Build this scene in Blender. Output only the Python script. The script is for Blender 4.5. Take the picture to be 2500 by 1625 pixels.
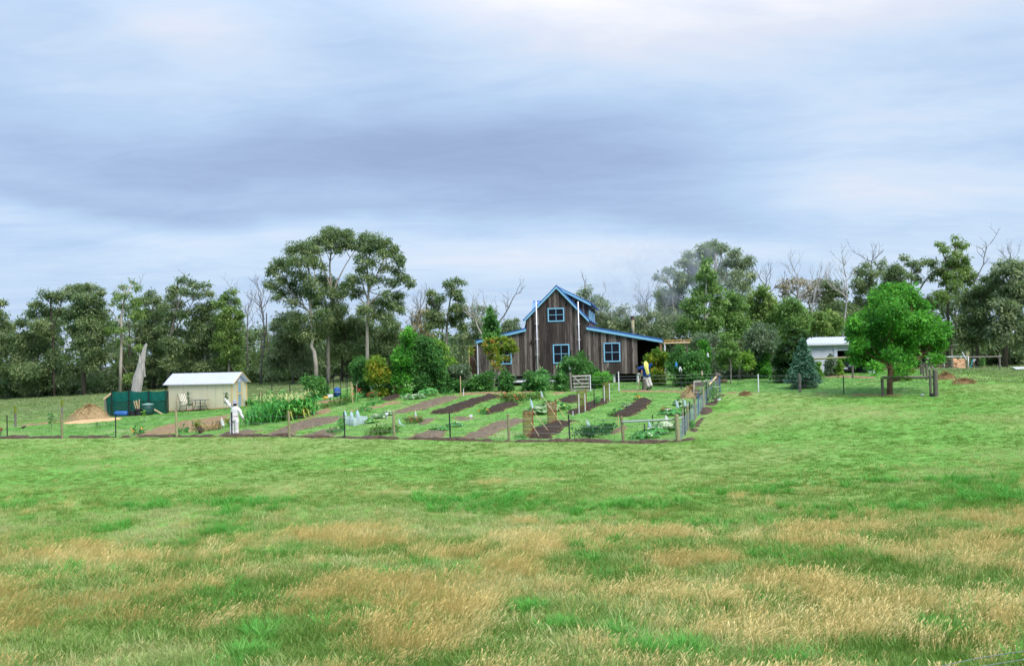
import bpy, bmesh, math, random
import numpy as np
from mathutils import Vector, Matrix, Euler

for _o in list(bpy.data.objects):
    bpy.data.objects.remove(_o)
S = bpy.context.scene
COL = S.collection
R = math.radians
random.seed(7)
RNG = np.random.default_rng(7)

# ------------------------------------------------------------------ camera
EYE = Vector((0.0, 0.0, 4.2))
FOC = 2430.56                      # focal length in photograph pixels (36 mm sensor, 35 mm lens)
PITCH, ROLL = math.atan(57.5 / FOC), 0.024
_F = Vector((0, math.cos(PITCH), math.sin(PITCH)))
_U0 = Vector((0, -math.sin(PITCH), math.cos(PITCH)))
_R0 = Vector((1, 0, 0))
CR = _R0 * math.cos(ROLL) - _U0 * math.sin(ROLL)
CU = _U0 * math.cos(ROLL) + _R0 * math.sin(ROLL)
cam_d = bpy.data.cameras.new('camera')
cam_d.lens, cam_d.sensor_width = 35.0, 36.0
cam_d.clip_start, cam_d.clip_end = 0.5, 6000
cam = bpy.data.objects.new('camera', cam_d)
COL.objects.link(cam)
cam.matrix_world = Matrix(((CR.x, CU.x, -_F.x, EYE.x), (CR.y, CU.y, -_F.y, EYE.y),
                           (CR.z, CU.z, -_F.z, EYE.z), (0, 0, 0, 1)))
S.camera = cam

# ------------------------------------------------------------------ render, exposure
S.render.engine = 'CYCLES'
S.cycles.use_adaptive_sampling = True
S.cycles.adaptive_threshold = 0.02
S.cycles.use_denoising = True
S.cycles.adaptive_min_samples = 8
S.cycles.max_bounces = 5
S.cycles.diffuse_bounces = 2
S.cycles.glossy_bounces = 2
S.cycles.transmission_bounces = 3
S.cycles.transparent_max_bounces = 10
S.cycles.volume_bounces = 0
S.cycles.caustics_reflective = S.cycles.caustics_refractive = False
S.view_settings.view_transform = 'Standard'
S.view_settings.look = 'None'
S.view_settings.gamma = 1
S.view_settings.exposure = 0.85
S.view_settings.use_curve_mapping = False

# ------------------------------------------------------------------ sun (soft, through cloud, high behind the viewer's right shoulder)
SUN_AZ, SUN_EL = R(140), R(52)       # azimuth to the right of the view axis
sun_d = bpy.data.lights.new('sun', 'SUN')
sun_d.energy, sun_d.angle, sun_d.color = 3.0, R(30), (1.0, 0.96, 0.90)
sun = bpy.data.objects.new('sun', sun_d)
COL.objects.link(sun)
_sd = Vector((math.sin(SUN_AZ) * math.cos(SUN_EL), math.cos(SUN_AZ) * math.cos(SUN_EL), math.sin(SUN_EL)))
sun.rotation_euler = _sd.to_track_quat('Z', 'Y').to_euler()
sun.location = (40, 60, 90)

# ------------------------------------------------------------------ sky
world = bpy.data.worlds.new('World')
S.world = world
world.use_nodes = True
_wn, _wl = world.node_tree.nodes, world.node_tree.links
_wn.clear()


class NX:
    """small expression helper for shader nodes"""
    def __init__(s, tree):
        s.t = tree

    def n(s, typ, **kw):
        nd = s.t.nodes.new(typ)
        for k, v in kw.items():
            setattr(nd, k, v)
        return nd

    def put(s, sock, v):
        if hasattr(v, 'is_linked') or isinstance(v, bpy.types.NodeSocket):
            s.t.links.new(v, sock)
        elif isinstance(v, (tuple, list)) and len(v) == 3 and sock.type == 'RGBA':
            sock.default_value = (*v, 1)
        else:
            sock.default_value = v

    def m(s, op, a, b=0.0, c=None, clamp=False):
        nd = s.n('ShaderNodeMath', operation=op, use_clamp=clamp)
        s.put(nd.inputs[0], a)
        s.put(nd.inputs[1], b)
        if c is not None:
            s.put(nd.inputs[2], c)
        return nd.outputs[0]

    def mix(s, f, a, b, blend='MIX'):
        nd = s.n('ShaderNodeMix', data_type='RGBA', blend_type=blend)
        s.put(nd.inputs[0], f)
        s.put(nd.inputs[6], a)
        s.put(nd.inputs[7], b)
        return nd.outputs[2]

    def ramp(s, x, stops, interp='LINEAR'):
        nd = s.n('ShaderNodeValToRGB')
        cr = nd.color_ramp
        cr.interpolation = interp
        while len(cr.elements) < len(stops):
            cr.elements.new(0.5)
        for e, (p, c) in zip(cr.elements, stops):
            e.position = p
            e.color = (*c, 1) if len(c) == 3 else c
        s.put(nd.inputs[0], x)
        return nd.outputs[0]

    def rng(s, x, a, b, c=0.0, d=1.0, smooth=True):
        nd = s.n('ShaderNodeMapRange', interpolation_type='SMOOTHSTEP' if smooth else 'LINEAR')
        for i, v in enumerate((x, a, b, c, d)):
            s.put(nd.inputs[i], v)
        return nd.outputs[0]

    def noise(s, vec, scale, detail=4.0, rough=0.55, dist=0.0, dim='3D'):
        nd = s.n('ShaderNodeTexNoise', noise_dimensions=dim)
        if vec is not None:
            s.put(nd.inputs['Vector'], vec)
        nd.inputs['Scale'].default_value = scale
        nd.inputs['Detail'].default_value = detail
        nd.inputs['Roughness'].default_value = rough
        nd.inputs['Distortion'].default_value = dist
        return nd.outputs[0]


def srgb(r, g, b):
    f = lambda c: (c / 255) / 12.92 if c <= 10 else (((c / 255) + 0.055) / 1.055) ** 2.4
    return (f(r), f(g), f(b))


# cloud masses: photograph pixel u, v, half width, half height, weight, tilt
DARK = [(700, 400, 1000, 95, 0.80, 0.06), (1500, 440, 620, 90, 0.52, -0.05), (1750, 545, 520, 42, 0.50, -0.06), (500, 520, 800, 26, 0.42, 0.0),
        (60, 330, 380, 130, 0.22, 0), (900, 160, 260, 120, 0.20, -0.5), (2350, 190, 300, 60, 0.25, 0.1)]
LITE = [(2050, 150, 800, 260, 0.34, 0), (1900, 0, 560, 150, 0.55, -0.06), (1350, 40, 300, 150, 0.30, 0), (2080, 400, 300, 130, 0.40, 0), (1350, 620, 480, 45, 0.40, 0),
        (460, 120, 260, 70, 0.26, -0.35), (2250, 500, 460, 80, 0.46, 0), (2400, 90, 240, 60, 0.2, 0), (600, 570, 620, 24, 0.16, 0)]


def build_sky():
    x = NX(world.node_tree)
    tc = x.n('ShaderNodeTexCoord')
    sep = x.n('ShaderNodeSeparateXYZ')
    x.put(sep.inputs[0], tc.outputs['Generated'])
    X, Y, Z = sep.outputs
    az = x.m('ARCTAN2', X, Y)
    el = x.m('ARCSINE', Z)
    elp = x.m('MAXIMUM', Z, 0.0)
    # cloud sheet seen in perspective
    den = x.m('ADD', elp, 0.13)
    cmb = x.n('ShaderNodeCombineXYZ')
    x.put(cmb.inputs[0], x.m('DIVIDE', X, den))
    x.put(cmb.inputs[1], x.m('DIVIDE', Y, den))
    cv = cmb.outputs[0]
    mp = x.n('ShaderNodeMapping')
    x.put(mp.inputs['Vector'], cv)
    mp.inputs['Location'].default_value = (3.1, 1.7, 0)
    mp.inputs['Rotation'].default_value = (0, 0, 0.12)
    mp.inputs['Scale'].default_value = (0.55, 1.0, 1)
    cv = mp.outputs[0]
    big = x.noise(cv, 0.75, 4, 0.52, 0.35)
    fine = x.noise(cv, 2.6, 4, 0.6, 0.5)
    # angular wobble so that cloud edges are not straight
    wob = x.n('ShaderNodeTexNoise', noise_dimensions='3D')
    x.put(wob.inputs['Vector'], tc.outputs['Generated'])
    wob.inputs['Scale'].default_value, wob.inputs['Detail'].default_value = 3.4, 3.0
    vs_ = x.n('ShaderNodeVectorMath', operation='MULTIPLY_ADD')
    x.t.links.new(wob.outputs['Color'], vs_.inputs[0])
    vs_.inputs[1].default_value = (0.16, 0.075, 0)
    cb = x.n('ShaderNodeCombineXYZ')
    x.put(cb.inputs[0], az)
    x.put(cb.inputs[1], el)
    x.t.links.new(cb.outputs[0], vs_.inputs[2])
    pw = vs_.outputs[0]

    def blobs(start, rows):
        """soft cloud masses: photograph pixel u, v, half sizes, weight, tilt"""
        acc = start
        for u, v, su, sv, wgt, tilt in rows:
            a0, e0 = (u - 1250) / FOC + 0.08, (870 - 0.024 * (u - 1250) - v) / FOC + 0.0375
            mpn = x.n('ShaderNodeMapping', vector_type='TEXTURE')
            x.t.links.new(pw, mpn.inputs[0])
            mpn.inputs['Location'].default_value = (a0, e0, 0)
            mpn.inputs['Rotation'].default_value = (0, 0, math.atan(tilt))
            mpn.inputs['Scale'].default_value = (su / FOC, sv / FOC, 1)
            dt = x.n('ShaderNodeVectorMath', operation='DOT_PRODUCT')
            x.t.links.new(mpn.outputs[0], dt.inputs[0])
            x.t.links.new(mpn.outputs[0], dt.inputs[1])
            acc = x.m('MULTIPLY_ADD', x.m('POWER', 0.3679, dt.outputs['Value']), wgt, acc)
        return acc

    def add(*t):
        o = t[0]
        for k in t[1:]:
            o = x.m('ADD', o, k)
        return o
    mul = lambda a, b: x.m('MULTIPLY', a, b)
    # thickness (dark) of the stratus and brightness of the thin parts
    dark = blobs(0.0, DARK)
    dark = mul(dark, add(0.45, mul(fine, 1.1)))
    lite = blobs(0.0, LITE)
    lite = mul(lite, add(0.55, mul(big, 0.9)))
    wisp = x.noise(cv, 8.5, 4, 0.65, 0.8)
    base = add(0.53, mul(x.m('SUBTRACT', big, 0.5), 0.48), mul(x.m('SUBTRACT', fine, 0.5), 0.38), mul(x.m('SUBTRACT', wisp, 0.5), 0.17))
    val = x.m('SUBTRACT', add(base, mul(lite, 0.50)), mul(dark, 0.35), clamp=False)
    k = 1.0 / (2 ** 0.85)
    col = x.ramp(val, [(0.05, [c * k for c in srgb(147, 167, 205)]), (0.28, [c * k for c in srgb(167, 190, 226)]),
                       (0.47, [c * k for c in srgb(187, 212, 245)]), (0.62, [c * k for c in srgb(208, 228, 252)]),
                       (0.80, [c * k for c in srgb(230, 237, 252)]), (1.0, [c * k * 1.05 for c in srgb(253, 251, 253)])])
    # overcast sky grows brighter towards the zenith (CIE overcast distribution)
    up = x.m('ADD', 1.0, x.m('MULTIPLY', x.rng(elp, 0.30, 1.0, 0, 1, False), 1.35))
    bg2 = x.n('ShaderNodeBackground')
    x.put(bg2.inputs[0], col)
    x.put(bg2.inputs[1], up)
    sky = x.n('ShaderNodeTexSky', sky_type='NISHITA')
    sky.sun_disc = False
    sky.sun_elevation, sky.sun_rotation = SUN_EL, SUN_AZ
    sky.air_density, sky.dust_density, sky.ozone_density = 1.0, 1.0, 1.0
    bg1 = x.n('ShaderNodeBackground')
    x.put(bg1.inputs[0], sky.outputs[0])
    bg1.inputs[1].default_value = 0.09
    mx = x.n('ShaderNodeMixShader')
    x.put(mx.inputs[0], x.rng(val, 0.10, 0.55, 0.97, 0.90))
    x.t.links.new(bg1.outputs[0], mx.inputs[1])
    x.t.links.new(bg2.outputs[0], mx.inputs[2])
    out = x.n('ShaderNodeOutputWorld')
    x.t.links.new(mx.outputs[0], out.inputs[0])


build_sky()
world.cycles.sampling_method = 'MANUAL'
world.cycles.sample_map_resolution = 256

# ================================================================== helpers
def P(u, v, D):
    """world point seen at photograph pixel (u, v) at distance D along the view axis (world Y)"""
    d = _F * FOC + CR * (u - 1250) - CU * (v - 812.5)
    return EYE + d * (D / d.y)


def px(n, D):
    return n * D / FOC


# ---- value noise (numpy)
_perm = np.random.default_rng(3).random((256, 256))


def vnoise(x, y):
    x, y = np.asarray(x, float), np.asarray(y, float)
    xi, yi = np.floor(x).astype(int), np.floor(y).astype(int)
    fx, fy = x - xi, y - yi
    fx, fy = fx * fx * (3 - 2 * fx), fy * fy * (3 - 2 * fy)
    g = lambda a, b: _perm[a % 256, b % 256]
    return (g(xi, yi) * (1 - fx) + g(xi + 1, yi) * fx) * (1 - fy) + (g(xi, yi + 1) * (1 - fx) + g(xi + 1, yi + 1) * fx) * fy


def fbm(x, y, o=4):
    s, a, t = 0, 0.5, 0
    for i in range(o):
        s = s + a * vnoise(np.asarray(x) * 2 ** i + 17.3 * i, np.asarray(y) * 2 ** i + 9.1 * i)
        t += a
        a *= 0.5
    return s / t


# ---- terrain: control points (pixel u, v, distance) and plain (x, y, z)
_tc = [P(u, v, D) for u, v, D in [
    (18, 1070, 50.6), (283, 1068, 50), (570, 1066, 49), (842, 1069, 47.5), (1100, 1075, 45.8), (1390, 1078, 45), (1660, 1078, 44.6),
    (1752, 958, 63), (1950, 959, 60), (2060, 963, 58), (2280, 967, 55), (1580, 953, 66), (1420, 955, 66), (1497, 933, 73),
    (1557, 935, 73), (1200, 946, 74), (1050, 955, 70), (412, 1004, 67), (566, 994, 68), (597, 992.6, 71), (255, 1018, 65), (370, 1008, 67),
    (0, 976, 105), (240, 962, 105), (600, 938, 105), (850, 928, 103), (800, 968, 72), (2045, 913, 76), (1965, 915, 76), (1850, 925, 72),
    (2441, 904, 84), (2365, 904, 82), (2482, 889, 112), (2420, 870, 135), (2300, 900, 82), (35, 1040, 58), (180, 1030, 60),
    (1180, 990, 57.5), (1450, 1000, 55.5), (900, 985, 60), (2400, 1030, 41)]]
_tc = [(p.x, p.y, p.z) for p in _tc] + [
    (0, 6, 0.0), (-9, 14, 0.0), (9, 14, 0.0), (-16, 27, 0.15), (0, 27, 0.05), (16, 27, 0.25), (0, 37, 0.12), (-20, 38, 0.35), (22, 34, 0.5),
    (-70, 60, 1.0), (-80, 110, 1.3), (60, 60, 1.9), (75, 110, 2.6), (-60, 30, 0.4), (60, 30, 0.8), (-30, 6, 0), (30, 6, 0.1),
    (0, 95, 2.3), (0, 130, 2.6), (-60, 150, 1.6), (60, 150, 2.9), (30, 90, 2.2)]
_tc = np.array(_tc)


def _tps(r2):
    return 0.5 * r2 * np.log(r2 + 1e-9)


_n = len(_tc)
_d2 = ((_tc[:, None, :2] - _tc[None, :, :2]) ** 2).sum(-1)
_A = np.zeros((_n + 3, _n + 3))
_A[:_n, :_n] = _tps(_d2) + np.eye(_n) * 18.0
_A[:_n, _n] = 1
_A[:_n, _n + 1:] = _tc[:, :2]
_A[_n, :_n] = 1
_A[_n + 1:, :_n] = _tc[:, :2].T
_w = np.linalg.solve(_A, np.concatenate([_tc[:, 2], [0, 0, 0]]))


def _tz(x, y):
    x, y = np.clip(x, -85, 80), np.clip(y, 4, 155)
    r2 = (x[..., None] - _tc[:, 0]) ** 2 + (y[..., None] - _tc[:, 1]) ** 2
    z = _tps(r2) @ _w[:_n] + _w[_n] + x * _w[_n + 1] + y * _w[_n + 2]
    return z


def _axis(lo, hi, fine, far, grow=1.16):
    a = list(np.arange(lo, hi + fine / 2, fine))
    st = fine
    while a[-1] < far:
        st = min(st * grow, 400)
        a.append(a[-1] + st)
    return a


_gxp = _axis(0, 62, 0.62, 3200)
GX = np.array([-v for v in _gxp[:0:-1]] + _gxp)
GY = np.array(_axis(3, 112, 0.55, 4200))
GY = np.concatenate([np.array([-60, -25, -10, -4, 0, 1.5]), GY])
_mx, _my = np.meshgrid(GX, GY)


def _in_garden(x, y):
    return None


GZ = np.zeros_like(_mx)
for _i in range(len(GY)):
    GZ[_i] = _tz(_mx[_i], _my[_i])
GZ += (fbm(_mx * 0.35, _my * 0.35, 3) - 0.5) * 0.16 * np.clip((58 - _my) / 15, 0.25, 1)


def tz(x, y):
    """ground height, bilinear on the ground sheet's own grid"""
    x, y = np.asarray(x, float), np.asarray(y, float)
    i = np.clip(np.searchsorted(GX, x) - 1, 0, len(GX) - 2)
    j = np.clip(np.searchsorted(GY, y) - 1, 0, len(GY) - 2)
    fx, fy = (x - GX[i]) / (GX[i + 1] - GX[i]), (y - GY[j]) / (GY[j + 1] - GY[j])
    return (GZ[j, i] * (1 - fx) + GZ[j, i + 1] * fx) * (1 - fy) + (GZ[j + 1, i] * (1 - fx) + GZ[j + 1, i + 1] * fx) * fy


def G(u, v, near=8.0):
    """the point of the ground seen at photograph pixel (u, v)"""
    D = np.arange(near, 160, 0.1)
    d = _F * FOC + CR * (u - 1250) - CU * (v - 812.5)
    xs, zs = EYE.x + d.x / d.y * D, EYE.z + d.z / d.y * D
    g = tz(xs, D)
    k = np.nonzero(zs <= g)[0]
    k = int(k[0]) if len(k) else len(D) - 1
    return Vector((float(xs[k]), float(D[k]), float(g[k])))


def GD(u, D):
    """ground point below pixel column u at distance D"""
    p = P(u, 950, D)
    return Vector((p.x, p.y, float(tz(p.x, p.y))))


# ---- names, labels
_labels = {}


def tag(o, label, cat, group=None, kind=None):
    o['label'] = label
    o['category'] = cat
    if group:
        o['group'] = group
    if kind:
        o['kind'] = kind
    return o


def thing(name, label, cat, loc, group=None, rotz=0.0):
    o = bpy.data.objects.new(name, None)
    o.empty_display_size = 0.2
    COL.objects.link(o)
    o.location = loc
    o.rotation_euler = (0, 0, rotz)
    return tag(o, label, cat, group)


def mesh_obj(name, me, parent=None, loc=None):
    o = bpy.data.objects.new(name, me)
    COL.objects.link(o)
    if parent is not None:
        o.parent = parent
    if loc is not None:
        o.location = loc
    return o


def copy_tree(o, parent=None, **kw):
    c = o.copy()
    COL.objects.link(c)
    c.parent = parent
    for ch in o.children:
        copy_tree(ch, c)
    return c


class MB:
    """collects shapes; build() links them as ONE mesh object"""
    def __init__(s, base=(0, 0, 0)):
        s.v, s.f, s.m, s.base = [], [], [], Vector(base)

    def add(s, vs, fs, mi=0):
        k = len(s.v)
        b = s.base
        s.v += [(p[0] - b.x, p[1] - b.y, p[2] - b.z) for p in vs]
        s.f += [tuple(i + k for i in f) for f in fs]
        s.m += [mi] * len(fs)
        return s

    def box(s, lo, hi, mi=0):
        x0, y0, z0 = lo
        x1, y1, z1 = hi
        return s.add([(x0, y0, z0), (x1, y0, z0), (x1, y1, z0), (x0, y1, z0), (x0, y0, z1), (x1, y0, z1), (x1, y1, z1), (x0, y1, z1)],
                     [(0, 3, 2, 1), (4, 5, 6, 7), (0, 1, 5, 4), (1, 2, 6, 5), (2, 3, 7, 6), (3, 0, 4, 7)], mi)

    def beam(s, a, b, w, h, up=(0, 0, 1), mi=0):
        a, b = Vector(a), Vector(b)
        d = (b - a).normalized()
        upv = Vector(up)
        if abs(d.dot(upv)) > 0.98:
            upv = Vector((0, 1, 0))
        sd = d.cross(upv).normalized()
        u = sd.cross(d)
        q = [sd * (w / 2 * i) + u * (h / 2 * j) for i, j in ((-1, -1), (1, -1), (1, 1), (-1, 1))]
        return s.add([a + k for k in q] + [b + k for k in q], [(3, 2, 1, 0), (4, 5, 6, 7), (0, 1, 5, 4), (1, 2, 6, 5), (2, 3, 7, 6), (3, 0, 4, 7)], mi)

    def tube(s, pts, rad, n=6, cap=True, mi=0):
        pts = [Vector(p) for p in pts]
        if not hasattr(rad, '__len__'):
            rad = [rad] * len(pts)
        vs, fs = [], []
        ref = Vector((0.31, 0.95, 0.05))
        for i, p in enumerate(pts):
            d = (pts[min(i + 1, len(pts) - 1)] - pts[max(i - 1, 0)])
            d = d.normalized() if d.length > 1e-9 else Vector((0, 0, 1))
            a = d.cross(ref)
            if a.length < 0.05:
                a = d.cross(Vector((1, 0, 0)))
            a.normalize()
            b = d.cross(a)
            for j in range(n):
                t = 2 * math.pi * j / n
                vs.append(p + (a * math.cos(t) + b * math.sin(t)) * rad[i])
        for i in range(len(pts) - 1):
            for j in range(n):
                fs.append((i * n + j, i * n + (j + 1) % n, (i + 1) * n + (j + 1) % n, (i + 1) * n + j))
        if cap:
            fs.append(tuple(range(n - 1, -1, -1)))
            fs.append(tuple(range((len(pts) - 1) * n, len(pts) * n)))
        return s.add(vs, fs, mi)

    def loft(s, rings, mi=0, cap=True):
        """rings: list of (centre, axis_a, axis_b)"""
        n, vs, fs = 10, [], []
        for c, a, b in rings:
            c, a, b = Vector(c), Vector(a), Vector(b)
            for j in range(n):
                t = 2 * math.pi * j / n
                vs.append(c + a * math.cos(t) + b * math.sin(t))
        for i in range(len(rings) - 1):
            for j in range(n):
                fs.append((i * n + j, i * n + (j + 1) % n, (i + 1) * n + (j + 1) % n, (i + 1) * n + j))
        if cap:
            fs.append(tuple(range(n - 1, -1, -1)))
            fs.append(tuple(range((len(rings) - 1) * n, len(rings) * n)))
        return s.add(vs, fs, mi)

    def lathe(s, c, prof, n=14, mi=0):
        """prof: (radius, z) pairs"""
        c = Vector(c)
        vs, fs = [], []
        for r, z in prof:
            for j in range(n):
                t = 2 * math.pi * j / n
                vs.append(c + Vector((r * math.cos(t), r * math.sin(t), z)))
        for i in range(len(prof) - 1):
            for j in range(n):
                fs.append((i * n + j, i * n + (j + 1) % n, (i + 1) * n + (j + 1) % n, (i + 1) * n + j))
        fs.append(tuple(range(n - 1, -1, -1)))
        fs.append(tuple(range((len(prof) - 1) * n, len(prof) * n)))
        return s.add(vs, fs, mi)

    def prism(s, poly, off, mi=0):
        """poly: 3-D points of a planar polygon, off: extrusion vector"""
        n = len(poly)
        off = Vector(off)
        vs = [Vector(p) for p in poly] + [Vector(p) + off for p in poly]
        fs = [tuple(range(n - 1, -1, -1)), tuple(range(n, 2 * n))] + [(i, (i + 1) % n, n + (i + 1) % n, n + i) for i in range(n)]
        return s.add(vs, fs, mi)

    def build(s, name, mats, parent=None, smooth=False, loc=None):
        me = bpy.data.meshes.new(name)
        me.from_pydata(s.v, [], s.f)
        for m in (mats if isinstance(mats, (list, tuple)) else [mats]):
            me.materials.append(m)
        me.polygons.foreach_set('material_index', s.m)
        if smooth:
            me.polygons.foreach_set('use_smooth', [True] * len(s.f))
        me.update()
        bm = bmesh.new()
        bm.from_mesh(me)
        bmesh.ops.recalc_face_normals(bm, faces=bm.faces)
        bm.to_mesh(me)
        bm.free()
        return mesh_obj(name, me, parent, loc)


def np_mesh(name, V, F, mat, tint=None, smooth=False, base=(0, 0, 0), nv=4, mats=None, mi=None):
    """mesh from numpy arrays: V (n,3), F (m,nv)"""
    me = bpy.data.meshes.new(name)
    V = np.ascontiguousarray(V - np.array(base), dtype=np.float32)
    me.vertices.add(len(V))
    me.vertices.foreach_set('co', V.ravel())
    me.loops.add(F.size)
    me.polygons.add(len(F))
    me.loops.foreach_set('vertex_index', np.ascontiguousarray(F, dtype=np.int32).ravel())
    me.polygons.foreach_set('loop_start', np.arange(0, F.size, nv, dtype=np.int32))
    me.polygons.foreach_set('loop_total', np.full(len(F), nv, dtype=np.int32))
    for m in (mats or [mat]):
        me.materials.append(m)
    if mi is not None:
        me.polygons.foreach_set('material_index', np.ascontiguousarray(mi, dtype=np.int32))
    if smooth:
        me.polygons.foreach_set('use_smooth', np.ones(len(F), bool))
    me.update(calc_edges=True)
    if tint is not None:
        a = me.attributes.new('tint', 'FLOAT', 'FACE')
        a.data.foreach_set('value', np.ascontiguousarray(tint, dtype=np.float32))
    return me


# ================================================================== materials
def _newmat(name):
    m = bpy.data.materials.new(name)
    m.use_nodes = True
    m.node_tree.nodes.clear()
    return m, NX(m.node_tree)


def _out(x, sh, disp=None):
    o = x.n('ShaderNodeOutputMaterial')
    x.t.links.new(sh, o.inputs[0])


def _prin(x, col, rough=0.7, spec=0.3, metal=0.0, normal=None):
    p = x.n('ShaderNodeBsdfPrincipled')
    x.put(p.inputs['Base Color'], col)
    x.put(p.inputs['Roughness'], rough)
    p.inputs['Specular IOR Level'].default_value = spec
    p.inputs['Metallic'].default_value = metal
    if normal is not None:
        x.t.links.new(normal, p.inputs['Normal'])
    return p.outputs[0]


def _coord(x, stretch=(1, 1, 1), kind='Object'):
    tc = x.n('ShaderNodeTexCoord')
    mp = x.n('ShaderNodeMapping')
    x.put(mp.inputs[0], tc.outputs[kind])
    mp.inputs['Scale'].default_value = stretch
    return mp.outputs[0]


def _bump(x, h, strength, dist=0.02):
    b = x.n('ShaderNodeBump')
    b.inputs['Strength'].default_value = strength
    b.inputs['Distance'].default_value = dist
    x.put(b.inputs['Height'], h)
    return b.outputs[0]


def pm(name, c1, c2, scale=6, rough=0.75, stretch=(1, 1, 1), bump=0.3, spec=0.25, metal=0.0, rand=0.0, c3=None, detail=5):
    """procedural surface: two or three colours broken up by noise, optional variation between objects"""
    m, x = _newmat(name)
    v = _coord(x, stretch)
    n = x.noise(v, scale, detail, 0.6)
    stops = [(0.3, c1), (0.7, c2)] if c3 is None else [(0.25, c1), (0.5, c2), (0.75, c3)]
    col = x.ramp(n, stops)
    if rand:
        oi = x.n('ShaderNodeObjectInfo')
        f = x.m('ADD', 1 - rand, x.m('MULTIPLY', oi.outputs['Random'], 2 * rand))
        cc = x.n('ShaderNodeCombineXYZ')
        for i in range(3):
            x.put(cc.inputs[i], f)
        col = x.mix(1.0, col, cc.outputs[0], 'MULTIPLY')
    nrm = _bump(x, n, bump) if bump else None
    _out(x, _prin(x, col, rough, spec, metal, nrm))
    return m


def leafmat(name, c1, c2, c3=None, trans=0.35, rough=0.55, spec=0.25, inst=False):
    """foliage: colour by the leaf's own tint, light passing through the blade"""
    m, x = _newmat(name)
    at = x.n('ShaderNodeAttribute', attribute_name='tint')
    if inst:
        at.attribute_type = 'INSTANCER'
    stops = [(0.0, c1), (1.0, c2)] if c3 is None else [(0.0, c1), (0.55, c2), (1.0, c3)]
    col = x.ramp(at.outputs['Fac'], stops)
    a = _prin(x, col, rough, spec)
    t = x.n('ShaderNodeBsdfTranslucent')
    x.put(t.inputs[0], x.mix(0.35, col, (0.25, 0.42, 0.05), 'MIX'))
    mx = x.n('ShaderNodeMixShader')
    mx.inputs[0].default_value = trans
    x.t.links.new(a, mx.inputs[1])
    x.t.links.new(t.outputs[0], mx.inputs[2])
    _out(x, mx.outputs[0])
    return m


def netmat(name, col, cover, fine=0.0, trans=0.0):
    """netting or film: part of the light goes straight through"""
    m, x = _newmat(name)
    d = _prin(x, col, 0.7, 0.2)
    if trans:
        tl = x.n('ShaderNodeBsdfTranslucent')
        x.put(tl.inputs[0], col)
        k = x.n('ShaderNodeMixShader')
        k.inputs[0].default_value = trans
        x.t.links.new(d, k.inputs[1])
        x.t.links.new(tl.outputs[0], k.inputs[2])
        d = k.outputs[0]
    t = x.n('ShaderNodeBsdfTransparent')
    mx = x.n('ShaderNodeMixShader')
    n = x.noise(_coord(x), 1.6, 3)
    x.put(mx.inputs[0], x.m('ADD', cover - 0.12, x.m('MULTIPLY', n, 0.24), clamp=True))
    x.t.links.new(t.outputs[0], mx.inputs[1])
    x.t.links.new(d, mx.inputs[2])
    _out(x, mx.outputs[0])
    return m


M = {}
M['wood_dark'] = None


def boardmat(name, a, b, c):
    m, x = _newmat(name)
    oi = x.n('ShaderNodeObjectInfo')
    v = _coord(x, (1, 1, 1))
    add = x.n('ShaderNodeVectorMath', operation='ADD')
    x.put(add.inputs[0], v)
    sc = x.n('ShaderNodeVectorMath', operation='SCALE')
    sc.inputs[0].default_value = (37, 11, 53)
    x.put(sc.inputs['Scale'], oi.outputs['Random'])
    x.t.links.new(sc.outputs[0], add.inputs[1])
    mp = x.n('ShaderNodeMapping')
    x.put(mp.inputs[0], add.outputs[0])
    mp.inputs['Scale'].default_value = (9, 9, 0.55)
    streak = x.noise(mp.outputs[0], 1.6, 6, 0.65)
    mp2 = x.n('ShaderNodeMapping')
    x.put(mp2.inputs[0], add.outputs[0])
    mp2.inputs['Scale'].default_value = (3, 3, 0.9)
    knot = x.noise(mp2.outputs[0], 1.2, 3, 0.5)
    f = x.m('ADD', x.m('MULTIPLY', streak, 0.75), x.m('MULTIPLY', oi.outputs['Random'], 0.40))
    col = x.ramp(f, [(0.34, a), (0.56, b), (0.80, c)])
    col = x.mix(x.rng(knot, 0.60, 0.72), col, [k * 0.35 for k in a])
    _out(x, _prin(x, col, 0.85, 0.15, 0, _bump(x, streak, 0.35, 0.01)))
    return m


M['board'] = boardmat('weathered_board', (0.028, 0.022, 0.020), (0.072, 0.057, 0.052), (0.215, 0.178, 0.160))
M['core_and_shade'] = pm('dark_lining_and_shade', (0.012, 0.010, 0.010), (0.02, 0.017, 0.016), 4, 0.9)  # lining behind boards; also painted shade under floor, in verandah and garage
M['blue_trim'] = pm('pale_blue_paint', (0.16, 0.37, 0.55), (0.21, 0.44, 0.62), 3, 0.45, bump=0.05, spec=0.4)
M['blue_roof'] = pm('blue_roof_steel', (0.012, 0.055, 0.20), (0.02, 0.08, 0.27), 2, 0.45, bump=0.05, spec=0.4)
M['blue_roof_pale'] = pm('faded_blue_steel', (0.12, 0.22, 0.52), (0.16, 0.28, 0.58), 2, 0.4, bump=0.05, spec=0.4)
M['white_pvc'] = pm('white_pipe', (0.62, 0.60, 0.68), (0.74, 0.72, 0.80), 4, 0.4, bump=0.0, spec=0.4)
M['glass'] = pm('dark_window_glass', (0.006, 0.006, 0.011), (0.009, 0.009, 0.015), 2, 0.12, bump=0.0, spec=0.16)
M['wood_grey'] = pm('grey_weathered_timber', (0.10, 0.085, 0.075), (0.23, 0.20, 0.18), 5, 0.85, (6, 6, 0.8), 0.5, rand=0.25)
M['wood_post'] = pm('mossy_treated_post', (0.16, 0.15, 0.075), (0.30, 0.28, 0.16), 7, 0.85, (5, 5, 1), 0.5, rand=0.2)
M['wood_pale'] = pm('pale_new_timber', (0.42, 0.30, 0.16), (0.58, 0.43, 0.26), 6, 0.7, (5, 5, 0.7), 0.3, rand=0.15)
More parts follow.
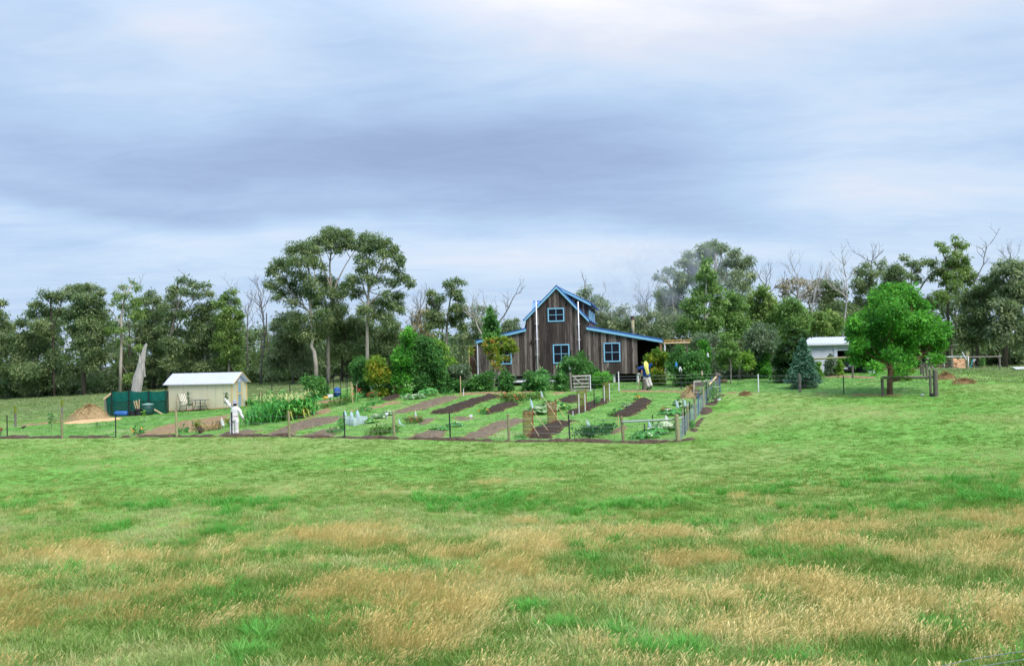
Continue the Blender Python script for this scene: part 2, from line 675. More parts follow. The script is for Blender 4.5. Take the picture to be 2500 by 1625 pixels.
M['wood_grey_dark'] = pm('old_dark_rail', (0.06, 0.055, 0.045), (0.17, 0.155, 0.12), 7, 0.9, (4, 4, 1.2), 0.6, rand=0.2)
M['steel_black'] = pm('black_star_picket', (0.008, 0.008, 0.011), (0.022, 0.02, 0.024), 9, 0.6, bump=0.1)
M['wire'] = pm('galvanised_wire', (0.16, 0.18, 0.18), (0.28, 0.30, 0.30), 5, 0.5, bump=0, metal=0.3)
M['galv'] = pm('galvanised_tube', (0.46, 0.47, 0.49), (0.62, 0.63, 0.66), 6, 0.42, bump=0.05, metal=0.2)
M['white_steel'] = pm('white_sheet_steel', (0.36, 0.37, 0.45), (0.44, 0.45, 0.53), 1.2, 0.5, bump=0.0, spec=0.4)
M['brown_panel'] = boardmat('reddish_brown_board', (0.055, 0.028, 0.02), (0.11, 0.055, 0.038), (0.16, 0.085, 0.06))
M['redwood'] = pm('stained_verandah_post', (0.30, 0.13, 0.08), (0.42, 0.20, 0.13), 5, 0.6, (4, 4, 0.6), 0.2)
M['soil_dark'] = pm('dark_turned_soil', (0.0122, 0.0074, 0.0045), (0.0299, 0.0190, 0.0116), 9, 0.95, bump=1.0, c3=(0.0553, 0.0369, 0.0233), detail=8)
M['soil_grey'] = pm('dry_grey_soil', (0.0573, 0.0402, 0.0258), (0.1186, 0.0884, 0.0587), 8, 0.95, bump=1.0, c3=(0.1881, 0.1446, 0.0967), detail=8)
M['mulch'] = pm('straw_and_bark_mulch', (0.0935, 0.0561, 0.0303), (0.1955, 0.1278, 0.0665), 10, 0.95, bump=1.0, c3=(0.3230, 0.2226, 0.1156), detail=8)
M['mulch_brown'] = pm('brown_stalk_pile', (0.14, 0.075, 0.04), (0.27, 0.16, 0.085), 10, 0.95, bump=1.0, c3=(0.40, 0.27, 0.15), detail=8)
M['soil_furrow'] = pm('weedy_dug_soil', (0.022, 0.015, 0.010), (0.060, 0.040, 0.026), 7, 0.95, bump=1.0, c3=(0.13, 0.088, 0.058), detail=8)
M['sawdust'] = pm('orange_sawdust', (0.42, 0.23, 0.11), (0.60, 0.37, 0.20), 8, 0.95, bump=0.6, detail=7)
M['straw'] = pm('dead_grass_heap', (0.1800, 0.1125, 0.0525), (0.3000, 0.2175, 0.1125), 9, 0.95, bump=1.0, c3=(0.3900, 0.3000, 0.1650), detail=8)
M['bark_grey'] = pm('grey_eucalypt_bark', (0.11, 0.095, 0.085), (0.24, 0.215, 0.19), 2.2, 0.9, (3, 3, 0.8), 0.6, rand=0.2)
M['bark_dark'] = pm('dark_rough_bark', (0.045, 0.036, 0.030), (0.105, 0.085, 0.072), 2.5, 0.95, (3, 3, 0.7), 0.7, rand=0.2)
M['bark_pale'] = pm('pale_shedding_bark', (0.17, 0.145, 0.125), (0.42, 0.38, 0.33), 1.5, 0.85, (2.2, 2.2, 0.5), 0.5)
M['bark_white'] = pm('white_birch_bark', (0.30, 0.29, 0.25), (0.58, 0.56, 0.50), 3, 0.8, (1, 1, 2.5), 0.3)
M['bark_dead'] = pm('bleached_dead_wood', (0.2040, 0.1870, 0.1827), (0.3910, 0.3655, 0.3485), 2.2, 0.9, (4, 4, 0.5), 0.9)
M['redbark'] = pm('reddish_brown_bark', (0.10, 0.055, 0.035), (0.20, 0.115, 0.075), 3, 0.9, (3, 3, 0.6), 0.5)
M['twig'] = pm('grey_dead_twigs', (0.0806, 0.0713, 0.0682), (0.1488, 0.1364, 0.1302), 3, 0.9, bump=0.2)
L_EUC = leafmat('eucalypt_leaf', (0.068, 0.113, 0.049), (0.137, 0.206, 0.086), (0.287, 0.333, 0.149), 0.38, spec=0.3)
L_EUCB = leafmat('eucalypt_leaf_blue', (0.091, 0.133, 0.076), (0.178, 0.237, 0.128), (0.343, 0.389, 0.207), 0.38, spec=0.3)
L_EUCY = leafmat('eucalypt_leaf_bright', (0.081, 0.151, 0.036), (0.171, 0.281, 0.070), (0.343, 0.431, 0.132), 0.40)
L_BROWN = leafmat('eucalypt_leaf_brown', (0.149, 0.129, 0.066), (0.275, 0.228, 0.123), (0.412, 0.333, 0.181), 0.2)
L_BRIGHT = leafmat('bright_green_leaf', (0.0276, 0.1392, 0.0168), (0.0667, 0.2916, 0.0284), (0.1782, 0.5232, 0.0567), 0.35)
L_BIRCH = leafmat('birch_leaf', (0.078, 0.170, 0.040), (0.148, 0.277, 0.069), (0.263, 0.406, 0.115), 0.35)
L_SHRUB = leafmat('garden_shrub_leaf', (0.028, 0.105, 0.025), (0.062, 0.203, 0.043), (0.148, 0.350, 0.079), 0.33)
L_SHRUBD = leafmat('dark_shrub_leaf', (0.008, 0.030, 0.007), (0.016, 0.056, 0.011), (0.040, 0.092, 0.016), 0.25)
L_LIME = leafmat('lime_leaf', (0.075, 0.200, 0.019), (0.163, 0.338, 0.037), (0.300, 0.450, 0.075), 0.4)
L_REDTIP = leafmat('red_tipped_leaf', (0.085, 0.20, 0.020), (0.25, 0.36, 0.035), (0.52, 0.20, 0.045), 0.38)
L_CYP = leafmat('blue_cypress_spray', (0.035, 0.112, 0.073), (0.072, 0.188, 0.119), (0.192, 0.330, 0.224), 0.2)
L_AUT = leafmat('yellowing_leaf', (0.06, 0.17, 0.016), (0.21, 0.30, 0.025), (0.55, 0.34, 0.035), 0.38)
L_GREY = leafmat('grey_green_leaf', (0.062, 0.106, 0.056), (0.119, 0.175, 0.100), (0.213, 0.269, 0.175), 0.3)
L_VEG = leafmat('vegetable_leaf', (0.035, 0.170, 0.040), (0.087, 0.308, 0.071), (0.263, 0.504, 0.159), 0.35)
L_VEGP = leafmat('pale_squash_leaf', (0.062, 0.188, 0.050), (0.213, 0.350, 0.163), (0.525, 0.575, 0.375), 0.35)
L_CORN = leafmat('corn_leaf', (0.024, 0.176, 0.025), (0.049, 0.333, 0.032), (0.235, 0.527, 0.113), 0.35, rough=0.4, spec=0.4)

# ================================================================== ground
def in_poly(x, y, poly):
    x, y = np.asarray(x, float), np.asarray(y, float)
    c = np.zeros(x.shape, bool)
    n = len(poly)
    for i in range(n):
        x0, y0 = poly[i][0], poly[i][1]
        x1, y1 = poly[(i + 1) % n][0], poly[(i + 1) % n][1]
        k = ((y0 > y) != (y1 > y))
        t = np.where(k, (x1 - x0) * (y - y0) / ((y1 - y0) if y1 != y0 else 1e-9) + x0, 0)
        c ^= k & (x < t)
    return c


def edge_dist(x, y, poly):
    d = np.full(np.shape(x), 1e9)
    n = len(poly)
    for i in range(n):
        ax, ay = poly[i][0], poly[i][1]
        bx, by = poly[(i + 1) % n][0], poly[(i + 1) % n][1]
        vx, vy = bx - ax, by - ay
        t = np.clip(((x - ax) * vx + (y - ay) * vy) / (vx * vx + vy * vy + 1e-12), 0, 1)
        d = np.minimum(d, np.hypot(x - ax - t * vx, y - ay - t * vy))
    return d


FRONT = [G(u, v) for u, v in [(-60, 1070), (18, 1070), (283, 1068), (570, 1066), (842, 1069), (1100, 1075), (1390, 1078), (1660, 1078)]]
SIDE = [G(1660, 1078), G(1690, 1035), G(1722, 990), G(1752, 958)]
BACK = [G(1752, 958), G(1950, 959), G(2060, 963), G(2280, 967)]
LAWN = FRONT + SIDE[1:] + BACK[1:] + [G(2262, 925), G(2250, 905), GD(2200, 86), GD(1500, 95), GD(900, 90), GD(600, 76), G(412, 1004), G(255, 1018), G(100, 1037), G(-60, 1050)]
LAWN_XY = [(p.x, p.y) for p in LAWN]


def lawn_mask(x, y):
    s = edge_dist(x, y, LAWN_XY)
    return np.clip(np.where(in_poly(x, y, LAWN_XY), 0.5 + s / 1.2, 0.5 - s / 1.2), 0, 1)


TUSS = [(1690, 1600, 70), (1370, 1545, 40), (600, 1610, 70), (1500, 1560, 46), (1560, 1600, 60), (1290, 1500, 36), (640, 1560, 60), (2270, 1545, 60)]
TUSS_G = [(G(u, v), w) for u, v, w in TUSS]


def dry_mask(x, y):
    """how much of the sward is dead straw-coloured seed heads"""
    n = fbm(x * 0.62 + 5, y * 0.75 + 2, 4)
    n2 = fbm(x * 0.13 + 40, y * 0.19 + 31, 2)
    zone = np.clip((31 - y) / 8, 0, 1) * 0.245 - np.clip((y - 32) / 6, 0, 1) * 0.03
    for g, w in TUSS_G:
        r = px(w, g.y)
        zone = zone - .30 * np.exp(-(((x - g.x) / (r * 1.1)) ** 2 + ((y - g.y) / (r * 1.6)) ** 2))
    return np.clip((n * 0.72 + n2 * 0.42 - 0.70 + zone) / 0.26, 0, 1)


def build_ground():
    ny, nx = GZ.shape
    V = np.stack([_mx, _my, GZ], -1).reshape(-1, 3)
    i = np.arange(ny - 1)[:, None] * nx + np.arange(nx - 1)[None, :]
    F = np.stack([i, i + 1, i + nx + 1, i + nx], -1).reshape(-1, 4)
    m, x = _newmat('pasture')
    geo = x.n('ShaderNodeNewGeometry')
    pos = geo.outputs['Position']
    att = lambda n: x.n('ShaderNodeAttribute', attribute_name=n).outputs['Fac']
    lawn, dry = att('lawn'), att('dry')
    big = x.noise(pos, 0.10, 4, 0.5)
    mid = x.noise(pos, 0.9, 5, 0.6, 0.4)
    fin = x.noise(pos, 9.0, 6, 0.7)
    n = x.m('ADD', x.m('MULTIPLY', mid, 0.6), x.m('MULTIPLY', fin, 0.4))
    past = x.ramp(n, [(0.30, (0.100, 0.155, 0.036)), (0.50, (0.160, 0.250, 0.065)), (0.70, (0.26, 0.31, 0.115))])
    past2 = x.ramp(n, [(0.30, (0.065, 0.185, 0.030)), (0.55, (0.125, 0.275, 0.052)), (0.75, (0.22, 0.32, 0.10))])
    past = x.mix(x.rng(big, 0.42, 0.60), past, past2)
    lawnc = x.ramp(n, [(0.28, (0.060, 0.165, 0.034)), (0.50, (0.115, 0.245, 0.055)), (0.72, (0.22, 0.31, 0.10))])
    lawnc = x.mix(x.rng(x.noise(pos, 0.33, 4, 0.6), 0.52, 0.70, 0, 0.55), lawnc, (0.26, 0.27, 0.13))
    straw = x.ramp(n, [(0.3, (0.12, 0.135, 0.045)), (0.6, (0.30, 0.25, 0.11))])
    sep = x.n('ShaderNodeSeparateXYZ')
    x.put(sep.inputs[0], pos)
    far = x.rng(sep.outputs[1], 62, 88, 0, 1)
    farc = x.ramp(n, [(0.3, (0.135, 0.175, 0.085)), (0.6, (0.22, 0.27, 0.13)), (0.75, (0.29, 0.31, 0.17))])
    past = x.mix(x.m('MULTIPLY', far, 0.85), past, farc)
    col = x.mix(lawn, past, lawnc)
    col = x.mix(x.m('MULTIPLY', dry, 0.75), col, straw)
    # worn earth patches, dung-brown spots
    sp = x.noise(pos, 1.7, 2, 0.5, 0.8)
    col = x.mix(x.rng(sp, 0.735, 0.77, 0, 0.65), col, (0.13, 0.085, 0.05))
    # soil under the trees
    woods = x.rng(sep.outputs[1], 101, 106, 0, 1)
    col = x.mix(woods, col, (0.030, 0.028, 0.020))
    nb = x.m('ADD', x.m('MULTIPLY', mid, 1.0), x.m('MULTIPLY', fin, 0.5))
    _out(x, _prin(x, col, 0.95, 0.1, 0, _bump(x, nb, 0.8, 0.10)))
    me = np_mesh('pasture', V, F, m, smooth=True)
    for nm, fn in (('lawn', lawn_mask), ('dry', dry_mask)):
        a = me.attributes.new(nm, 'FLOAT', 'POINT')
        a.data.foreach_set('value', np.ascontiguousarray(fn(V[:, 0], V[:, 1]), dtype=np.float32))
    o = mesh_obj('ground', me)
    o['kind'] = 'structure'


build_ground()

BEDS = []


def heap_patch(name, poly, mat, h=0.10, edge=0.25, rough=0.06, step=0.14, freq=3.0, kind='structure', label=None, cat=None, w_=''):
    """a patch of loose soil or litter lying on the ground: rises from its edge, lumpy on top"""
    xs, ys = [p[0] for p in poly], [p[1] for p in poly]
    gx, gy = np.arange(min(xs) - step, max(xs) + 2 * step, step), np.arange(min(ys) - step, max(ys) + 2 * step, step)
    X, Y = np.meshgrid(gx, gy)
    d = np.where(in_poly(X, Y, poly), 1, -1) * edge_dist(X, Y, poly) + (fbm(X * 1.9, Y * 1.9, 3) - 0.5) * 0.5
    if 'mulch' in mat.name or w_ == 'side':
        d = d - np.clip(fbm(X * .8 + 5, Y * 1.1, 3) - .40, 0, 1) * 1.6
    rise = np.clip(d / edge, -1, 1)
    Z = tz(X, Y) + np.where(rise > 0, rise * h, rise * 0.10) + np.where(rise > 0, (fbm(X * freq, Y * freq, 4) - 0.5) * 2 * rough * np.clip(rise * 2, 0, 1), 0) + 0.012
    ny, nx = X.shape
    i = (np.arange(ny - 1)[:, None] * nx + np.arange(nx - 1)[None, :])
    keep = (d[:-1, :-1] > -step) | (d[1:, 1:] > -step)
    F = np.stack([i, i + 1, i + nx + 1, i + nx], -1)[keep]
    V = np.stack([X, Y, Z], -1).reshape(-1, 3)
    used = np.unique(F)
    re = np.full(len(V), -1)
    re[used] = np.arange(len(used))
    V, F = V[used], re[F]
    c = np.array([np.mean(xs), np.mean(ys), 0])
    c[2] = float(tz(c[0], c[1]))
    o = mesh_obj(name, np_mesh(name, V, F, mat, base=c, smooth=True), loc=tuple(c))
    if kind == 'structure':
        o['kind'] = 'structure'
    else:
        tag(o, label, cat)
    BEDS.append(poly)
    return o


def gp(*pts):
    return [(G(u, v).x, G(u, v).y) for u, v in pts]


# dug beds of the vegetable garden
BED_PX = [
    ('soil_dark', [(1046, 1009), (1098, 993), (1160, 974.5), (1187, 967), (1203, 965.5), (1226, 970), (1191, 976), (1153, 992), (1110, 1007.6), (1083, 1011)]),
    ('soil_dark', [(1185, 1003), (1223, 986), (1250, 981), (1269, 988), (1223, 1004), (1192, 1012)]),
    ('soil_grey', [(1118, 1070), (1167, 1050), (1209, 1030), (1258, 1021), (1280, 1022), (1278, 1031.5), (1223, 1050), (1197, 1066), (1170, 1071)]),
    ('soil_dark', [(1284, 1070), (1302, 1050), (1346, 1031.5), (1404, 1027), (1378, 1044), (1338, 1071)]),
    ('soil_dark', [(1482, 1016), (1515, 1002), (1548, 982), (1562, 975.5), (1592, 977), (1574, 999), (1547, 1014), (1520, 1018)]),
    ('soil_dark', [(1381, 1009), (1416, 994), (1450, 979), (1470, 976), (1492, 979), (1455, 994), (1432, 1005), (1400, 1012)]),
    ('soil_dark', [(1365, 975), (1391, 968.5), (1415, 966.5), (1419, 979), (1393, 985.5), (1369, 982)]),
    ('soil_grey', [(936, 1008), (983, 998), (1018, 985), (1090, 967.5), (1126, 969), (1092, 982), (1041, 997), (983, 1009)]),
    ('soil_grey', [(645, 1064), (695, 1042), (764, 1020), (842, 1015), (824, 1030), (730, 1051), (711, 1065)]),
    ('soil_grey', [(732, 1067), (788, 1050), (842, 1043), (820, 1062), (800, 1068)]),
    ('soil_grey', [(996, 1069), (1041, 1052), (1092, 1050), (1080, 1066), (1050, 1071)]),
    ('soil_grey', [(528, 1063), (560, 1052), (640, 1050), (615, 1060), (580, 1066)]),
    ('mulch', [(296, 1066), (350, 1052), (400, 1040), (455, 1027), (559, 1012), (578, 1018), (540, 1040), (511, 1052), (440, 1056), (400, 1060), (350, 1067)]),
    ('soil_grey', [(1014, 1030), (1040, 1022), (1068, 1021), (1058, 1030), (1030, 1036)]),
    ('soil_grey', [(1484, 1060), (1505, 1048), (1521, 1040), (1528, 1046), (1512, 1056), (1496, 1062)]),
    ('mulch', [(855, 1003), (900, 994), (960, 980), (985, 982), (940, 992), (880, 1005)]),
    ('mulch', [(700, 1024), (730, 1013), (772, 1003), (802, 996), (812, 1004), (770, 1016), (720, 1029)]),
    ('mulch', [(770, 983), (800, 976), (850, 970), (850, 975), (810, 982), (780, 988)]),
    ('soil_dark', [(928, 977), (950, 968), (975, 965), (985, 969), (960, 976), (940, 980)]),
    ('soil_grey', [(1108, 1021), (1132, 1018), (1170, 1020), (1140, 1026), (1115, 1026)]),
    ('mulch', [(1335, 960), (1360, 957), (1400, 957), (1380, 962), (1350, 964)]),
    ('mulch', [(1100, 962), (1180, 958), (1300, 956), (1302, 959), (1180, 962), (1110, 966)]),
    ('mulch', [(1500, 953), (1600, 953), (1700, 955), (1700, 959), (1600, 958), (1510, 957)]),
    ('mulch', [(1760, 960), (1800, 956), (1830, 960), (1800, 965)]),
    ('mulch', [(2005, 917), (2060, 917), (2140, 921), (2140, 925), (2060, 922), (2010, 921)]),
]
for _m, _pl in BED_PX:
    heap_patch('soil_bed' if 'soil' in _m else 'mulch_strip', gp(*_pl), M[_m], h=0.13 if _m == 'soil_dark' else 0.05,
               rough=0.10 if 'soil' in _m else 0.05, step=0.13, freq=3.4)


def strip(pts, w):
    """closed outline of a strip of width w along ground points"""
    a, b = [], []
    for i, p in enumerate(pts):
        q0, q1 = pts[max(i - 1, 0)], pts[min(i + 1, len(pts) - 1)]
        d = Vector((q1.x - q0.x, q1.y - q0.y)).normalized()
        nrm = Vector((-d.y, d.x)) * w / 2
        a.append((p.x + nrm.x, p.y + nrm.y))
        b.append((p.x - nrm.x, p.y - nrm.y))
    return a + b[::-1]


# ridge of dug earth along the foot of the fences
heap_patch('soil_furrow', strip([p + Vector((0, 0.05, 0)) for p in FRONT], 0.38), M['soil_furrow'], h=0.10, edge=0.13, rough=0.10, step=0.10, freq=2.2)
heap_patch('soil_furrow', strip([p + Vector((0.28, 0, 0)) for p in SIDE], 0.55), M['soil_furrow'], h=0.08, edge=0.2, rough=0.09, step=0.12, freq=2.6, w_='side')
heap_patch('soil_furrow', strip(BACK, 0.4), M['mulch'], h=0.05, edge=0.15, rough=0.06, step=0.14)
heap_patch('soil_furrow', strip([G(-60, 1052), G(30, 1043), G(110, 1034), G(165, 1029)], 0.9), M['mulch'], h=0.06, edge=0.2, rough=0.08, step=0.14)
heap_patch('sawdust_patch', gp((150, 1034), (190, 1026), (250, 1022), (300, 1019), (290, 1025), (200, 1034)), M['sawdust'], h=0.04, rough=0.03)

# ================================================================== buildings
class Frame:
    """upright local frame: x along the front, y away from the viewer, z up"""
    def __init__(s, u, v, D, ang, z=None):
        p = P(u, v, D)
        s.o = Vector((p.x, p.y, float(tz(p.x, p.y)) if z is None else z))
        s.a = ang
        s.fx = Vector((math.cos(ang), -math.sin(ang), 0))
        s.fy = Vector((math.sin(ang), math.cos(ang), 0))

    def at(s, u, v, dy=0.0):
        """local (x, z) of the pixel ray where it meets the plane y = dy"""
        d = _F * FOC + CR * (u - 1250) - CU * (v - 812.5)
        t = ((s.o + s.fy * dy) - EYE).dot(s.fy) / d.dot(s.fy)
        q = EYE + d * t - s.o
        return q.dot(s.fx), q.z

    def x(s, u, dy=0.0, v=880):
        return s.at(u, v, dy)[0]

    def z(s, u, v, dy=0.0):
        return s.at(u, v, dy)[1]

    def world(s, x, y, z):
        return s.o + s.fx * x + s.fy * y + Vector((0, 0, z))

    def ground(s, x, y):
        w = s.world(x, y, 0)
        return float(tz(w.x, w.y)) - s.o.z


def corrugated(mb, a, b, c, d, pitch=0.19, amp=0.014, mi=0):
    """ribbed sheet: eave a-b, ridge d-c, ribs running from eave to ridge"""
    a, b, c, d = map(Vector, (a, b, c, d))
    n = max(4, int((b - a).length / pitch * 4))
    nrm = (b - a).cross(d - a).normalized()
    vs, fs = [], []
    for i in range(n + 1):
        t = i / n
        w = amp * (0, 1, 1, 0)[i % 4]
        vs += [a.lerp(b, t) + nrm * w, d.lerp(c, t) + nrm * w]
    for i in range(n):
        fs.append((2 * i, 2 * i + 2, 2 * i + 3, 2 * i + 1))
    mb.add(vs, fs, mi)


def board_wall(parent, name, x0, x1, zb, ztop, holes, y=0.0, w=0.19, mat=None, thick=0.024):
    """vertical boards, each a piece of its own, on a dark lining; ztop(x) gives the roof line, holes are (x0, x1, z0, z1)"""
    lin = MB()
    n = max(1, int(round((x1 - x0) / w)))
    xs = [x0 + (x1 - x0) * i / n for i in range(n + 1)]
    for i in range(n):
        a, b = xs[i], xs[i + 1]
        lin.add([(a, y + 0.03, zb + 0.01), (b, y + 0.03, zb + 0.01), (b, y + 0.03, ztop(b)), (a, y + 0.03, ztop(a)),
                 (a, y + 0.10, zb + 0.01), (b, y + 0.10, zb + 0.01), (b, y + 0.10, ztop(b)), (a, y + 0.10, ztop(a))],
                [(0, 1, 2, 3), (7, 6, 5, 4), (0, 4, 5, 1), (3, 2, 6, 7)])
    wall = lin.build(name, M['core_and_shade'], parent)
    rs = random.Random(name)
    for i in range(n):
        a, b = xs[i] + 0.006, xs[i + 1] - 0.006
        segs = [(zb, None)]
        mid = (a + b) / 2
        cuts = sorted([h for h in holes if h[0] < mid < h[1]], key=lambda h: h[2])
        spans, lo = [], zb
        for h in cuts:
            spans.append((lo, h[2], False))
            lo = h[3]
        spans.append((lo, None, True))
        pr = y - rs.uniform(0, 0.014)
        for lo, hi, top in spans:
            za, zc = (ztop(a), ztop(b)) if top else (hi, hi)
            if max(za, zc) - lo < 0.03:
                continue
            m = MB()
            bb = lo - (rs.uniform(0, 0.02) if lo == zb else 0)
            m.add([(a, pr, bb), (b, pr, bb), (b, pr, zc), (a, pr, za), (a, pr + thick, bb), (b, pr + thick, bb), (b, pr + thick, zc), (a, pr + thick, za)],
                  [(0, 1, 2, 3), (7, 6, 5, 4), (0, 4, 5, 1), (1, 5, 6, 2), (2, 6, 7, 3), (3, 7, 4, 0)])
            m.build('board', mat or M['board'], wall)
    return wall


def window(parent, x0, x1, z0, z1, y=0.0, cols=2, rows=2, fw=0.085, trim=None, glass=None, axis='x', label=None):
    """framed window: frame with glazing bars, each pane a piece of its own. axis 'y': the wall runs away from the viewer"""
    T = (lambda x, yy, z: (x, yy, z)) if axis == 'x' else (lambda x, yy, z: (y - (yy - y), x, z))
    f = MB()

    def bx(xa, xb, ya, yb, za, zb):
        p = [T(xa, ya, za), T(xb, ya, za), T(xb, yb, za), T(xa, yb, za), T(xa, ya, zb), T(xb, ya, zb), T(xb, yb, zb), T(xa, yb, zb)]
        f.add(p, [(0, 3, 2, 1), (4, 5, 6, 7), (0, 1, 5, 4), (1, 2, 6, 5), (2, 3, 7, 6), (3, 0, 4, 7)])
    bx(x0, x1, y - 0.055, y + 0.05, z0, z0 + fw)
    bx(x0, x1, y - 0.055, y + 0.05, z1 - fw, z1)
    bx(x0, x0 + fw, y - 0.050, y + 0.05, z0 + fw, z1 - fw)
    bx(x1 - fw, x1, y - 0.050, y + 0.05, z0 + fw, z1 - fw)
    bw = 0.036
    ix0, ix1, iz0, iz1 = x0 + fw, x1 - fw, z0 + fw, z1 - fw
    for i in range(1, cols):
        c = ix0 + (ix1 - ix0) * i / cols
        bx(c - bw / 2, c + bw / 2, y - 0.030, y + 0.02, iz0, iz1)
    for i in range(1, rows):
        c = iz0 + (iz1 - iz0) * i / rows
        bx(ix0, ix1, y - 0.026, y + 0.018, c - bw / 2, c + bw / 2)
    win = f.build('window', trim or M['blue_trim'], parent)
    if label:
        win['label'] = label
    for i in range(cols):
        for j in range(rows):
            a, b = ix0 + (ix1 - ix0) * i / cols, ix0 + (ix1 - ix0) * (i + 1) / cols
            c, d = iz0 + (iz1 - iz0) * j / rows, iz0 + (iz1 - iz0) * (j + 1) / rows
            m = MB()
            p = [T(a, y + 0.004, c), T(b, y + 0.004, c), T(b, y + 0.004, d), T(a, y + 0.004, d), T(a, y + 0.012, c), T(b, y + 0.012, c), T(b, y + 0.012, d), T(a, y + 0.012, d)]
            m.add(p, [(0, 1, 2, 3), (7, 6, 5, 4), (0, 4, 5, 1), (1, 5, 6, 2), (2, 6, 7, 3), (3, 7, 4, 0)])
            m.build('pane', glass or M['glass'], win)
    return win


def build_house():
    F = Frame(1358, 935, 74.0, R(7.6))
    H = thing('barn_house', 'dark weathered timber house with steep gable, two lean-to wings and pale blue trim', 'house', F.o, rotz=-F.a)
    dep = 12.0
    xl, xr = F.x(1287), F.x(1437)                  # tall middle bay
    xL, xR = F.x(1168), F.x(1556.5)                # outer walls of the wings
    xV = F.x(1619)                                 # edge of the verandah roof
    xa, za = F.at(1358.5, 699)                     # ridge
    zl, zr = F.z(1283, 781), F.z(1440, 781)        # eaves of the steep roof
    zb = F.z(1358, 915)
    zlw, zLw = F.z(1287, 803), F.z(1168, 832)      # left wing roof line
    zrw, zRw = F.z(1437, 799), F.z(1619, 831)      # right wing roof line
    el, er = xl - 0.14, xr + 0.10

    def roofz(x):
        if x < xl:
            return zLw + (zlw - zLw) * (x - xL) / (xl - xL) - 0.1
        if x > xr:
            return zrw + (zRw - zrw) * (x - xr) / (xV - xr) - 0.1
        if x < xa:
            return zl + (za - zl) * (x - el) / (xa - el) - 0.12
        return zr + (za - zr) * (er - x) / (er - xa) - 0.12
    W = {}
    W['up'] = (F.x(1340), F.x(1380.5), F.z(1360, 785), F.z(1360, 751.5))
    W['mid'] = (F.x(1350.5), F.x(1391), F.z(1370, 887), F.z(1370, 840))
    W['right'] = (F.x(1474.5), F.x(1515), F.z(1495, 883), F.z(1495, 836))
    W['left'] = (F.x(1207), F.x(1249.5), F.z(1230, 889), F.z(1230, 844))
    holes = list(W.values())
    board_wall(H, 'front_wall', xL, xl, zb, roofz, holes)
    board_wall(H, 'front_wall', xl, xr, zb, roofz, holes)
    board_wall(H, 'front_wall', xr, xR, zb, roofz, holes)
    for k, h in W.items():
        window(H, *h)
    # timber lying inside the attic window
    MB().box((W['up'][0] + 0.12, 0.02, W['up'][2] + 0.46), (W['up'][1] - 0.12, 0.03, W['up'][2] + 0.52)).build('attic_plank', M['wood_pale'], H)
    # solid core of the house behind the boards
    core = MB()
    core.prism([(xL + .02, .11, zb), (xR - .02, .11, zb), (xR - .02, .11, roofz(xR) - .02), (xr + .02, .11, roofz(xr + .02) - .02), (xr + .0, .11, zr - .2), (xa, .11, za - .25),
                (xl, .11, zl - .2), (xl - .02, .11, roofz(xl - .02) - .02), (xL + .02, .11, roofz(xL) - .02)], (0, dep - .2, 0))
    core.build('inner_wall', M['core_and_shade'], H)
    # side wall of the right wing, facing the verandah
    sw = MB()
    sw.box((xR - 0.03, 0.0, zb), (xR, dep, roofz(xR) - 0.03))
    sw.build('side_wall', M['board'], H)

    def barge(name, p0, p1, h=0.17, t=0.05, y=-0.12, mat=None):
        m = MB()
        (x0, z0), (x1, z1) = p0, p1
        m.prism([(x0, y, z0 - h), (x1, y, z1 - h), (x1, y, z1), (x0, y, z0)], (0, t, 0))
        return m.build(name, mat or M['blue_trim'], H)

    def roof(name, p0, p1, y0, y1, t=0.10, mat=None):
        (x0, z0), (x1, z1) = p0, p1
        m = MB()
        m.prism([(x0, y0, z0), (x1, y0, z1), (x1, y0, z1 + t), (x0, y0, z0 + t)], (0, y1 - y0, 0))
        o = m.build(name, mat or M['blue_roof'], H)
        k = MB()
        eave = (x0, z0) if z0 < z1 else (x1, z1)
        top = (x1, z1) if z0 < z1 else (x0, z0)
        corrugated(k, (eave[0], y0, eave[1] + t + .002), (eave[0], y1, eave[1] + t + .002), (top[0], y1, top[1] + t + .002), (top[0], y0, top[1] + t + .002))
        k.build('roof_sheet', mat or M['blue_roof'], o)
        return o
    yf, yb = -0.16, dep + 0.2
    roof('roof', (el, zl), (xa, za), yf, yb)
    roof('roof', (xa, za), (er, zr), yf, yb)
    barge('barge_board', (el, zl - .004), (xa, za - .004), y=-0.19)
    barge('barge_board', (xa, za - .004), (er, zr - .004), y=-0.19)
    xLe = xL - 0.12
    zLe = zLw + (zlw - zLw) * (xLe - xL) / (xl - xL)
    roof('wing_roof', (xLe, zLe), (xl - .01, zlw), yf, yb)
    barge('barge_board', (xLe, zLe - .004), (xl - .01, zlw - .004), h=0.16, y=-0.19)
    roof('wing_roof', (xr + .01, zrw), (xV, zRw), yf, yb)
    barge('barge_board', (xr - .09, zrw - .004 + .016), (xV, zRw - .004), h=0.17, y=-0.19)
    # gutters
    for nm, (gx, gz) in (('gutter', (el - .03, zl + .02)), ('gutter', (xLe - .03, zLe + .03)), ('gutter', (xV + .03, zRw + .03))):
        MB().box((gx - .06, yf - .02, gz - .06), (gx + .02, yb, gz + .05)).build(nm, M['blue_roof'], H)
    # shed dormer on the right of the steep roof
    dw = xr + 0.03
    dz0, dz1 = F.z(1440, 741, 0.9), za - 0.10
    dy0, dy1 = 0.9, dep - 0.8
    dzf = lambda x: dz1 + (dz0 - dz1) * (x - xa) / (dw - xa) - 0.05
    base = lambda x: zr + (za - zr) * (er - x) / (er - xa)
    d = MB()
    d.prism([(xa + .5, dy0 + .12, base(xa + .5)), (dw - .03, dy0 + .12, zrw + .1), (dw - .03, dy0 + .12, dzf(dw) - .03), (xa + .5, dy0 + .12, dzf(xa + .5) - .03)], (0, dy1 - dy0 - .2, 0))
    dorm = d.build('dormer', M['core_and_shade'], H)
    n = 12
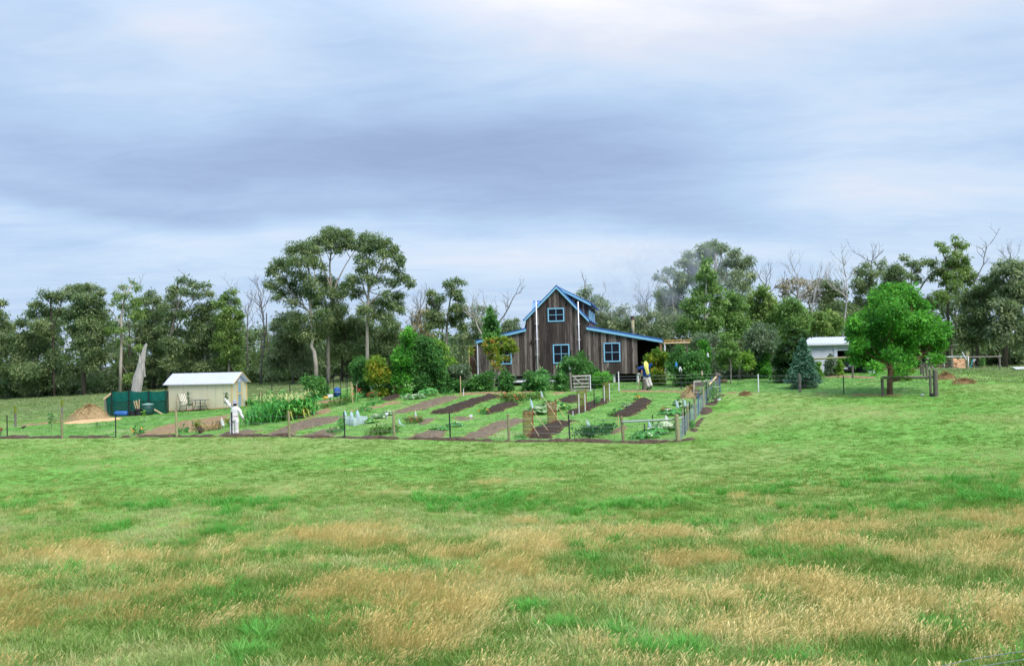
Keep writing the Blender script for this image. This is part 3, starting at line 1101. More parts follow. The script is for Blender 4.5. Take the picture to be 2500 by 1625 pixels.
    for i in range(n):
        a, b = xa + 0.5 + (dw - xa - 0.5) * i / n + .004, xa + 0.5 + (dw - xa - 0.5) * (i + 1) / n - .004
        m = MB()
        m.prism([(a, dy0, base(b) - .3), (b, dy0, base(b) - .3), (b, dy0, dzf(b)), (a, dy0, dzf(a))], (0, .03, 0))
        m.build('board', M['board'], dorm)
    n = 46
    for i in range(n):
        a, b = dy0 + (dy1 - dy0) * i / n + .005, dy0 + (dy1 - dy0) * (i + 1) / n - .005
        MB().box((dw - .03, a, zrw - .1), (dw - random.uniform(0, .008), b, dzf(dw))).build('board', M['board'], dorm)
    for yy in (1.3, 4.4, 7.6):
        window(H, yy, yy + 1.25, zrw + 0.55, dzf(dw) - 0.42, y=dw + .02, cols=1, rows=1, axis='y', fw=0.17)
    roof('dormer_roof', (xa, dz1 + .06), (dw + .22, dzf(dw) - .02 + .03), dy0 - .25, dy1 + .25)
    barge('barge_board', (xa + .15, dz1 + .04), (dw + .22, dzf(dw) + .012), h=0.16, y=dy0 - .28)
    MB().box((dw + .20, dy0 - .3, dzf(dw) - .03), (dw + .30, dy1 + .25, dzf(dw) + .10)).build('gutter', M['blue_roof'], H)
    # gabled dormer on the left, its ridge running across
    ry = 3.4
    rz = F.z(1312, 735, ry)
    x0 = F.x(1301, ry, 735)
    hw = 1.5
    m = MB()
    ez = rz - 1.25
    corrugated(m, (x0, ry - hw, ez), (xa, ry - hw, ez), (xa, ry, rz), (x0, ry, rz))
    corrugated(m, (xa, ry + hw, ez), (x0, ry + hw, ez), (x0, ry, rz), (xa, ry, rz))
    m.build('dormer_roof', M['blue_roof_pale'], H)
    m = MB()
    m.prism([(x0 + .15, ry - hw + .15, zl - .2), (x0 + .15, ry + hw - .15, zl - .2), (x0 + .15, ry + hw - .15, ez), (x0 + .15, ry, rz - .12), (x0 + .15, ry - hw + .15, ez)], (xa - x0, 0, 0))
    m.build('dormer', M['board'], H)
    MB().beam((x0, ry, rz + .01), (xa, ry, rz + .01), .16, .05).build('ridge_cap', M['blue_roof_pale'], H)
    # white vent pipes standing in front of the gable, with their clips
    for u0, v0, u1, v1 in ((1309, 734.5, 1313.3, 922), (1411.3, 736, 1416, 922)):
        xx = (F.x(u0, -.24, v0) + F.x(u1, -.24, v1)) / 2
        z0, z1 = F.z(u1, v1, -.24), F.z(u0, v0, -.24)
        pp = MB().tube([(xx, -.25, z0), (xx, -.25, z1)], .042, 8).build('vent_pipe', M['white_pvc'], H, smooth=True)
        for k in range(4):
            zz = z0 + (z1 - z0) * (k + 0.5) / 5
            MB().box((xx - .10, -.27, zz), (xx + .10, 0.0, zz + .035)).build('pipe_clip', M['white_pvc'], pp)
    # corner downpipe on the left
    MB().tube([(xL - .04, -.06, zLe - .05), (xL - .04, -.06, zb - .15)], .05, 8).build('downpipe', M['white_pvc'], H)
    MB().box((xL - .45, -.10, zb - .18), (xL + .02, .02, zb - .08)).build('pipe_elbow', M['white_pvc'], H)
    # stumps, bearer rail, and a near-black block painted as the shade below the floor
    for u in (1180, 1240, 1300, 1360, 1430, 1498, 1556):
        xx = F.x(u)
        zz = F.ground(xx, .3) - .05
        MB().lathe((xx, .22, 0), [(.10, zz), (.10, zb - .10), (.16, zb - .08), (.16, zb)]).build('stump', M['galv'], H)
        MB().lathe((xx, 6, 0), [(.09, F.ground(xx, 6) - .05), (.09, zb)]).build('stump', M['wood_grey_dark'], H)
    xx0, xx1 = F.x(1236), F.x(1396)
    zz = F.z(1270, 930)
    MB().box((xx0, -.30, zz - .07), (xx1, -.20, zz + .07)).build('bearer_rail', M['white_pvc'], H)
    MB().box((xL + .1, .9, -.9), (xR - .1, dep - .2, zb + .02)).build('underfloor_shade', M['core_and_shade'], H)
    # verandah on the right: deck, posts, back wall coloured near black to stand for the shade
    zd = zb + .02
    MB().box((xR, .15, zd - .16), (xV - .1, dep, zd)).build('deck', M['wood_grey'], H)
    MB().box((xR, 5.5, zd), (xV - .2, 5.6, roofz(xR) - .1)).build('verandah_shade_wall', M['core_and_shade'], H)
    xp = F.x(1614)
    MB().box((xp - .07, .05, F.ground(xp, .1) - .1), (xp + .07, .19, roofz(xp))).build('verandah_post', M['redwood'], H)
    xp2 = F.x(1624)
    MB().tube([(xp2, .1, F.ground(xp2, .1) - .1), (xp2, .1, zRw - .1)], .05, 8).build('downpipe', M['white_pvc'], H)
    for yy in (3.5, 7.0):
        MB().box((xp - .07, yy, F.ground(xp, yy) - .1), (xp + .07, yy + .13, roofz(xp))).build('verandah_post', M['redwood'], H)
    MB().box((xR + .25, .6, zd), (xR + 1.5, 1.3, zd + .5)).build('bench', M['redwood'], H)
    # pergola roof beyond the verandah
    xq = F.x(1686)
    pz = zRw - .03
    MB().box((xV + .05, .0, pz + .02), (xq + .1, 3.4, pz + .06)).build('pergola_roof', M['poly_roof'], H)
    for i in range(4):
        t = xV + .12 + (xq - xV - .15) * i / 3
        MB().box((t - .03, .02, pz - .10), (t + .03, 3.4, pz + .02)).build('pergola_rafter', M['wood_pale'] if i else M['redwood'], H)
    for yy in (.02, 3.3):
        MB().box((xV + .05, yy, pz - .20), (xq + .02, yy + .05, pz - .10)).build('pergola_beam', M['wood_pale'], H)
    MB().beam((xq - .1, 3.3, pz - .2), (xq - .1, 3.3, F.ground(xq, 3.3)), .1, .1).build('pergola_post', M['wood_grey'], H)
    # brown boarded annex on the left, set back
    xn0, xn1 = F.x(1145.5, 1.6), xL
    zt, zn = F.z(1155, 846, 1.6), F.z(1155, 932, 1.6)
    nb = 7
    an = MB().box((xn0 + .05, 1.64, zn), (xn1, 4.5, zt - .06)).build('annex', M['core_and_shade'], H)
    for i in range(nb):
        za_, zb_ = zn + (zt - zn) * i / nb + .008, zn + (zt - zn) * (i + 1) / nb - .008
        MB().box((xn0 + .05, 1.60, za_), (xn1 - .02, 1.635, zb_)).build('board', M['brown_panel'], an)
    MB().box((xn0 - .02, 1.56, zn), (xn0 + .05, 1.66, zt)).build('annex_post', M['wood_pale'], H)
    MB().box((xn0 - .10, 1.50, zt), (xn1 - .01, 4.6, zt + .07)).build('annex_roof', M['wood_grey'], H)
    # stove flue
    xf, zf = F.at(1545.5, 815, 3.0)
    zt = F.z(1545, 779, 3.0)
    fl = MB().tube([(xf, 3, zf - .4), (xf, 3, zt)], .125, 12).build('flue', M['flue'], H, smooth=True)
    MB().lathe((xf, 3, zt), [(.15, -.02), (.15, .06), (.12, .10), (.12, .16), (.16, .17), (.16, .20), (.05, .22)]).build('flue_cap', M['flue_cap'], fl)
    return F, (xf, 3, zt + .25)


M['poly_roof'] = netmat('amber_polycarbonate', (0.62, 0.40, 0.16), 0.85, trans=0.55)
M['flue'] = pm('sooty_flue', (0.20, 0.18, 0.10), (0.34, 0.31, 0.19), 4, 0.6, (1, 1, 2), 0.1)
M['flue_cap'] = pm('rusty_cap', (0.05, 0.03, 0.03), (0.12, 0.07, 0.06), 6, 0.8)
HF, FLUE_TOP = build_house()


def build_garage():
    F = Frame(2041, 913, 76.0, R(-2.5))
    g = thing('garage', 'white steel garage with two roller doors, one raised above the parked car', 'garage', F.o, rotz=-F.a)
    x0, x1 = F.x(1952), F.x(2137)
    ze, zt = F.z(2010, 839), F.z(2010, 823, 3.0)
    dep = 6.5
    d1 = (F.x(1962), F.x(2037))
    d2 = (F.x(2045), F.x(2119))
    zd = F.z(2010, 846.5)
    zg = -0.15
    m = MB()
    m.box((x0, 0, zg), (d1[0], .06, ze))
    m.box((d1[1], 0, zg), (d2[0], .06, ze))
    m.box((d2[1], 0, zg), (x1, .06, ze))
    m.box((d1[0], 0, zd), (d1[1], .06, ze))
    m.box((d2[0], 0, zd), (d2[1], .06, ze))
    m.build('front_wall', M['white_steel'], g)
    m = MB()
    m.box((x0, .06, zg), (x0 + .05, dep, ze))
    m.box((x1 - .05, .06, zg), (x1, dep, ze))
    m.box((x0, dep, zg), (x1, dep + .05, ze))
    m.build('side_wall', M['white_steel'], g)
    MB().box((x0 + .05, .5, zg), (x1 - .05, dep, zg + .05)).build('floor_slab', M['core_and_shade'], g)
    MB().box((x0 + .06, dep - .12, zg), (x1 - .06, dep - .02, ze)).build('inner_wall', M['core_and_shade'], g)  # this panel and the floor are coloured near black as the bay's shade
    mb = MB()
    corrugated(mb, (x0 - .15, -.22, ze), (x1 + .15, -.22, ze), (x1 + .15, 3.0, zt), (x0 - .15, 3.0, zt), pitch=.2, amp=.018)
    corrugated(mb, (x1 + .15, dep + .2, ze), (x0 - .15, dep + .2, ze), (x0 - .15, 3.0, zt), (x1 + .15, 3.0, zt), pitch=.2, amp=.018)
    rf = mb.build('roof', M['white_steel'], g)
    for xx in (x0, x1 - .05):
        MB().prism([(xx, .0, ze), (xx, dep, ze), (xx, 3.0, zt - .03)], (.05, 0, 0)).build('gable_wall', M['white_steel'], g)
    MB().box((x0 - .2, -.32, ze - .10), (x1 + .2, -.20, ze + .0)).build('gutter', M['galv'], g)
    for (a, b), lo in ((d1, zg), (d2, F.z(2060, 855))):
        n = max(2, int((zd - lo) / .075))
        m = MB()
        vs, fs = [], []
        for i in range(2 * n + 1):
            z = lo + (zd - lo) * i / (2 * n)
            y = .04 if i % 2 else .065
            vs += [(a, y, z), (b, y, z)]
        for i in range(2 * n):
            fs.append((2 * i, 2 * i + 1, 2 * i + 3, 2 * i + 2))
        m.add(vs, fs)
        dr = m.build('roller_door', M['white_steel'], g)
        MB().box((a, .02, lo), (b, .09, lo + .07)).build('bottom_rail', M['galv'], dr)
    MB().box((d1[0] - .3, -.1, zg - .1), (d2[1] + .3, .3, zg + .02)).build('door_sill', M['galv'], g)
    return F, d2, zg


GF, GD2, GZG = build_garage()


def build_car():
    """front of a silver car standing in the open bay"""
    w = GF.world((GD2[0] + GD2[1]) / 2 - .25, 1.2, GZG + .06)
    c = thing('parked_car', 'silver car with dark bumper facing out of the open garage bay', 'car', w, rotz=-GF.a)
    car = pm('silver_paint', (0.36, 0.38, 0.42), (0.42, 0.44, 0.48), 2, 0.3, bump=0, metal=0.5)
    blk = pm('black_plastic', (0.012, 0.012, 0.014), (0.03, 0.03, 0.034), 6, 0.6, bump=0)
    W = .84
    m = MB()
    prof = [(0.06, .42), (.0, .62), (.04, .78), (.30, .90), (1.05, .98), (1.75, 1.45), (2.6, 1.52), (3.7, 1.50), (4.1, 1.0), (4.2, .45)]
    n = len(prof)
    vs = [(-W, y, z) for y, z in prof] + [(W, y, z) for y, z in prof]
    m.add(vs, [tuple(range(n)), tuple(range(2 * n - 1, n - 1, -1))] + [(i, n + i, n + (i + 1) % n, (i + 1) % n) for i in range(n)])
    m.build('body', car, c)
    MB().prism([(-.70, 1.10, 1.01), (.70, 1.10, 1.01), (.60, 1.72, 1.44), (-.60, 1.72, 1.44)], (0, -.015, .015)).build('windscreen', M['glass'], c)
    MB().box((-.87, -.12, .28), (.87, .35, .62)).build('bumper', blk, c)
    MB().box((-.36, -.03, .64), (.36, .05, .78)).build('grille', blk, c)
    MB().box((-.24, -.15, .44), (.24, -.12, .56)).build('number_plate', M['white_pvc'], c)
    for sx in (-1, 1):
        MB().box((sx * .60 - .17, -.02, .64), (sx * .60 + .17, .10, .78)).build('headlight', M['white_pvc'], c)
        MB().box((sx * .95 - .09, 1.15, .98), (sx * .95 + .09, 1.28, 1.12)).build('mirror', blk, c)
        for yy in (.75, 3.4):
            wl = MB().tube([(sx * .70, yy, .31), (sx * .88, yy, .31)], .31, 14).build('wheel', blk, c)
            MB().tube([(sx * .875, yy, .31), (sx * .89, yy, .31)], .19, 10).build('rim', M['galv'], wl)


build_car()


def build_greenhouse():
    F = Frame(412, 1004, 67.0, R(9.0))
    g = thing('greenhouse', 'cream plastic walled greenhouse with white pitched roof and timber framed door', 'greenhouse', F.o, rotz=-F.a)
    x1 = F.x(565, 0, 960)
    ze = F.z(412, 938)
    ze = (ze + F.z(565, 931)) / 2
    zt = ze + .62
    dep = 2.35
    film = netmat('cream_greenhouse_film', (0.84, 0.79, 0.60), 0.76, trans=0.40)
    roofm = netmat('white_roof_film', (0.50, 0.52, 0.68), 0.95, trans=0.25)
    gr = lambda x, y: F.ground(x, y)
    zb = lambda x, y: gr(x, y) - .06
    nseg = 8
    for i in range(nseg):
        a, b = x1 * i / nseg, x1 * (i + 1) / nseg
        m = MB()
        m.add([(a + .01, 0, zb(a, 0)), (b - .01, 0, zb(b, 0)), (b - .01, 0, ze), (a + .01, 0, ze)], [(0, 1, 2, 3)])
        m.build('wall_sheet', film, g)
        m = MB()
        m.add([(a + .01, dep, zb(a, dep)), (b - .01, dep, zb(b, dep)), (b - .01, dep, ze), (a + .01, dep, ze)], [(3, 2, 1, 0)])
        m.build('wall_sheet', film, g)
    m = MB()
    m.add([(0, 0, zb(0, 0)), (0, dep, zb(0, dep)), (0, dep, ze), (0, dep / 2, zt), (0, 0, ze)], [(0, 1, 2, 3, 4)])
    m.build('end_wall', film, g)
    da, db = .85, 1.55
    m = MB()
    m.add([(x1, 0, zb(x1, 0)), (x1, da, zb(x1, da)), (x1, da, ze), (x1, 0, ze)], [(0, 1, 2, 3)])
    m.add([(x1, db, zb(x1, db)), (x1, dep, zb(x1, dep)), (x1, dep, ze), (x1, db, ze)], [(0, 1, 2, 3)])
    m.build('end_wall', film, g)
    m = MB()
    m.add([(x1, 0, ze), (x1, dep, ze), (x1, dep / 2, zt)], [(0, 1, 2)])
    m.build('gable_sheet', roofm, g)
    # frame
    fr = pm('yellow_pine_stud', (0.46, 0.33, 0.15), (0.60, 0.46, 0.26), 5, 0.7, (3, 3, .7), .2)
    for i in range(14):
        a = x1 * i / 13
        MB().beam((a, .05, zb(a, 0)), (a, .05, ze), .07 if i not in (0, 13) else .11, .05).build('stud', fr, g)
        MB().beam((a, .0, ze + .0), (a, dep / 2, zt - .03), .05, .05).build('rafter', fr, g)
    for z in (.42, .95):
        MB().beam((0, .06, ze * z), (x1, .06, ze * z + (0.0)), .04, .05).build('girt', fr, g)
    MB().beam((0, -.01, ze - .03), (x1, -.01, ze - .03), .05, .09).build('top_plate', fr, g)
    MB().beam((0, -.012, gr(0, 0) + .02), (x1, -.012, gr(x1, 0) + .02), .06, .10).build('bottom_plate', M['redwood'], g)
    for yy in (.02, da, db, dep - .03):
        MB().beam((x1 + .03, yy, zb(x1, yy)), (x1 + .03, yy, ze), .08, .09).build('door_post' if yy in (da, db) else 'corner_post', fr, g)
    dm = pm('blue_door_film', (0.14, 0.26, 0.36), (0.22, 0.36, 0.46), 2, .4, bump=0)
    d = MB().box((x1 - .02, da + .04, gr(x1, da) + .05), (x1 + .0, db - .04, ze - .04)).build('door', dm, g)
    MB().box((x1, da + .03, ze * .55), (x1 + .03, db - .03, ze * .55 + .12)).build('door_rail', fr, d)
    MB().beam((x1 + .02, dep / 2, ze), (x1 + .02, dep / 2, zt - .02), .05, .05).build('king_post', M['white_pvc'], g)
    # roof sheets
    ov = .16
    sl = (zt - ze) / (dep / 2)
    for sgn in (0, 1):
        m = MB()
        y0, y1_ = (-ov, dep / 2) if sgn == 0 else (dep + ov, dep / 2)
        k = 12
        vs, fs = [], []
        for i in range(k + 1):
            xx = -.30 + (x1 + .55) * i / k
            sag = .012 * math.sin(i * 1.9)
            vs += [(xx, y0, ze - ov * sl + .03 + sag), (xx, (y0 + y1_) / 2, (ze - ov * sl + zt) / 2 + .05 - abs(sag)), (xx, y1_, zt + .04)]
        for i in range(k):
            for j in range(2):
                a = 3 * i + j
                fs.append((a, a + 3, a + 4, a + 1))
        m.add(vs, fs)
        m.build('roof_sheet', roofm, g)
    MB().beam((-.30, -ov - .01, ze - ov * sl + .03), (x1 + .25, -ov - .01, ze - ov * sl + .03), .02, .07).build('eave_flap', M['white_pvc'], g)
    MB().beam((x1 + .25, -ov, ze - ov * sl + .02), (x1 + .25, dep / 2, zt + .03), .05, .05).build('verge_batten', fr, g)
    MB().beam((x1 + .25, dep + ov, ze - ov * sl + .02), (x1 + .25, dep / 2, zt + .03), .05, .05).build('verge_batten', fr, g)
    # things standing inside, seen dimly
    sh = F.world(.75, .5, gr(.75, .5))
    t = thing('potting_bench', 'orange trays on a timber bench inside the greenhouse', 'bench', sh, rotz=-F.a)
    MB().box((-.6, -.2, .75), (.7, .5, .8)).build('bench_top', M['wood_pale'], t)
    MB().box((-.55, -.15, .8), (.6, .1, .92)).build('seed_tray', pm('orange_tray', (.6, .14, .06), (.7, .2, .1), 3, .5, bump=0), t)
    for sx in (-.55, .65):
        MB().box((sx - .03, -.15, -.05), (sx + .03, .45, .75)).build('leg', M['wood_pale'], t)
    wb = MB()
    wp = F.world(2.85, .35, gr(2.85, .35) + .55)
    wb.base = wp
    o = MB().lathe((0, 0, 0), [(.13, 0), (.17, .38), (.18, .38), (.18, .41)]).build('bucket', pm('pale_green_bucket', (.55, .68, .30), (.62, .74, .38), 3, .4, bump=0), None, loc=wp)
    tag(o, 'pale green bucket on a stand behind the greenhouse film', 'bucket')
    st = thing('plant_stand', 'low white stand holding the green bucket in the greenhouse', 'stand', F.world(3.0, .35, gr(3.0, .35)), rotz=-F.a)
    MB().box((-.4, -.2, .50), (.7, .3, .55)).build('top', M['white_pvc'], st)
    for sx in (-.35, .65):
        MB().box((sx - .03, -.15, -.05), (sx + .03, .25, .5)).build('leg', M['white_pvc'], st)
    return F


GHF = build_greenhouse()


def build_shade_house():
    F = Frame(264, 1018, 65.0, R(9))
    t = thing('shade_enclosure', 'dark green shade cloth enclosure on black posts beside the greenhouse', 'enclosure', F.o, rotz=-F.a)
    cloth = netmat('green_shade_cloth', (0.004, 0.080, 0.062), 0.80, trans=0.3)
    cl2 = netmat('green_shade_cloth_upper', (0.004, 0.115, 0.092), 0.94, trans=0.3)
    us = [264, 274, 316, 364, 407]
    tops = [958, 955, 953, 954, 952]
    bots = [1018, 1016, 1013, 1010, 1006]
    xs = [F.x(u, 0, 980) for u in us]
    zt = [F.z(u, v) for u, v in zip(us, tops)]
    zb = [F.ground(x, 0) - .03 for x in xs]
    x00 = F.x(246, -.5, 980)
    for i in range(len(xs) - 1):
        n = 7
        for (lo, hi, mt, nm) in ((0, .62, cloth, 'cloth_lower'), (.60, 1.0, cl2, 'cloth_upper')):
            m = MB()
            vs, fs = [], []
            for k in range(n + 1):
                tt = k / n
                a, b = zb[i] + (zb[i + 1] - zb[i]) * tt, zt[i] + (zt[i + 1] - zt[i]) * tt - .07 * math.sin(math.pi * tt)
                x = xs[i] + (xs[i + 1] - xs[i]) * tt
                for q in range(4):
                    f = lo + (hi - lo) * q / 3
                    vs.append((x, .04 * math.sin(k * 2.1 + q) + (.0 if nm == 'cloth_lower' else -.012), a + (b - a) * f))
            for k in range(n):
                for q in range(3):
                    c = 4 * k + q
                    fs.append((c, c + 4, c + 5, c + 1))
            m.add(vs, fs)
            m.build(nm, mt, t, smooth=True)
    for x, a, b in zip(xs[1:], zt[1:], zb[1:]):
        MB().beam((x, -.06, b), (x, -.06, a + .05), .05, .05).build('post', M['steel_black'], t)
        MB().beam((x - .7, 1.5, b), (x - .7, 1.5, a - .05), .05, .05).build('post', M['steel_black'], t)
    # back and left walls, old timber corner
    m = MB()
    m.add([(xs[0] - .3, 1.5, zb[0]), (xs[-1] - .7, 1.5, zb[-1]), (xs[-1] - .7, 1.5, zt[-1] - .12), (xs[0] - .3, 1.5, zt[0] - .15)], [(0, 1, 2, 3)])
    m.build('cloth_back', cloth, t)
    m = MB()
    zq = F.z(250, 975, -.3)
    m.add([(x00, .0, zb[0] - .1), (xs[0] + .02, 0, zb[0]), (xs[0] + .02, 0, zt[0]), (x00, .0, zq)], [(0, 1, 2, 3)])
    m.add([(x00, .0, zb[0] - .1), (xs[0] - .3, 1.5, zb[0]), (xs[0] - .3, 1.5, zt[0] - .15), (x00, .0, zq)], [(0, 1, 2, 3)])
    m.build('cloth_side', cloth, t)
    MB().beam((x00 - .08, -.04, zq), (xs[1] - .05, -.04, zt[1] - .12), .05, .12).build('sloping_batten', M['wood_pale'], t)
    MB().beam((x00 + .12, -.05, zb[0] - .2), (x00 + .02, -.05, zq), .09, .09).build('corner_post', M['wood_grey'], t)
    return F


SHF = build_shade_house()


def build_woodshed():
    F = Frame(2320, 900, 84.0, 0)
    t = thing('wood_shed', 'open timber shed roofed with tin and stacked with dark firewood', 'shed', F.o)
    x0, x1 = F.x(2262), F.x(2324)
    zt = F.z(2320, 843)
    for xx in (x0, x1):
        for yy in (0, 2.2):
            MB().beam((xx, yy, F.ground(xx, yy) - .05), (xx, yy, zt - yy * .05), .16, .16).build('post', M['wood_grey_dark'], t)
    mb = MB()
    corrugated(mb, (x0 - .3, -.3, zt + .02), (x1 + .45, -.3, zt + .02), (x1 + .45, 2.6, zt - .1), (x0 - .3, 2.6, zt - .1))
    mb.build('roof', M['galv'], t)
    MB().beam((x0 - .2, -.1, zt - .06), (x1 + .3, -.1, zt - .06), .06, .12).build('roof_beam', M['wood_grey'], t)
    MB().box((x0, 2.15, F.ground(x0, 2) - .1), (x1, 2.2, zt - .15)).build('back_wall', M['core_and_shade'], t)
    rs = random.Random(5)
    lg = pm('split_log_dark', (.07, .045, .03), (.16, .10, .07), 5, .9, rand=.35, bump=.4)
    lo = pm('split_log_fresh', (.50, .26, .13), (.68, .43, .26), 4, .85, rand=.2, bump=.4)
    me_d = MB().tube([(0, 0, 0), (0, .42, 0)], [.10, .095], 6).build('firewood_log', lg)
    me_f = MB().prism([(-.24, 0, -.07), (.24, 0, -.06), (.25, 0, .05), (.0, 0, .09), (-.25, 0, .06)], (0, .3, 0)).build('firewood_log', lo)
    d1, d2 = me_d.data, me_f.data
    for o in (me_d, me_f):
        bpy.data.objects.remove(o)
    # dark stack in the shed: the stack is the thing, its logs the pieces
    st = thing('firewood_stack', 'dark seasoned firewood stacked inside the timber shed', 'firewood', F.world(x0, .3, 0))
    for r in range(11):
        for c in range(int((x1 - x0 - .2) / .19)):
            xx = .15 + c * .19 + (r % 2) * .09
            zz = F.ground(x0 + xx, .3) + .1 + r * .125
            if r > 8 + 2.5 * math.sin(c * .9) or (r > 7 and xx > x1 - x0 - .75):
                continue
            o = mesh_obj('firewood_log', d1, st, (xx + rs.uniform(-.02, .02), rs.uniform(-.06, .06), zz))
            o.rotation_euler = (0, rs.uniform(0, 3), 0)
            o.scale = (1, 1, rs.uniform(.85, 1.1))
    sp = thing('firewood_stack', 'fresh orange split firewood stacked beside the timber shed', 'firewood', F.world(F.x(2327), .2, 0))
    wide = F.x(2360) - F.x(2327)
    for r in range(7):
        for c in range(3):
            if r == 6 and c == 1:
                continue
            xx = .22 + c * (wide - .2) / 3 + (r % 2) * .08
            o = mesh_obj('firewood_log', d2, sp, (xx, rs.uniform(-.05, .05), F.ground(F.x(2327) + xx, .2) + .08 + r * .135))
            o.rotation_euler = (0, rs.uniform(-.12, .12), rs.uniform(-.15, .15))
            o.scale = (rs.uniform(.8, 1.0), 1, rs.uniform(.8, 1.1))
    return F


build_woodshed()

# ================================================================== trees and shrubs
COVER = 5.0


def leaves(blobs, n_area, L, W, rng, droop=0.3, shell=0.55, sub=0.60, upb=0.35, tvar=0.25, tbase=0.5, nmax=60000, flat=0.5):
    """leaf blades filling foliage masses. blobs: (centre, (rx, ry, rz), density). returns V, F, tint, sub-centres"""
    Vs, tints, subs = [], [], []
    for c, r, dens in blobs:
        r = np.asarray(r, float)
        ns = int(np.clip(7 + 2.2 * (r.mean() / 0.6) ** 1.3, 8, 26))
        d = rng.normal(size=(ns, 3))
        d[:, 2] += upb
        d /= np.linalg.norm(d, axis=1)[:, None]
        sc = np.asarray(c) + d * r * rng.uniform(0.35, 0.80, (ns, 1))
        sr = r.mean() * sub * rng.uniform(0.7, 1.25, ns)
        st = tbase + rng.normal(size=ns) * tvar
        subs.append((np.asarray(c), sc))
        n = int(min(nmax, COVER * n_area * dens * (r[0] * r[2]) * 3.14 / (L * W)))
        if n < 8:
            n = 8
        k = rng.integers(0, ns, n)
        q = rng.normal(size=(n, 3))
        q /= np.linalg.norm(q, axis=1)[:, None]
        rad = rng.random(n) ** shell
        pos = sc[k] + q * (sr[k] * rad)[:, None] * np.array([1.15, 1.15, 0.85])
        # blade axes: outward and drooping
        ax = q * 0.6 + rng.normal(size=(n, 3)) * 0.7
        ax[:, 2] -= droop * 1.6
        ax /= np.linalg.norm(ax, axis=1)[:, None]
        nr = rng.normal(size=(n, 3)) * (1 - flat) + q * flat
        nr[:, 2] += flat * 0.8
        sd = np.cross(ax, nr)
        sd /= (np.linalg.norm(sd, axis=1)[:, None] + 1e-9)
        z_ = np.clip(rng.lognormal(-.08, .38, n), .4, 2.1)[:, None]
        l, w = L * z_, W * z_ * rng.uniform(.75, 1.2, n)[:, None]
        cup = np.cross(sd, ax) * w * 0.25
        Vs.append(np.stack([pos, pos + ax * l * 0.45 + sd * w * 0.5 + cup, pos + ax * l, pos + ax * l * 0.45 - sd * w * 0.5 + cup], 1).reshape(-1, 3))
        hgt = (pos[:, 2] - c[2]) / (r[2] + 1e-6)
        tints.append(np.clip(st[k] + rng.normal(size=n) * 0.16, 0, 1))
    V = np.concatenate(Vs)
    F = np.arange(len(V)).reshape(-1, 4)
    return V, F, np.concatenate(tints), subs


def bez(a, b, c, n=5):
    a, b, c = Vector(a), Vector(b), Vector(c)
    return [a * (1 - t) ** 2 + b * (2 * t * (1 - t)) + c * t * t for t in [i / (n - 1) for i in range(n)]]


def seg_at(path, z):
    """point of a polyline at height z"""
    for a, b in zip(path[:-1], path[1:]):
        if (a.z - z) * (b.z - z) <= 0 and abs(a.z - b.z) > 1e-6:
            return a.lerp(b, (z - a.z) / (b.z - a.z))
    return path[-1].copy() if z > path[-1].z else path[0].copy()


def dead_twigs(mb, p, d, length, rad, depth, rs, up=0.25):
    """a bare branch that forks"""
    n = 3
    pts, q, dd = [p], p.copy(), d.copy()
    for i in range(n):
        dd = (dd + Vector((rs.uniform(-.28, .28), rs.uniform(-.28, .28), rs.uniform(-.12, .22) + up * 0.1))).normalized()
        q = q + dd * (length / n)
        pts.append(q.copy())
    mb.tube(pts, [rad, rad * .85, rad * .7, rad * .5], 4 if rad < .05 else 6, cap=False)
    if depth <= 0:
        return
    for k in range(rs.choice((2, 3)) if depth > 1 else 2):
        i = rs.choice((1, 2, 3, 3))
        nd = (dd + Vector((rs.uniform(-.9, .9), rs.uniform(-.9, .9), rs.uniform(-.1, .6)))).normalized()
        dead_twigs(mb, pts[i], nd, length * rs.uniform(.5, .75), rad * .55, depth - 1, rs, up)


TREE_N = [0]


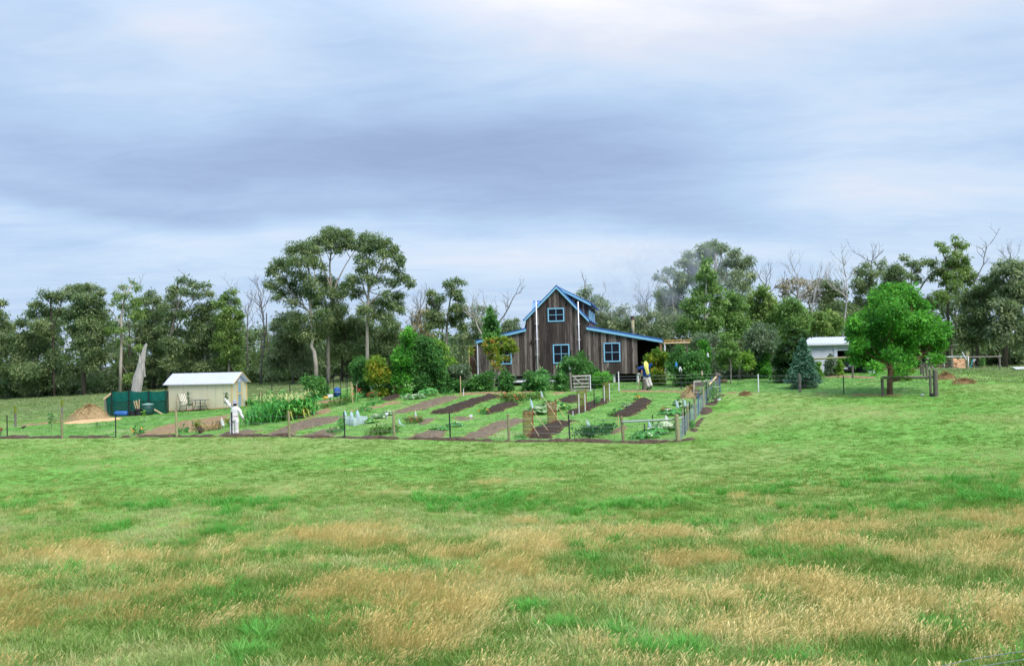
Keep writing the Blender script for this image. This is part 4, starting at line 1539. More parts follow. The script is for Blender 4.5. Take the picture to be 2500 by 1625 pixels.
def tree(name, label, D, base, path, blobs, leafm, bark='bark_grey', grow=1.12, cat='tree', group=None, cv=None, L=0.30, W=0.11, cover=1.6, droop=0.3,
         r0=0.22, r1=0.05, depth=0.75, twigs=0, sub=0.60, limbs=(), tvar=0.25, tbase=0.5, limb_r=0.35, flat=0.5, branch=True, shell=0.55, forks=True, ymul=1.0, upb=.35):
    """a tree at distance D. base, path, blobs, limbs are read off the photograph in pixels (cv maps a crop to pixels);
    each foliage mass gets its own distance, so that the crown is as deep as it is wide"""
    TREE_N[0] += 1
    seed = 100 + TREE_N[0]
    rng, rs = np.random.default_rng(seed), random.Random(seed)
    cv = cv or (lambda x, y: (x, y))
    ks = cv(1, 0)[0] - cv(0, 0)[0]
    bu, bv = cv(*base)
    b = GD(bu, D)
    pts = [b + Vector((0, 0, -0.15))] + [P(*cv(*q[:2]), D + (q[2] if len(q) > 2 else 0)) for q in path]
    t = thing(name, label, cat, b, group)
    us = [cv(*q[:2])[0] for q in blobs] or [bu]
    cu = (min(us) + max(us)) / 2
    hw = max(1.0, px((max(us) - min(us)) / 2, D))
    bl = []
    for q in blobs:
        u, v = cv(q[0], q[1])
        ru, rv = q[2] * ks * grow, q[3] * ks * grow
        dens = q[4] if len(q) > 4 else 1.0
        off = (px(u - cu, D)) / hw
        room = math.sqrt(max(0.05, 1 - min(1, off * off) * .9)) * hw * depth * ymul
        dy = rs.uniform(-1, 1) * room
        c = P(u, v, D + dy)
        if c.z - px(rv, D) < float(tz(c.x, c.y)) + .02 and not forks:
            c.z = float(tz(c.x, c.y)) + px(rv, D) * .9
        bl.append((c, (px(ru, D), px(ru, D) * (.9 if ymul >= 1 else .9 * ymul + .1), px(rv, D)), dens))
    if not forks:
        for k in range(7):
            q = GD(min(us) + (max(us) - min(us)) * (.1 + .8 * (k + rs.random()) / 7), D + rs.uniform(-.4, .4))
            r = max(.22, hw * .30) * rs.uniform(.8, 1.15)
            bl.append((q + Vector((0, 0, r * .75)), (r, r, r), 1.0))
    mb = MB(b)
    n = len(pts)
    r0 *= .72
    mb.tube(pts, [r0 + (r1 - r0) * (i / max(1, n - 1)) for i in range(n)], 8)
    limb_paths = []
    for lm in limbs:
        lp = [P(*cv(*q[:2]), D + (q[2] if len(q) > 2 else 0)) for q in lm]
        mb.tube(lp, [r0 * .5 * (1 - .7 * i / (len(lp) - 1)) for i in range(len(lp))], 6, cap=False)
        limb_paths.append(lp)
    if len(bl):
        V, F, tint, subs = leaves([(tuple(c), r, d) for c, r, d in bl], cover, L, W, rng, droop, sub=sub, tvar=tvar, tbase=tbase, flat=flat, shell=shell, upb=upb)
        if branch:
            for (c, r, d), (cc, sc) in zip(bl, subs):
                best = None
                for pth in [pts] + limb_paths:
                    z = c.z - (c.xy - seg_at(pth, c.z).xy).length * .75 - r[2] * .6
                    z = min(max(z, pts[0].z + (pts[-1].z - pts[0].z) * .30), pth[-1].z)
                    s = seg_at(pth, z)
                    dd = (s - c).length
                    if best is None or dd < best[1]:
                        best = (s, dd)
                s = best[0]
                rr = max(.018, r0 * limb_r * min(1.0, .25 + r[0] / 2.5))
                mid = s.lerp(c, .5) + Vector((rs.uniform(-.2, .2), rs.uniform(-.2, .2), -.10 * best[1]))
                mb.tube(bez(s, mid, c, 5), [rr, rr * .85, rr * .7, rr * .55, rr * .35], 5, cap=False)
                for q in sc[:7]:
                    qv = Vector(q)
                    mb.tube([c.lerp(s, .25), c.lerp(qv, .5) + Vector((0, 0, -.05)), qv], [rr * .4, rr * .28, rr * .12], 4, cap=False)
        me = np_mesh('crown', V, F, leafm, tint=tint, base=tuple(b))
        mesh_obj('crown', me, t)
    for k in range(twigs):
        s = pts[-1].lerp(pts[-2], rs.uniform(0, .8)) if not bl else bl[rs.randrange(len(bl))][0]
        dead_twigs(mb, s, Vector((rs.uniform(-.8, .8), rs.uniform(-.5, .5), 1)).normalized(), rs.uniform(.8, 1.6), .035, 2, rs)
    mb.build('trunk', M[bark], t, smooth=True)
    return t


def crop(ox, oy, s):
    return lambda x, y: (ox + x / s, oy + y / s)


C1, C2, C3, C4 = crop(0, 640, 3.363), crop(560, 540, 2.7625), crop(1040, 640, 3.363), crop(1380, 640, 3.363)
C5, C6 = crop(1560, 560, 3.684), crop(2000, 560, 3.516)
EU = dict(L=0.23, W=0.08, cover=1.9, droop=.45, shell=.45)
BL = 'trees along the wood'

# --- left wood, nearest row
tree('eucalypt_tree', 'dark eucalypt at the far left edge of the view', 104, (-20, 1130), [(-20, 900), (-10, 600), (0, 420)],
     [(5, 350, 38, 45), (0, 430, 50, 45), (20, 520, 60, 50), (70, 560, 60, 45), (20, 620, 80, 55), (90, 680, 80, 60), (10, 740, 90, 60), (60, 830, 100, 70), (10, 900, 90, 60)],
     L_EUC, cv=C1, **EU)
tree('eucalypt_tree', 'spreading eucalypt with an open top left of the densest tall tree in the wood', 103, (445, 1110), [(440, 900), (438, 700), (430, 560), (420, 400), (410, 280)],
     [(380, 262, 70, 36, .8), (470, 300, 60, 40), (300, 350, 62, 40), (500, 250, 45, 30, .7), (400, 400, 75, 42, .8), (260, 430, 60, 42), (480, 420, 60, 42, .8), (190, 510, 62, 42), (330, 520, 90, 55), (240, 600, 90, 55), (420, 600, 90, 60), (150, 640, 80, 60), (330, 720, 110, 70), (200, 780, 100, 70), (420, 800, 80, 70), (300, 900, 110, 70), (150, 900, 110, 70), (420, 980, 90, 70), (250, 1020, 110, 60)],
     L_EUC, 'bark_dark', cv=C1, limbs=[[(438, 620), (380, 480), (300, 360)], [(430, 560), (480, 420), (520, 270)]], **EU)
tree('eucalypt_tree', 'tallest dense domed eucalypt standing left of the white dead trunk', 102, (690, 1100), [(685, 900), (672, 720), (660, 600), (690, 420), (720, 280)],
     [(570, 205, 48, 30, .8), (660, 215, 60, 36), (740, 215, 70, 36), (810, 260, 60, 40), (600, 270, 70, 45), (700, 300, 90, 50), (800, 340, 70, 50), (640, 380, 90, 50), (750, 410, 90, 55), (830, 440, 60, 50), (600, 450, 70, 45), (700, 500, 90, 55), (800, 530, 90, 60), (860, 510, 40, 40), (620, 560, 80, 55), (740, 610, 90, 60), (830, 640, 70, 55), (760, 720, 90, 60), (640, 690, 60, 50), (840, 780, 70, 60), (720, 830, 80, 60)],
     L_EUC, 'bark_dark', cv=C1, r0=.34, tbase=.48, limbs=[[(672, 720), (740, 600), (800, 480)]], **EU)
tree('eucalypt_tree', 'thin open crowned eucalypt with pale straight trunk beside the white dead trunk', 101, (988, 1065), [(990, 850), (1000, 620), (995, 450), (1020, 300), (1080, 180)],
     [(1085, 160, 32, 20, .6), (1015, 205, 42, 22, .8), (1135, 205, 48, 26, .8), (960, 280, 60, 32, .8), (1040, 280, 50, 30, .7), (1010, 370, 50, 34, .9), (1110, 330, 60, 40), (930, 330, 40, 26, .6), (1150, 420, 60, 45), (900, 560, 60, 30, 1.2), (980, 560, 40, 28), (1025, 640, 50, 30), (1150, 700, 50, 28), (1060, 940, 60, 30, 1.2)],
     L_EUCY, 'bark_pale', cv=C1, r0=.26, twigs=4, limbs=[[(1000, 660), (1060, 640), (1150, 615)], [(1000, 520), (930, 420), (890, 370)]], **{**EU, 'cover': 1.3})
tree('eucalypt_tree', 'mid height eucalypt rising just behind the tip of the white dead trunk', 106, (1260, 1050), [(1265, 800), (1270, 560), (1250, 360)],
     [(1240, 265, 70, 30, .7), (1180, 330, 62, 45), (1290, 320, 60, 42), (1200, 430, 70, 50), (1300, 430, 60, 45), (1240, 520, 80, 50), (1150, 540, 60, 50), (1310, 560, 60, 50), (1240, 620, 90, 50), (1160, 640, 70, 50), (1290, 700, 80, 60), (1120, 830, 80, 60), (1260, 820, 80, 60), (1290, 900, 90, 60)],
     L_EUC, 'bark_dark', cv=C1, r0=.2, **EU)
tree('eucalypt_tree', 'tall eucalypt with airy rounded top behind the left end of the greenhouse roof', 103, (1385, 1040), [(1385, 800), (1400, 600), (1440, 420), (1480, 300), (1520, 180)],
     [(1485, 150, 46, 30, .8), (1560, 165, 52, 28, .8), (1630, 200, 60, 30, .7), (1700, 190, 50, 22, .6), (1440, 220, 60, 36), (1520, 240, 60, 34, .8), (1600, 270, 60, 36, .7), (1400, 290, 60, 40), (1360, 350, 46, 36, .8), (1450, 350, 60, 40), (1710, 260, 50, 36, .8), (1500, 420, 60, 40, .7), (1410, 440, 70, 45), (1360, 540, 60, 45), (1450, 560, 70, 45), (1390, 660, 70, 45), (1460, 720, 80, 50), (1390, 820, 70, 55)],
     L_EUC, 'bark_grey', cv=C1, r0=.25, twigs=3, limbs=[[(1400, 600), (1500, 460), (1600, 300)], [(1440, 420), (1520, 330), (1690, 220)]], **EU)
tree('eucalypt_tree', 'broad dense eucalypt directly behind the middle of the greenhouse roof', 104, (1685, 1030), [(1685, 800), (1670, 620), (1680, 450)],
     [(1640, 370, 70, 45), (1720, 350, 70, 45), (1560, 420, 55, 40), (1690, 450, 90, 50), (1610, 510, 80, 50), (1770, 490, 80, 55), (1700, 570, 90, 55), (1560, 600, 60, 50), (1800, 600, 80, 55), (1640, 660, 90, 55), (1740, 700, 90, 60), (1560, 720, 70, 55), (1650, 790, 90, 60), (1790, 790, 80, 60), (1560, 840, 70, 50), (1700, 870, 90, 50)],
     L_EUC, 'bark_grey', cv=C1, r0=.27, **EU)
tree('eucalypt_tree', 'ragged topped eucalypt behind the door end of the greenhouse', 102, (1880, 1020), [(1880, 850), (1885, 640), (1890, 460), (1900, 300)],
     [(1905, 250, 50, 34, .6), (1860, 310, 62, 42), (1940, 330, 42, 42, .7), (1800, 350, 50, 40, .9), (1870, 400, 80, 50), (1950, 440, 46, 50), (1830, 480, 80, 50), (1920, 520, 70, 50), (1860, 590, 80, 50), (1940, 630, 60, 55), (1830, 680, 80, 50), (1920, 740, 70, 50, 1.2), (1850, 800, 70, 50), (1960, 830, 60, 55)],
     L_EUCY, 'bark_grey', cv=C1, r0=.2, twigs=6, **EU)
# --- the trio of tall eucalypts
TRI = dict(grow=1.24, L=0.23, W=0.078, cover=1.6, droop=.45, shell=.45, sub=.56)
tree('eucalypt_tree', 'left of the three tall domed eucalypts, with a kinked pale trunk', 95, (585, 1075), [(583, 960), (572, 880), (552, 840), (566, 790), (555, 700), (545, 560), (550, 420), (530, 300)],
     [(500, 185, 78, 42), (565, 215, 50, 42), (430, 205, 45, 36), (480, 260, 90, 42), (560, 275, 50, 36), (350, 300, 66, 42), (290, 345, 42, 42), (400, 330, 50, 30, .6), (290, 430, 42, 42, .9), (340, 400, 50, 36, .8), (490, 365, 60, 36, .9), (420, 430, 56, 36, .7), (540, 420, 55, 42), (350, 490, 50, 36, .9), (480, 480, 66, 40, .9), (430, 545, 55, 32, .8), (560, 500, 55, 36), (320, 520, 30, 26, .7), (600, 640, 80, 55), (480, 690, 90, 55), (560, 760, 80, 55)],
     L_EUC, 'bark_pale', cv=C2, r0=.30, r1=.07, limbs=[[(548, 620), (470, 540), (380, 440), (310, 370)], [(545, 560), (500, 420), (460, 300)], [(545, 560), (580, 420), (570, 260)]], tbase=.55, **TRI)
tree('eucalypt_tree', 'middle and highest of the three tall domed eucalypts, trunk peeling at its foot', 98, (668, 1090), [(668, 980), (666, 740), (690, 600), (686, 450), (676, 300), (690, 160)],
     [(672, 75, 58, 32), (735, 80, 60, 32), (790, 105, 52, 38), (625, 120, 52, 34), (565, 150, 42, 28, .8), (700, 130, 70, 36), (770, 160, 60, 36), (650, 180, 50, 30, .8), (830, 150, 40, 40), (720, 200, 50, 28, .6), (620, 300, 42, 32, .6), (640, 400, 62, 40), (700, 430, 56, 40, .9), (660, 480, 70, 42), (740, 510, 56, 36, .8), (600, 560, 60, 36, .8), (700, 600, 80, 50), (760, 600, 60, 40, .7), (690, 690, 90, 60), (620, 740, 70, 55)],
     L_EUC, 'bark_pale', cv=C2, r0=.30, r1=.06, limbs=[[(690, 620), (720, 420), (780, 300), (850, 190)], [(690, 600), (760, 520), (840, 480)], [(686, 450), (640, 330), (600, 190)]], tbase=.55, **TRI)
tree('eucalypt_tree', 'right of the three tall domed eucalypts, reaching out a long low branch', 94, (932, 1035), [(930, 860), (930, 700), (936, 560), (938, 450), (930, 320), (925, 200)],
     [(925, 112, 62, 34), (985, 130, 60, 36), (880, 170, 52, 40), (1045, 160, 50, 36), (960, 190, 70, 36), (1100, 205, 46, 42), (1040, 230, 52, 36, .8), (1135, 270, 42, 46), (880, 250, 46, 32, .7), (960, 280, 60, 34, .8), (1060, 310, 50, 34, .7), (890, 330, 50, 34, .8), (1120, 340, 42, 34, .7), (840, 400, 52, 44), (930, 390, 52, 34, .8), (1000, 400, 46, 30, .6), (1090, 410, 50, 32, .7), (1170, 385, 46, 36), (1225, 425, 28, 28), (790, 440, 46, 40), (860, 480, 46, 42), (1050, 500, 52, 30, .7), (1130, 510, 46, 34), (1050, 565, 60, 44), (1120, 570, 50, 40), (970, 560, 52, 40, .8), (890, 590, 52, 40), (1160, 600, 30, 26, .8), (990, 640, 60, 44), (1060, 660, 60, 44)],
     L_EUC, 'bark_pale', cv=C2, r0=.27, r1=.05, limbs=[[(936, 560), (1000, 505), (1080, 465), (1180, 420)], [(938, 470), (990, 370), (1040, 260)], [(936, 580), (880, 520), (820, 450)], [(936, 540), (900, 430), (870, 340)]], tbase=.52, **TRI)
tree('eucalypt_tree', 'low dark eucalypt filling the gap beneath the three tall domed trees', 99, (760, 1060), [(760, 900), (780, 760), (820, 660)],
     [(850, 690, 80, 55), (780, 720, 70, 55), (930, 740, 80, 60), (830, 790, 90, 60), (730, 800, 70, 55), (1010, 770, 80, 55), (920, 850, 90, 60), (790, 880, 80, 60), (1020, 870, 80, 60), (1100, 720, 60, 50, .8), (1120, 800, 70, 55), (870, 940, 100, 50), (700, 900, 70, 55), (990, 950, 90, 45), (1100, 900, 70, 50)],
     L_EUC, 'bark_dark', cv=C2, r0=.2, **{**EU, 'cover': 1.7})
tree('eucalypt_tree', 'low grey green eucalypt between the bare tree and the three tall ones', 100, (430, 1080), [(430, 950), (410, 830), (390, 740)],
     [(380, 660, 70, 46), (450, 640, 60, 40, .8), (330, 700, 60, 46), (420, 730, 80, 50), (500, 800, 70, 50), (350, 790, 80, 55), (440, 850, 80, 55), (530, 900, 70, 50), (340, 880, 80, 55), (430, 950, 90, 50), (300, 960, 80, 50), (520, 1000, 80, 40)],
     L_EUCB, 'bark_grey', cv=C2, r0=.18, limbs=[[(430, 1000), (470, 1060), (500, 1085)]], **EU)
# --- between the trio and the house
tree('eucalypt_tree', 'open crowned eucalypt with bare pale trunk between the tall trio and the house', 96, (162, 800), [(166, 660), (170, 560), (182, 420), (200, 300), (230, 200)],
     [(240, 145, 46, 24, .8), (185, 175, 50, 30), (290, 165, 40, 24, .6), (220, 240, 70, 40), (50, 265, 52, 34), (110, 300, 46, 32), (30, 310, 36, 30), (270, 300, 52, 42), (300, 370, 50, 46), (240, 390, 60, 46), (290, 450, 60, 46), (70, 350, 52, 40, .8), (110, 430, 66, 46, .9), (40, 430, 52, 46), (220, 480, 60, 46), (290, 540, 60, 46), (110, 510, 66, 46), (40, 520, 52, 46)],
     L_EUC, 'bark_grey', cv=C3, r0=.20, twigs=3, limbs=[[(176, 500), (110, 420), (50, 320)], [(182, 420), (250, 350), (300, 300)]], **EU)
tree('eucalypt_tree', 'rounded grey eucalypt rising behind the left wing roof of the house', 98, (690, 800), [(690, 620), (690, 520)],
     [(700, 490, 46, 30, .9), (740, 480, 30, 24, .9), (650, 500, 40, 30, .8), (690, 540, 60, 32), (750, 540, 30, 28), (640, 560, 40, 32)],
     L_EUCB, 'bark_grey', cv=C3, r0=.12, **EU)
tree('eucalypt_tree', 'grey leaved low eucalypt behind the narrow green tree beside the house', 100, (420, 800), [(420, 600), (420, 460)],
     [(430, 370, 60, 34, .6), (490, 400, 50, 40, .6), (390, 430, 60, 40, .7), (460, 470, 70, 46, .8), (540, 430, 46, 46, .6), (400, 530, 70, 46), (330, 600, 70, 46), (420, 610, 70, 46), (480, 560, 60, 46), (320, 700, 60, 46), (300, 780, 60, 46)],
     L_EUCB, 'bark_grey', cv=C3, r0=.14, twigs=5, **{**EU, 'cover': 1.1})
tree('eucalypt_tree', 'grey mauve twiggy low tree left of the bright green garden bushes', 101, (1330, 900), [(1320, 780), (1310, 690)],
     [(1260, 640, 46, 40, .7), (1320, 620, 46, 40, .8), (1240, 700, 52, 40, .6), (1310, 710, 60, 40, .6), (1390, 700, 46, 40, .6), (1200, 740, 40, 34, .6), (1260, 770, 60, 34, .7), (1350, 770, 60, 34, .7)],
     L_BROWN, 'bark_grey', cv=C2, r0=.12, twigs=8, **{**EU, 'cover': 1.0})

# --- right of the house
tree('eucalypt_tree', 'huge rounded eucalypt hazed by chimney smoke, behind the white trunked birch', 103, (640, 1000), [(640, 800), (650, 640), (680, 480), (690, 320), (690, 200)],
     [(690, 145, 60, 32), (600, 165, 62, 34), (750, 185, 62, 36), (850, 215, 56, 46), (460, 235, 62, 36), (560, 235, 66, 38), (660, 225, 70, 40), (980, 285, 46, 42), (900, 330, 62, 40), (790, 300, 76, 46), (390, 310, 52, 40), (480, 325, 76, 46), (270, 375, 50, 34, .8), (160, 425, 32, 30, .8), (210, 450, 36, 26, .7), (340, 430, 62, 42), (600, 340, 80, 46), (900, 410, 80, 46), (1000, 440, 38, 56), (720, 410, 80, 50), (420, 460, 80, 52), (170, 600, 42, 30, .9), (250, 570, 66, 46), (350, 560, 80, 52), (850, 500, 86, 52), (960, 530, 52, 46), (300, 660, 80, 52), (200, 680, 60, 46, .8), (380, 700, 80, 60), (240, 760, 80, 56), (330, 830, 90, 60), (180, 830, 70, 56), (900, 620, 70, 52), (480, 430, 70, 50), (640, 480, 80, 50)],
     L_EUCB, 'bark_grey', cv=C5, r0=.4, r1=.08, twigs=2, tbase=.55, grow=1.32, limbs=[[(660, 600), (520, 480), (400, 340)], [(670, 540), (780, 430), (900, 330)], [(650, 640), (450, 640), (280, 580)], [(300, 540), (240, 450), (200, 380)]], **{**EU, 'cover': 1.6})
tree('birch_tree', 'slender birch with white trunk rising before the huge hazed eucalypt', 80, (597, 1010), [(596, 860), (597, 780), (590, 650), (602, 560), (612, 420), (615, 300)],
     [(612, 300, 40, 46, .8), (605, 375, 56, 46), (560, 440, 56, 46), (650, 450, 56, 46), (600, 520, 80, 50), (520, 560, 60, 46), (690, 560, 60, 50), (470, 640, 60, 50), (600, 620, 90, 46, .7), (720, 650, 56, 50), (430, 730, 60, 50), (540, 720, 70, 50, .8), (690, 740, 76, 50), (450, 820, 76, 52), (560, 830, 70, 46, .8), (680, 840, 76, 50), (400, 880, 62, 46), (520, 910, 80, 46), (650, 920, 90, 46)],
     L_BIRCH, 'bark_white', cv=C5, r0=.13, r1=.02, L=.18, W=.09, cover=1.7, grow=1.28, droop=.35, limbs=[[(597, 790), (630, 750), (650, 715)], [(592, 660), (565, 610), (545, 580)]])
tree('birch_tree', 'smaller birch with white stem to the right of the taller birch', 82, (846, 1010), [(846, 860), (846, 720), (845, 600)],
     [(830, 590, 46, 40, .9), (880, 630, 50, 44), (790, 660, 50, 46), (850, 700, 70, 46, .8), (920, 710, 50, 46), (800, 760, 70, 50), (890, 790, 70, 50), (780, 840, 70, 50), (860, 860, 70, 46, .8), (930, 860, 56, 46), (820, 920, 80, 46), (910, 930, 70, 46)],
     L_BIRCH, 'bark_white', cv=C5, r0=.09, r1=.02, L=.18, W=.09, cover=1.7, grow=1.28, droop=.35)
tree('wattle_tree', 'rounded mid green tree between the birches and the garage', 88, (1120, 1000), [(1120, 820), (1120, 700)],
     [(1120, 545, 60, 34, .8), (1060, 600, 66, 44), (1160, 610, 66, 46), (1000, 680, 66, 50), (1100, 690, 90, 52), (1210, 690, 66, 52), (1040, 770, 90, 52), (1160, 780, 90, 56), (1240, 770, 56, 52), (1010, 850, 70, 50), (1110, 870, 90, 52), (1220, 870, 80, 52)],
     L_EUCY, 'bark_dark', cv=C5, r0=.16, L=.22, W=.10, cover=1.9, grow=1.25, twigs=2)
tree('wattle_tree', 'pale feathery tree left of the garage roof behind the dark olive bush', 86, (1400, 1000), [(1400, 860), (1390, 740)],
     [(1340, 650, 66, 44, .9), (1410, 680, 60, 46), (1290, 720, 62, 50), (1370, 750, 80, 52), (1450, 760, 62, 52), (1300, 820, 80, 52), (1410, 840, 90, 52), (1490, 830, 52, 50), (1340, 900, 90, 46), (1460, 900, 80, 46)],
     L_BIRCH, 'bark_grey', cv=C5, r0=.13, L=.22, W=.08, cover=1.8, grow=1.25)
tree('wattle_tree', 'round topped green tree directly above the left end of the garage roof', 92, (1610, 1000), [(1610, 880), (1610, 820)],
     [(1600, 785, 66, 36), (1660, 800, 60, 40), (1550, 830, 56, 44), (1630, 860, 80, 46), (1570, 900, 70, 46), (1680, 900, 60, 46), (1740, 780, 60, 46), (1780, 860, 70, 56), (1730, 930, 70, 46)],
     L_EUCY, 'bark_dark', cv=C5, r0=.13, L=.22, W=.10, cover=1.9, grow=1.25)
tree('eucalypt_tree', 'flat umbrella topped eucalypt with brownish leaves behind the garage', 106, (1440, 1000), [(1440, 780), (1430, 620), (1420, 520)],
     [(1330, 480, 80, 24, .8), (1420, 462, 80, 20, .9), (1500, 480, 70, 24, .8), (1280, 520, 60, 30, .8), (1380, 520, 66, 30, .6), (1620, 485, 90, 22, .9), (1560, 520, 66, 26, .7), (1690, 510, 60, 30), (1320, 580, 66, 36, .7), (1500, 580, 80, 40, .6), (1640, 580, 90, 46, .8), (1740, 560, 60, 46), (1560, 640, 70, 46, .7), (1700, 650, 80, 52)],
     L_BROWN, 'bark_grey', cv=C5, r0=.2, twigs=4, limbs=[[(1430, 620), (1360, 540), (1290, 500)], [(1440, 640), (1520, 560), (1640, 500)]], **{**EU, 'cover': 1.2})
tree('eucalypt_tree', 'brown tinged eucalypt with a dead forked top left of the bright round tree', 103, (420, 900), [(420, 700), (430, 520), (440, 380)],
     [(520, 290, 60, 32, .7), (410, 320, 60, 30, .6), (340, 370, 60, 42), (450, 390, 80, 42), (540, 360, 50, 40, .8), (330, 450, 66, 46), (430, 460, 80, 46), (380, 530, 80, 50), (470, 540, 66, 50), (350, 620, 66, 50), (440, 640, 66, 50), (130, 490, 70, 46), (60, 480, 70, 46), (170, 560, 70, 46), (80, 580, 80, 50), (160, 670, 80, 56), (60, 690, 80, 56), (200, 770, 80, 56), (100, 800, 90, 60), (300, 720, 80, 56), (320, 820, 90, 60), (150, 880, 90, 50)],
     L_EUC, 'bark_dark', cv=C6, r0=.2, twigs=8, **{**EU, 'cover': 1.4})
tree('eucalypt_tree', 'open branched eucalypt showing dark limbs above the bright round tree', 101, (760, 900), [(770, 700), (800, 560), (860, 520), (910, 440), (970, 370)],
     [(725, 245, 42, 22, .9), (790, 295, 50, 28), (650, 335, 62, 38), (850, 335, 50, 38, .8), (700, 370, 66, 38), (600, 400, 62, 46), (760, 400, 52, 34, .8), (900, 275, 52, 24, .8), (960, 290, 50, 38), (1000, 350, 46, 46), (660, 450, 76, 46), (830, 430, 46, 40, .7), (970, 410, 36, 34, .7), (600, 490, 66, 46), (720, 510, 66, 46), (1000, 640, 46, 42, .7), (950, 600, 40, 40, .6)],
     L_EUC, 'bark_dark', cv=C6, r0=.2, limbs=[[(800, 560), (790, 430), (800, 320)], [(800, 560), (720, 460), (640, 360)]], **EU)
tree('eucalypt_tree', 'tallest eucalypt at the right end of the wood, tiered with a tufted crown', 100, (1105, 985), [(1105, 800), (1105, 640), (1092, 500), (1110, 360), (1150, 230), (1180, 130)],
     [(1170, 75, 42, 18, .7), (1190, 125, 56, 28), (1235, 150, 30, 26), (1040, 125, 42, 24, .8), (1085, 180, 50, 28, .8), (1270, 130, 30, 16, .6), (1170, 225, 66, 34), (1240, 260, 56, 36), (1100, 290, 60, 42), (1190, 310, 80, 46), (1270, 350, 56, 46), (1080, 370, 66, 46), (1170, 400, 80, 46), (1260, 430, 66, 46), (1070, 450, 50, 40), (1150, 480, 80, 46), (1310, 400, 36, 36), (1020, 560, 50, 42, .8), (1080, 570, 60, 46)],
     L_EUCY, 'bark_dark', cv=C6, r0=.22, twigs=3, limbs=[[(1100, 560), (1180, 440), (1240, 330)], [(1120, 330), (1070, 230), (1040, 150)]], **EU)
tree('eucalypt_tree', 'massive dense grey green tree at the right edge of the view', 96, (1600, 985), [(1600, 800), (1610, 600), (1640, 420)],
     [(1560, 300, 62, 36), (1650, 290, 70, 36), (1730, 320, 60, 40), (1510, 370, 56, 40), (1600, 370, 90, 46), (1700, 400, 80, 46), (1560, 450, 80, 46), (1660, 480, 90, 50), (1740, 500, 70, 56), (1580, 540, 90, 52), (1680, 580, 90, 56), (1760, 620, 60, 60), (1560, 640, 90, 56), (1660, 680, 100, 56), (1580, 740, 100, 56), (1700, 770, 90, 60), (1620, 830, 110, 60), (1740, 870, 80, 56), (1540, 840, 80, 60), (1590, 920, 100, 56), (1700, 950, 90, 50), (1500, 930, 80, 56)],
     L_EUCB, 'bark_dark', cv=C6, r0=.36, **{**EU, 'cover': 1.8, 'L': .30, 'W': .13})
tree('eucalypt_tree', 'bushy bright topped eucalypt between the tallest right hand tree and the edge mass', 98, (1360, 985), [(1360, 800), (1370, 640), (1400, 520)],
     [(1420, 440, 62, 36), (1460, 490, 66, 42), (1370, 500, 62, 42), (1300, 560, 66, 46), (1420, 570, 80, 50), (1240, 600, 56, 46), (1350, 640, 80, 50), (1460, 660, 66, 50), (1260, 690, 66, 50), (1390, 730, 80, 52), (1300, 770, 80, 52), (1430, 810, 80, 56), (1220, 780, 56, 50), (1330, 860, 90, 56), (1230, 880, 62, 56), (1430, 900, 80, 56), (1340, 950, 90, 46), (1230, 970, 62, 40)],
     L_EUC, 'bark_dark', cv=C6, r0=.25, **{**EU, 'cover': 1.8})


# --- dead trees
def dead_tree(label, D, base, path, forks, cv, r0=.14, bark='twig', seed=1, depth=3, blen=(.9, 1.7)):
    rs = random.Random(seed)
    bu, bv = cv(*base)
    b = GD(bu, D)
    pts = [b + Vector((0, 0, -.15))] + [P(*cv(*q[:2]), D) for q in path]
    t = thing('dead_tree', label, 'dead tree', b)
    r0 *= .62
    mb = MB(b)
    mb.tube(pts, [r0 * (1 - .75 * i / (len(pts) - 1)) for i in range(len(pts))], 7)
    mb.build('trunk', M[bark], t, smooth=True)
    for k in range(forks):
        i = rs.randint(len(pts) // 2, len(pts) - 1)
        s = pts[i].lerp(pts[i - 1], rs.random() * .8)
        m2 = MB(b)
        dead_twigs(m2, s, Vector((rs.uniform(-1, 1), rs.uniform(-.7, .7), rs.uniform(.5, 1.4))).normalized(), rs.uniform(*blen), r0 * .38, depth, rs)
        m2.build('branch', M[bark], t, smooth=True)
    return t


dead_tree('bare grey dead tree with forking twigs left of the tall trio', 100, (210, 1100), [(213, 980), (232, 860), (236, 740), (225, 640), (215, 560), (210, 470)], 11, C2, .20, seed=3)
dead_tree('bare dead tree behind the ragged eucalypt at the greenhouse door end', 108, (2040, 1000), [(2030, 700), (2030, 480), (2040, 330)], 7, C1, .16, seed=5)
dead_tree('twiggy dead tree just right of the tall trio', 103, (1285, 900), [(1290, 740), (1290, 640), (1290, 570)], 8, C2, .13, seed=8)
dead_tree('pale limbed dead tree behind the narrow green tree beside the house', 94, (470, 800), [(455, 590), (420, 520), (395, 450), (375, 410)], 9, C3, .17, 'bark_pale', seed=11)
dead_tree('leaning dead limb against the sky over the left wing roof', 96, (560, 800), [(590, 500), (640, 440), (680, 370), (712, 300), (735, 262), (790, 245)], 5, C3, .15, seed=13, depth=2, blen=(.6, 1.2))
dead_tree('bleached dead stag tree between the umbrella eucalypt and the garage', 99, (1440, 960), [(1440, 800), (1430, 640), (1430, 520), (1440, 420)], 6, C5, .17, 'bark_dead', seed=17, blen=(1.0, 1.8))
dead_tree('forked white dead tree directly behind the garage roof', 97, (1556, 960), [(1556, 760), (1565, 660), (1580, 560), (1600, 500)], 8, C5, .16, 'bark_dead', seed=19, blen=(1.2, 2.2))
dead_tree('white trunked dead tree left of the bright round tree', 94, (205, 960), [(208, 880), (222, 740), (236, 620), (238, 500), (228, 400)], 8, C6, .19, 'bark_dead', seed=23, blen=(1.0, 2.2))
dead_tree('twisted dead limb high between the two tallest trees at the right', 99, (1320, 960), [(1320, 600), (1330, 460), (1370, 380), (1410, 300), (1415, 240), (1440, 150), (1470, 120)], 5, C6, .14, seed=29, depth=2, blen=(.7, 1.3))
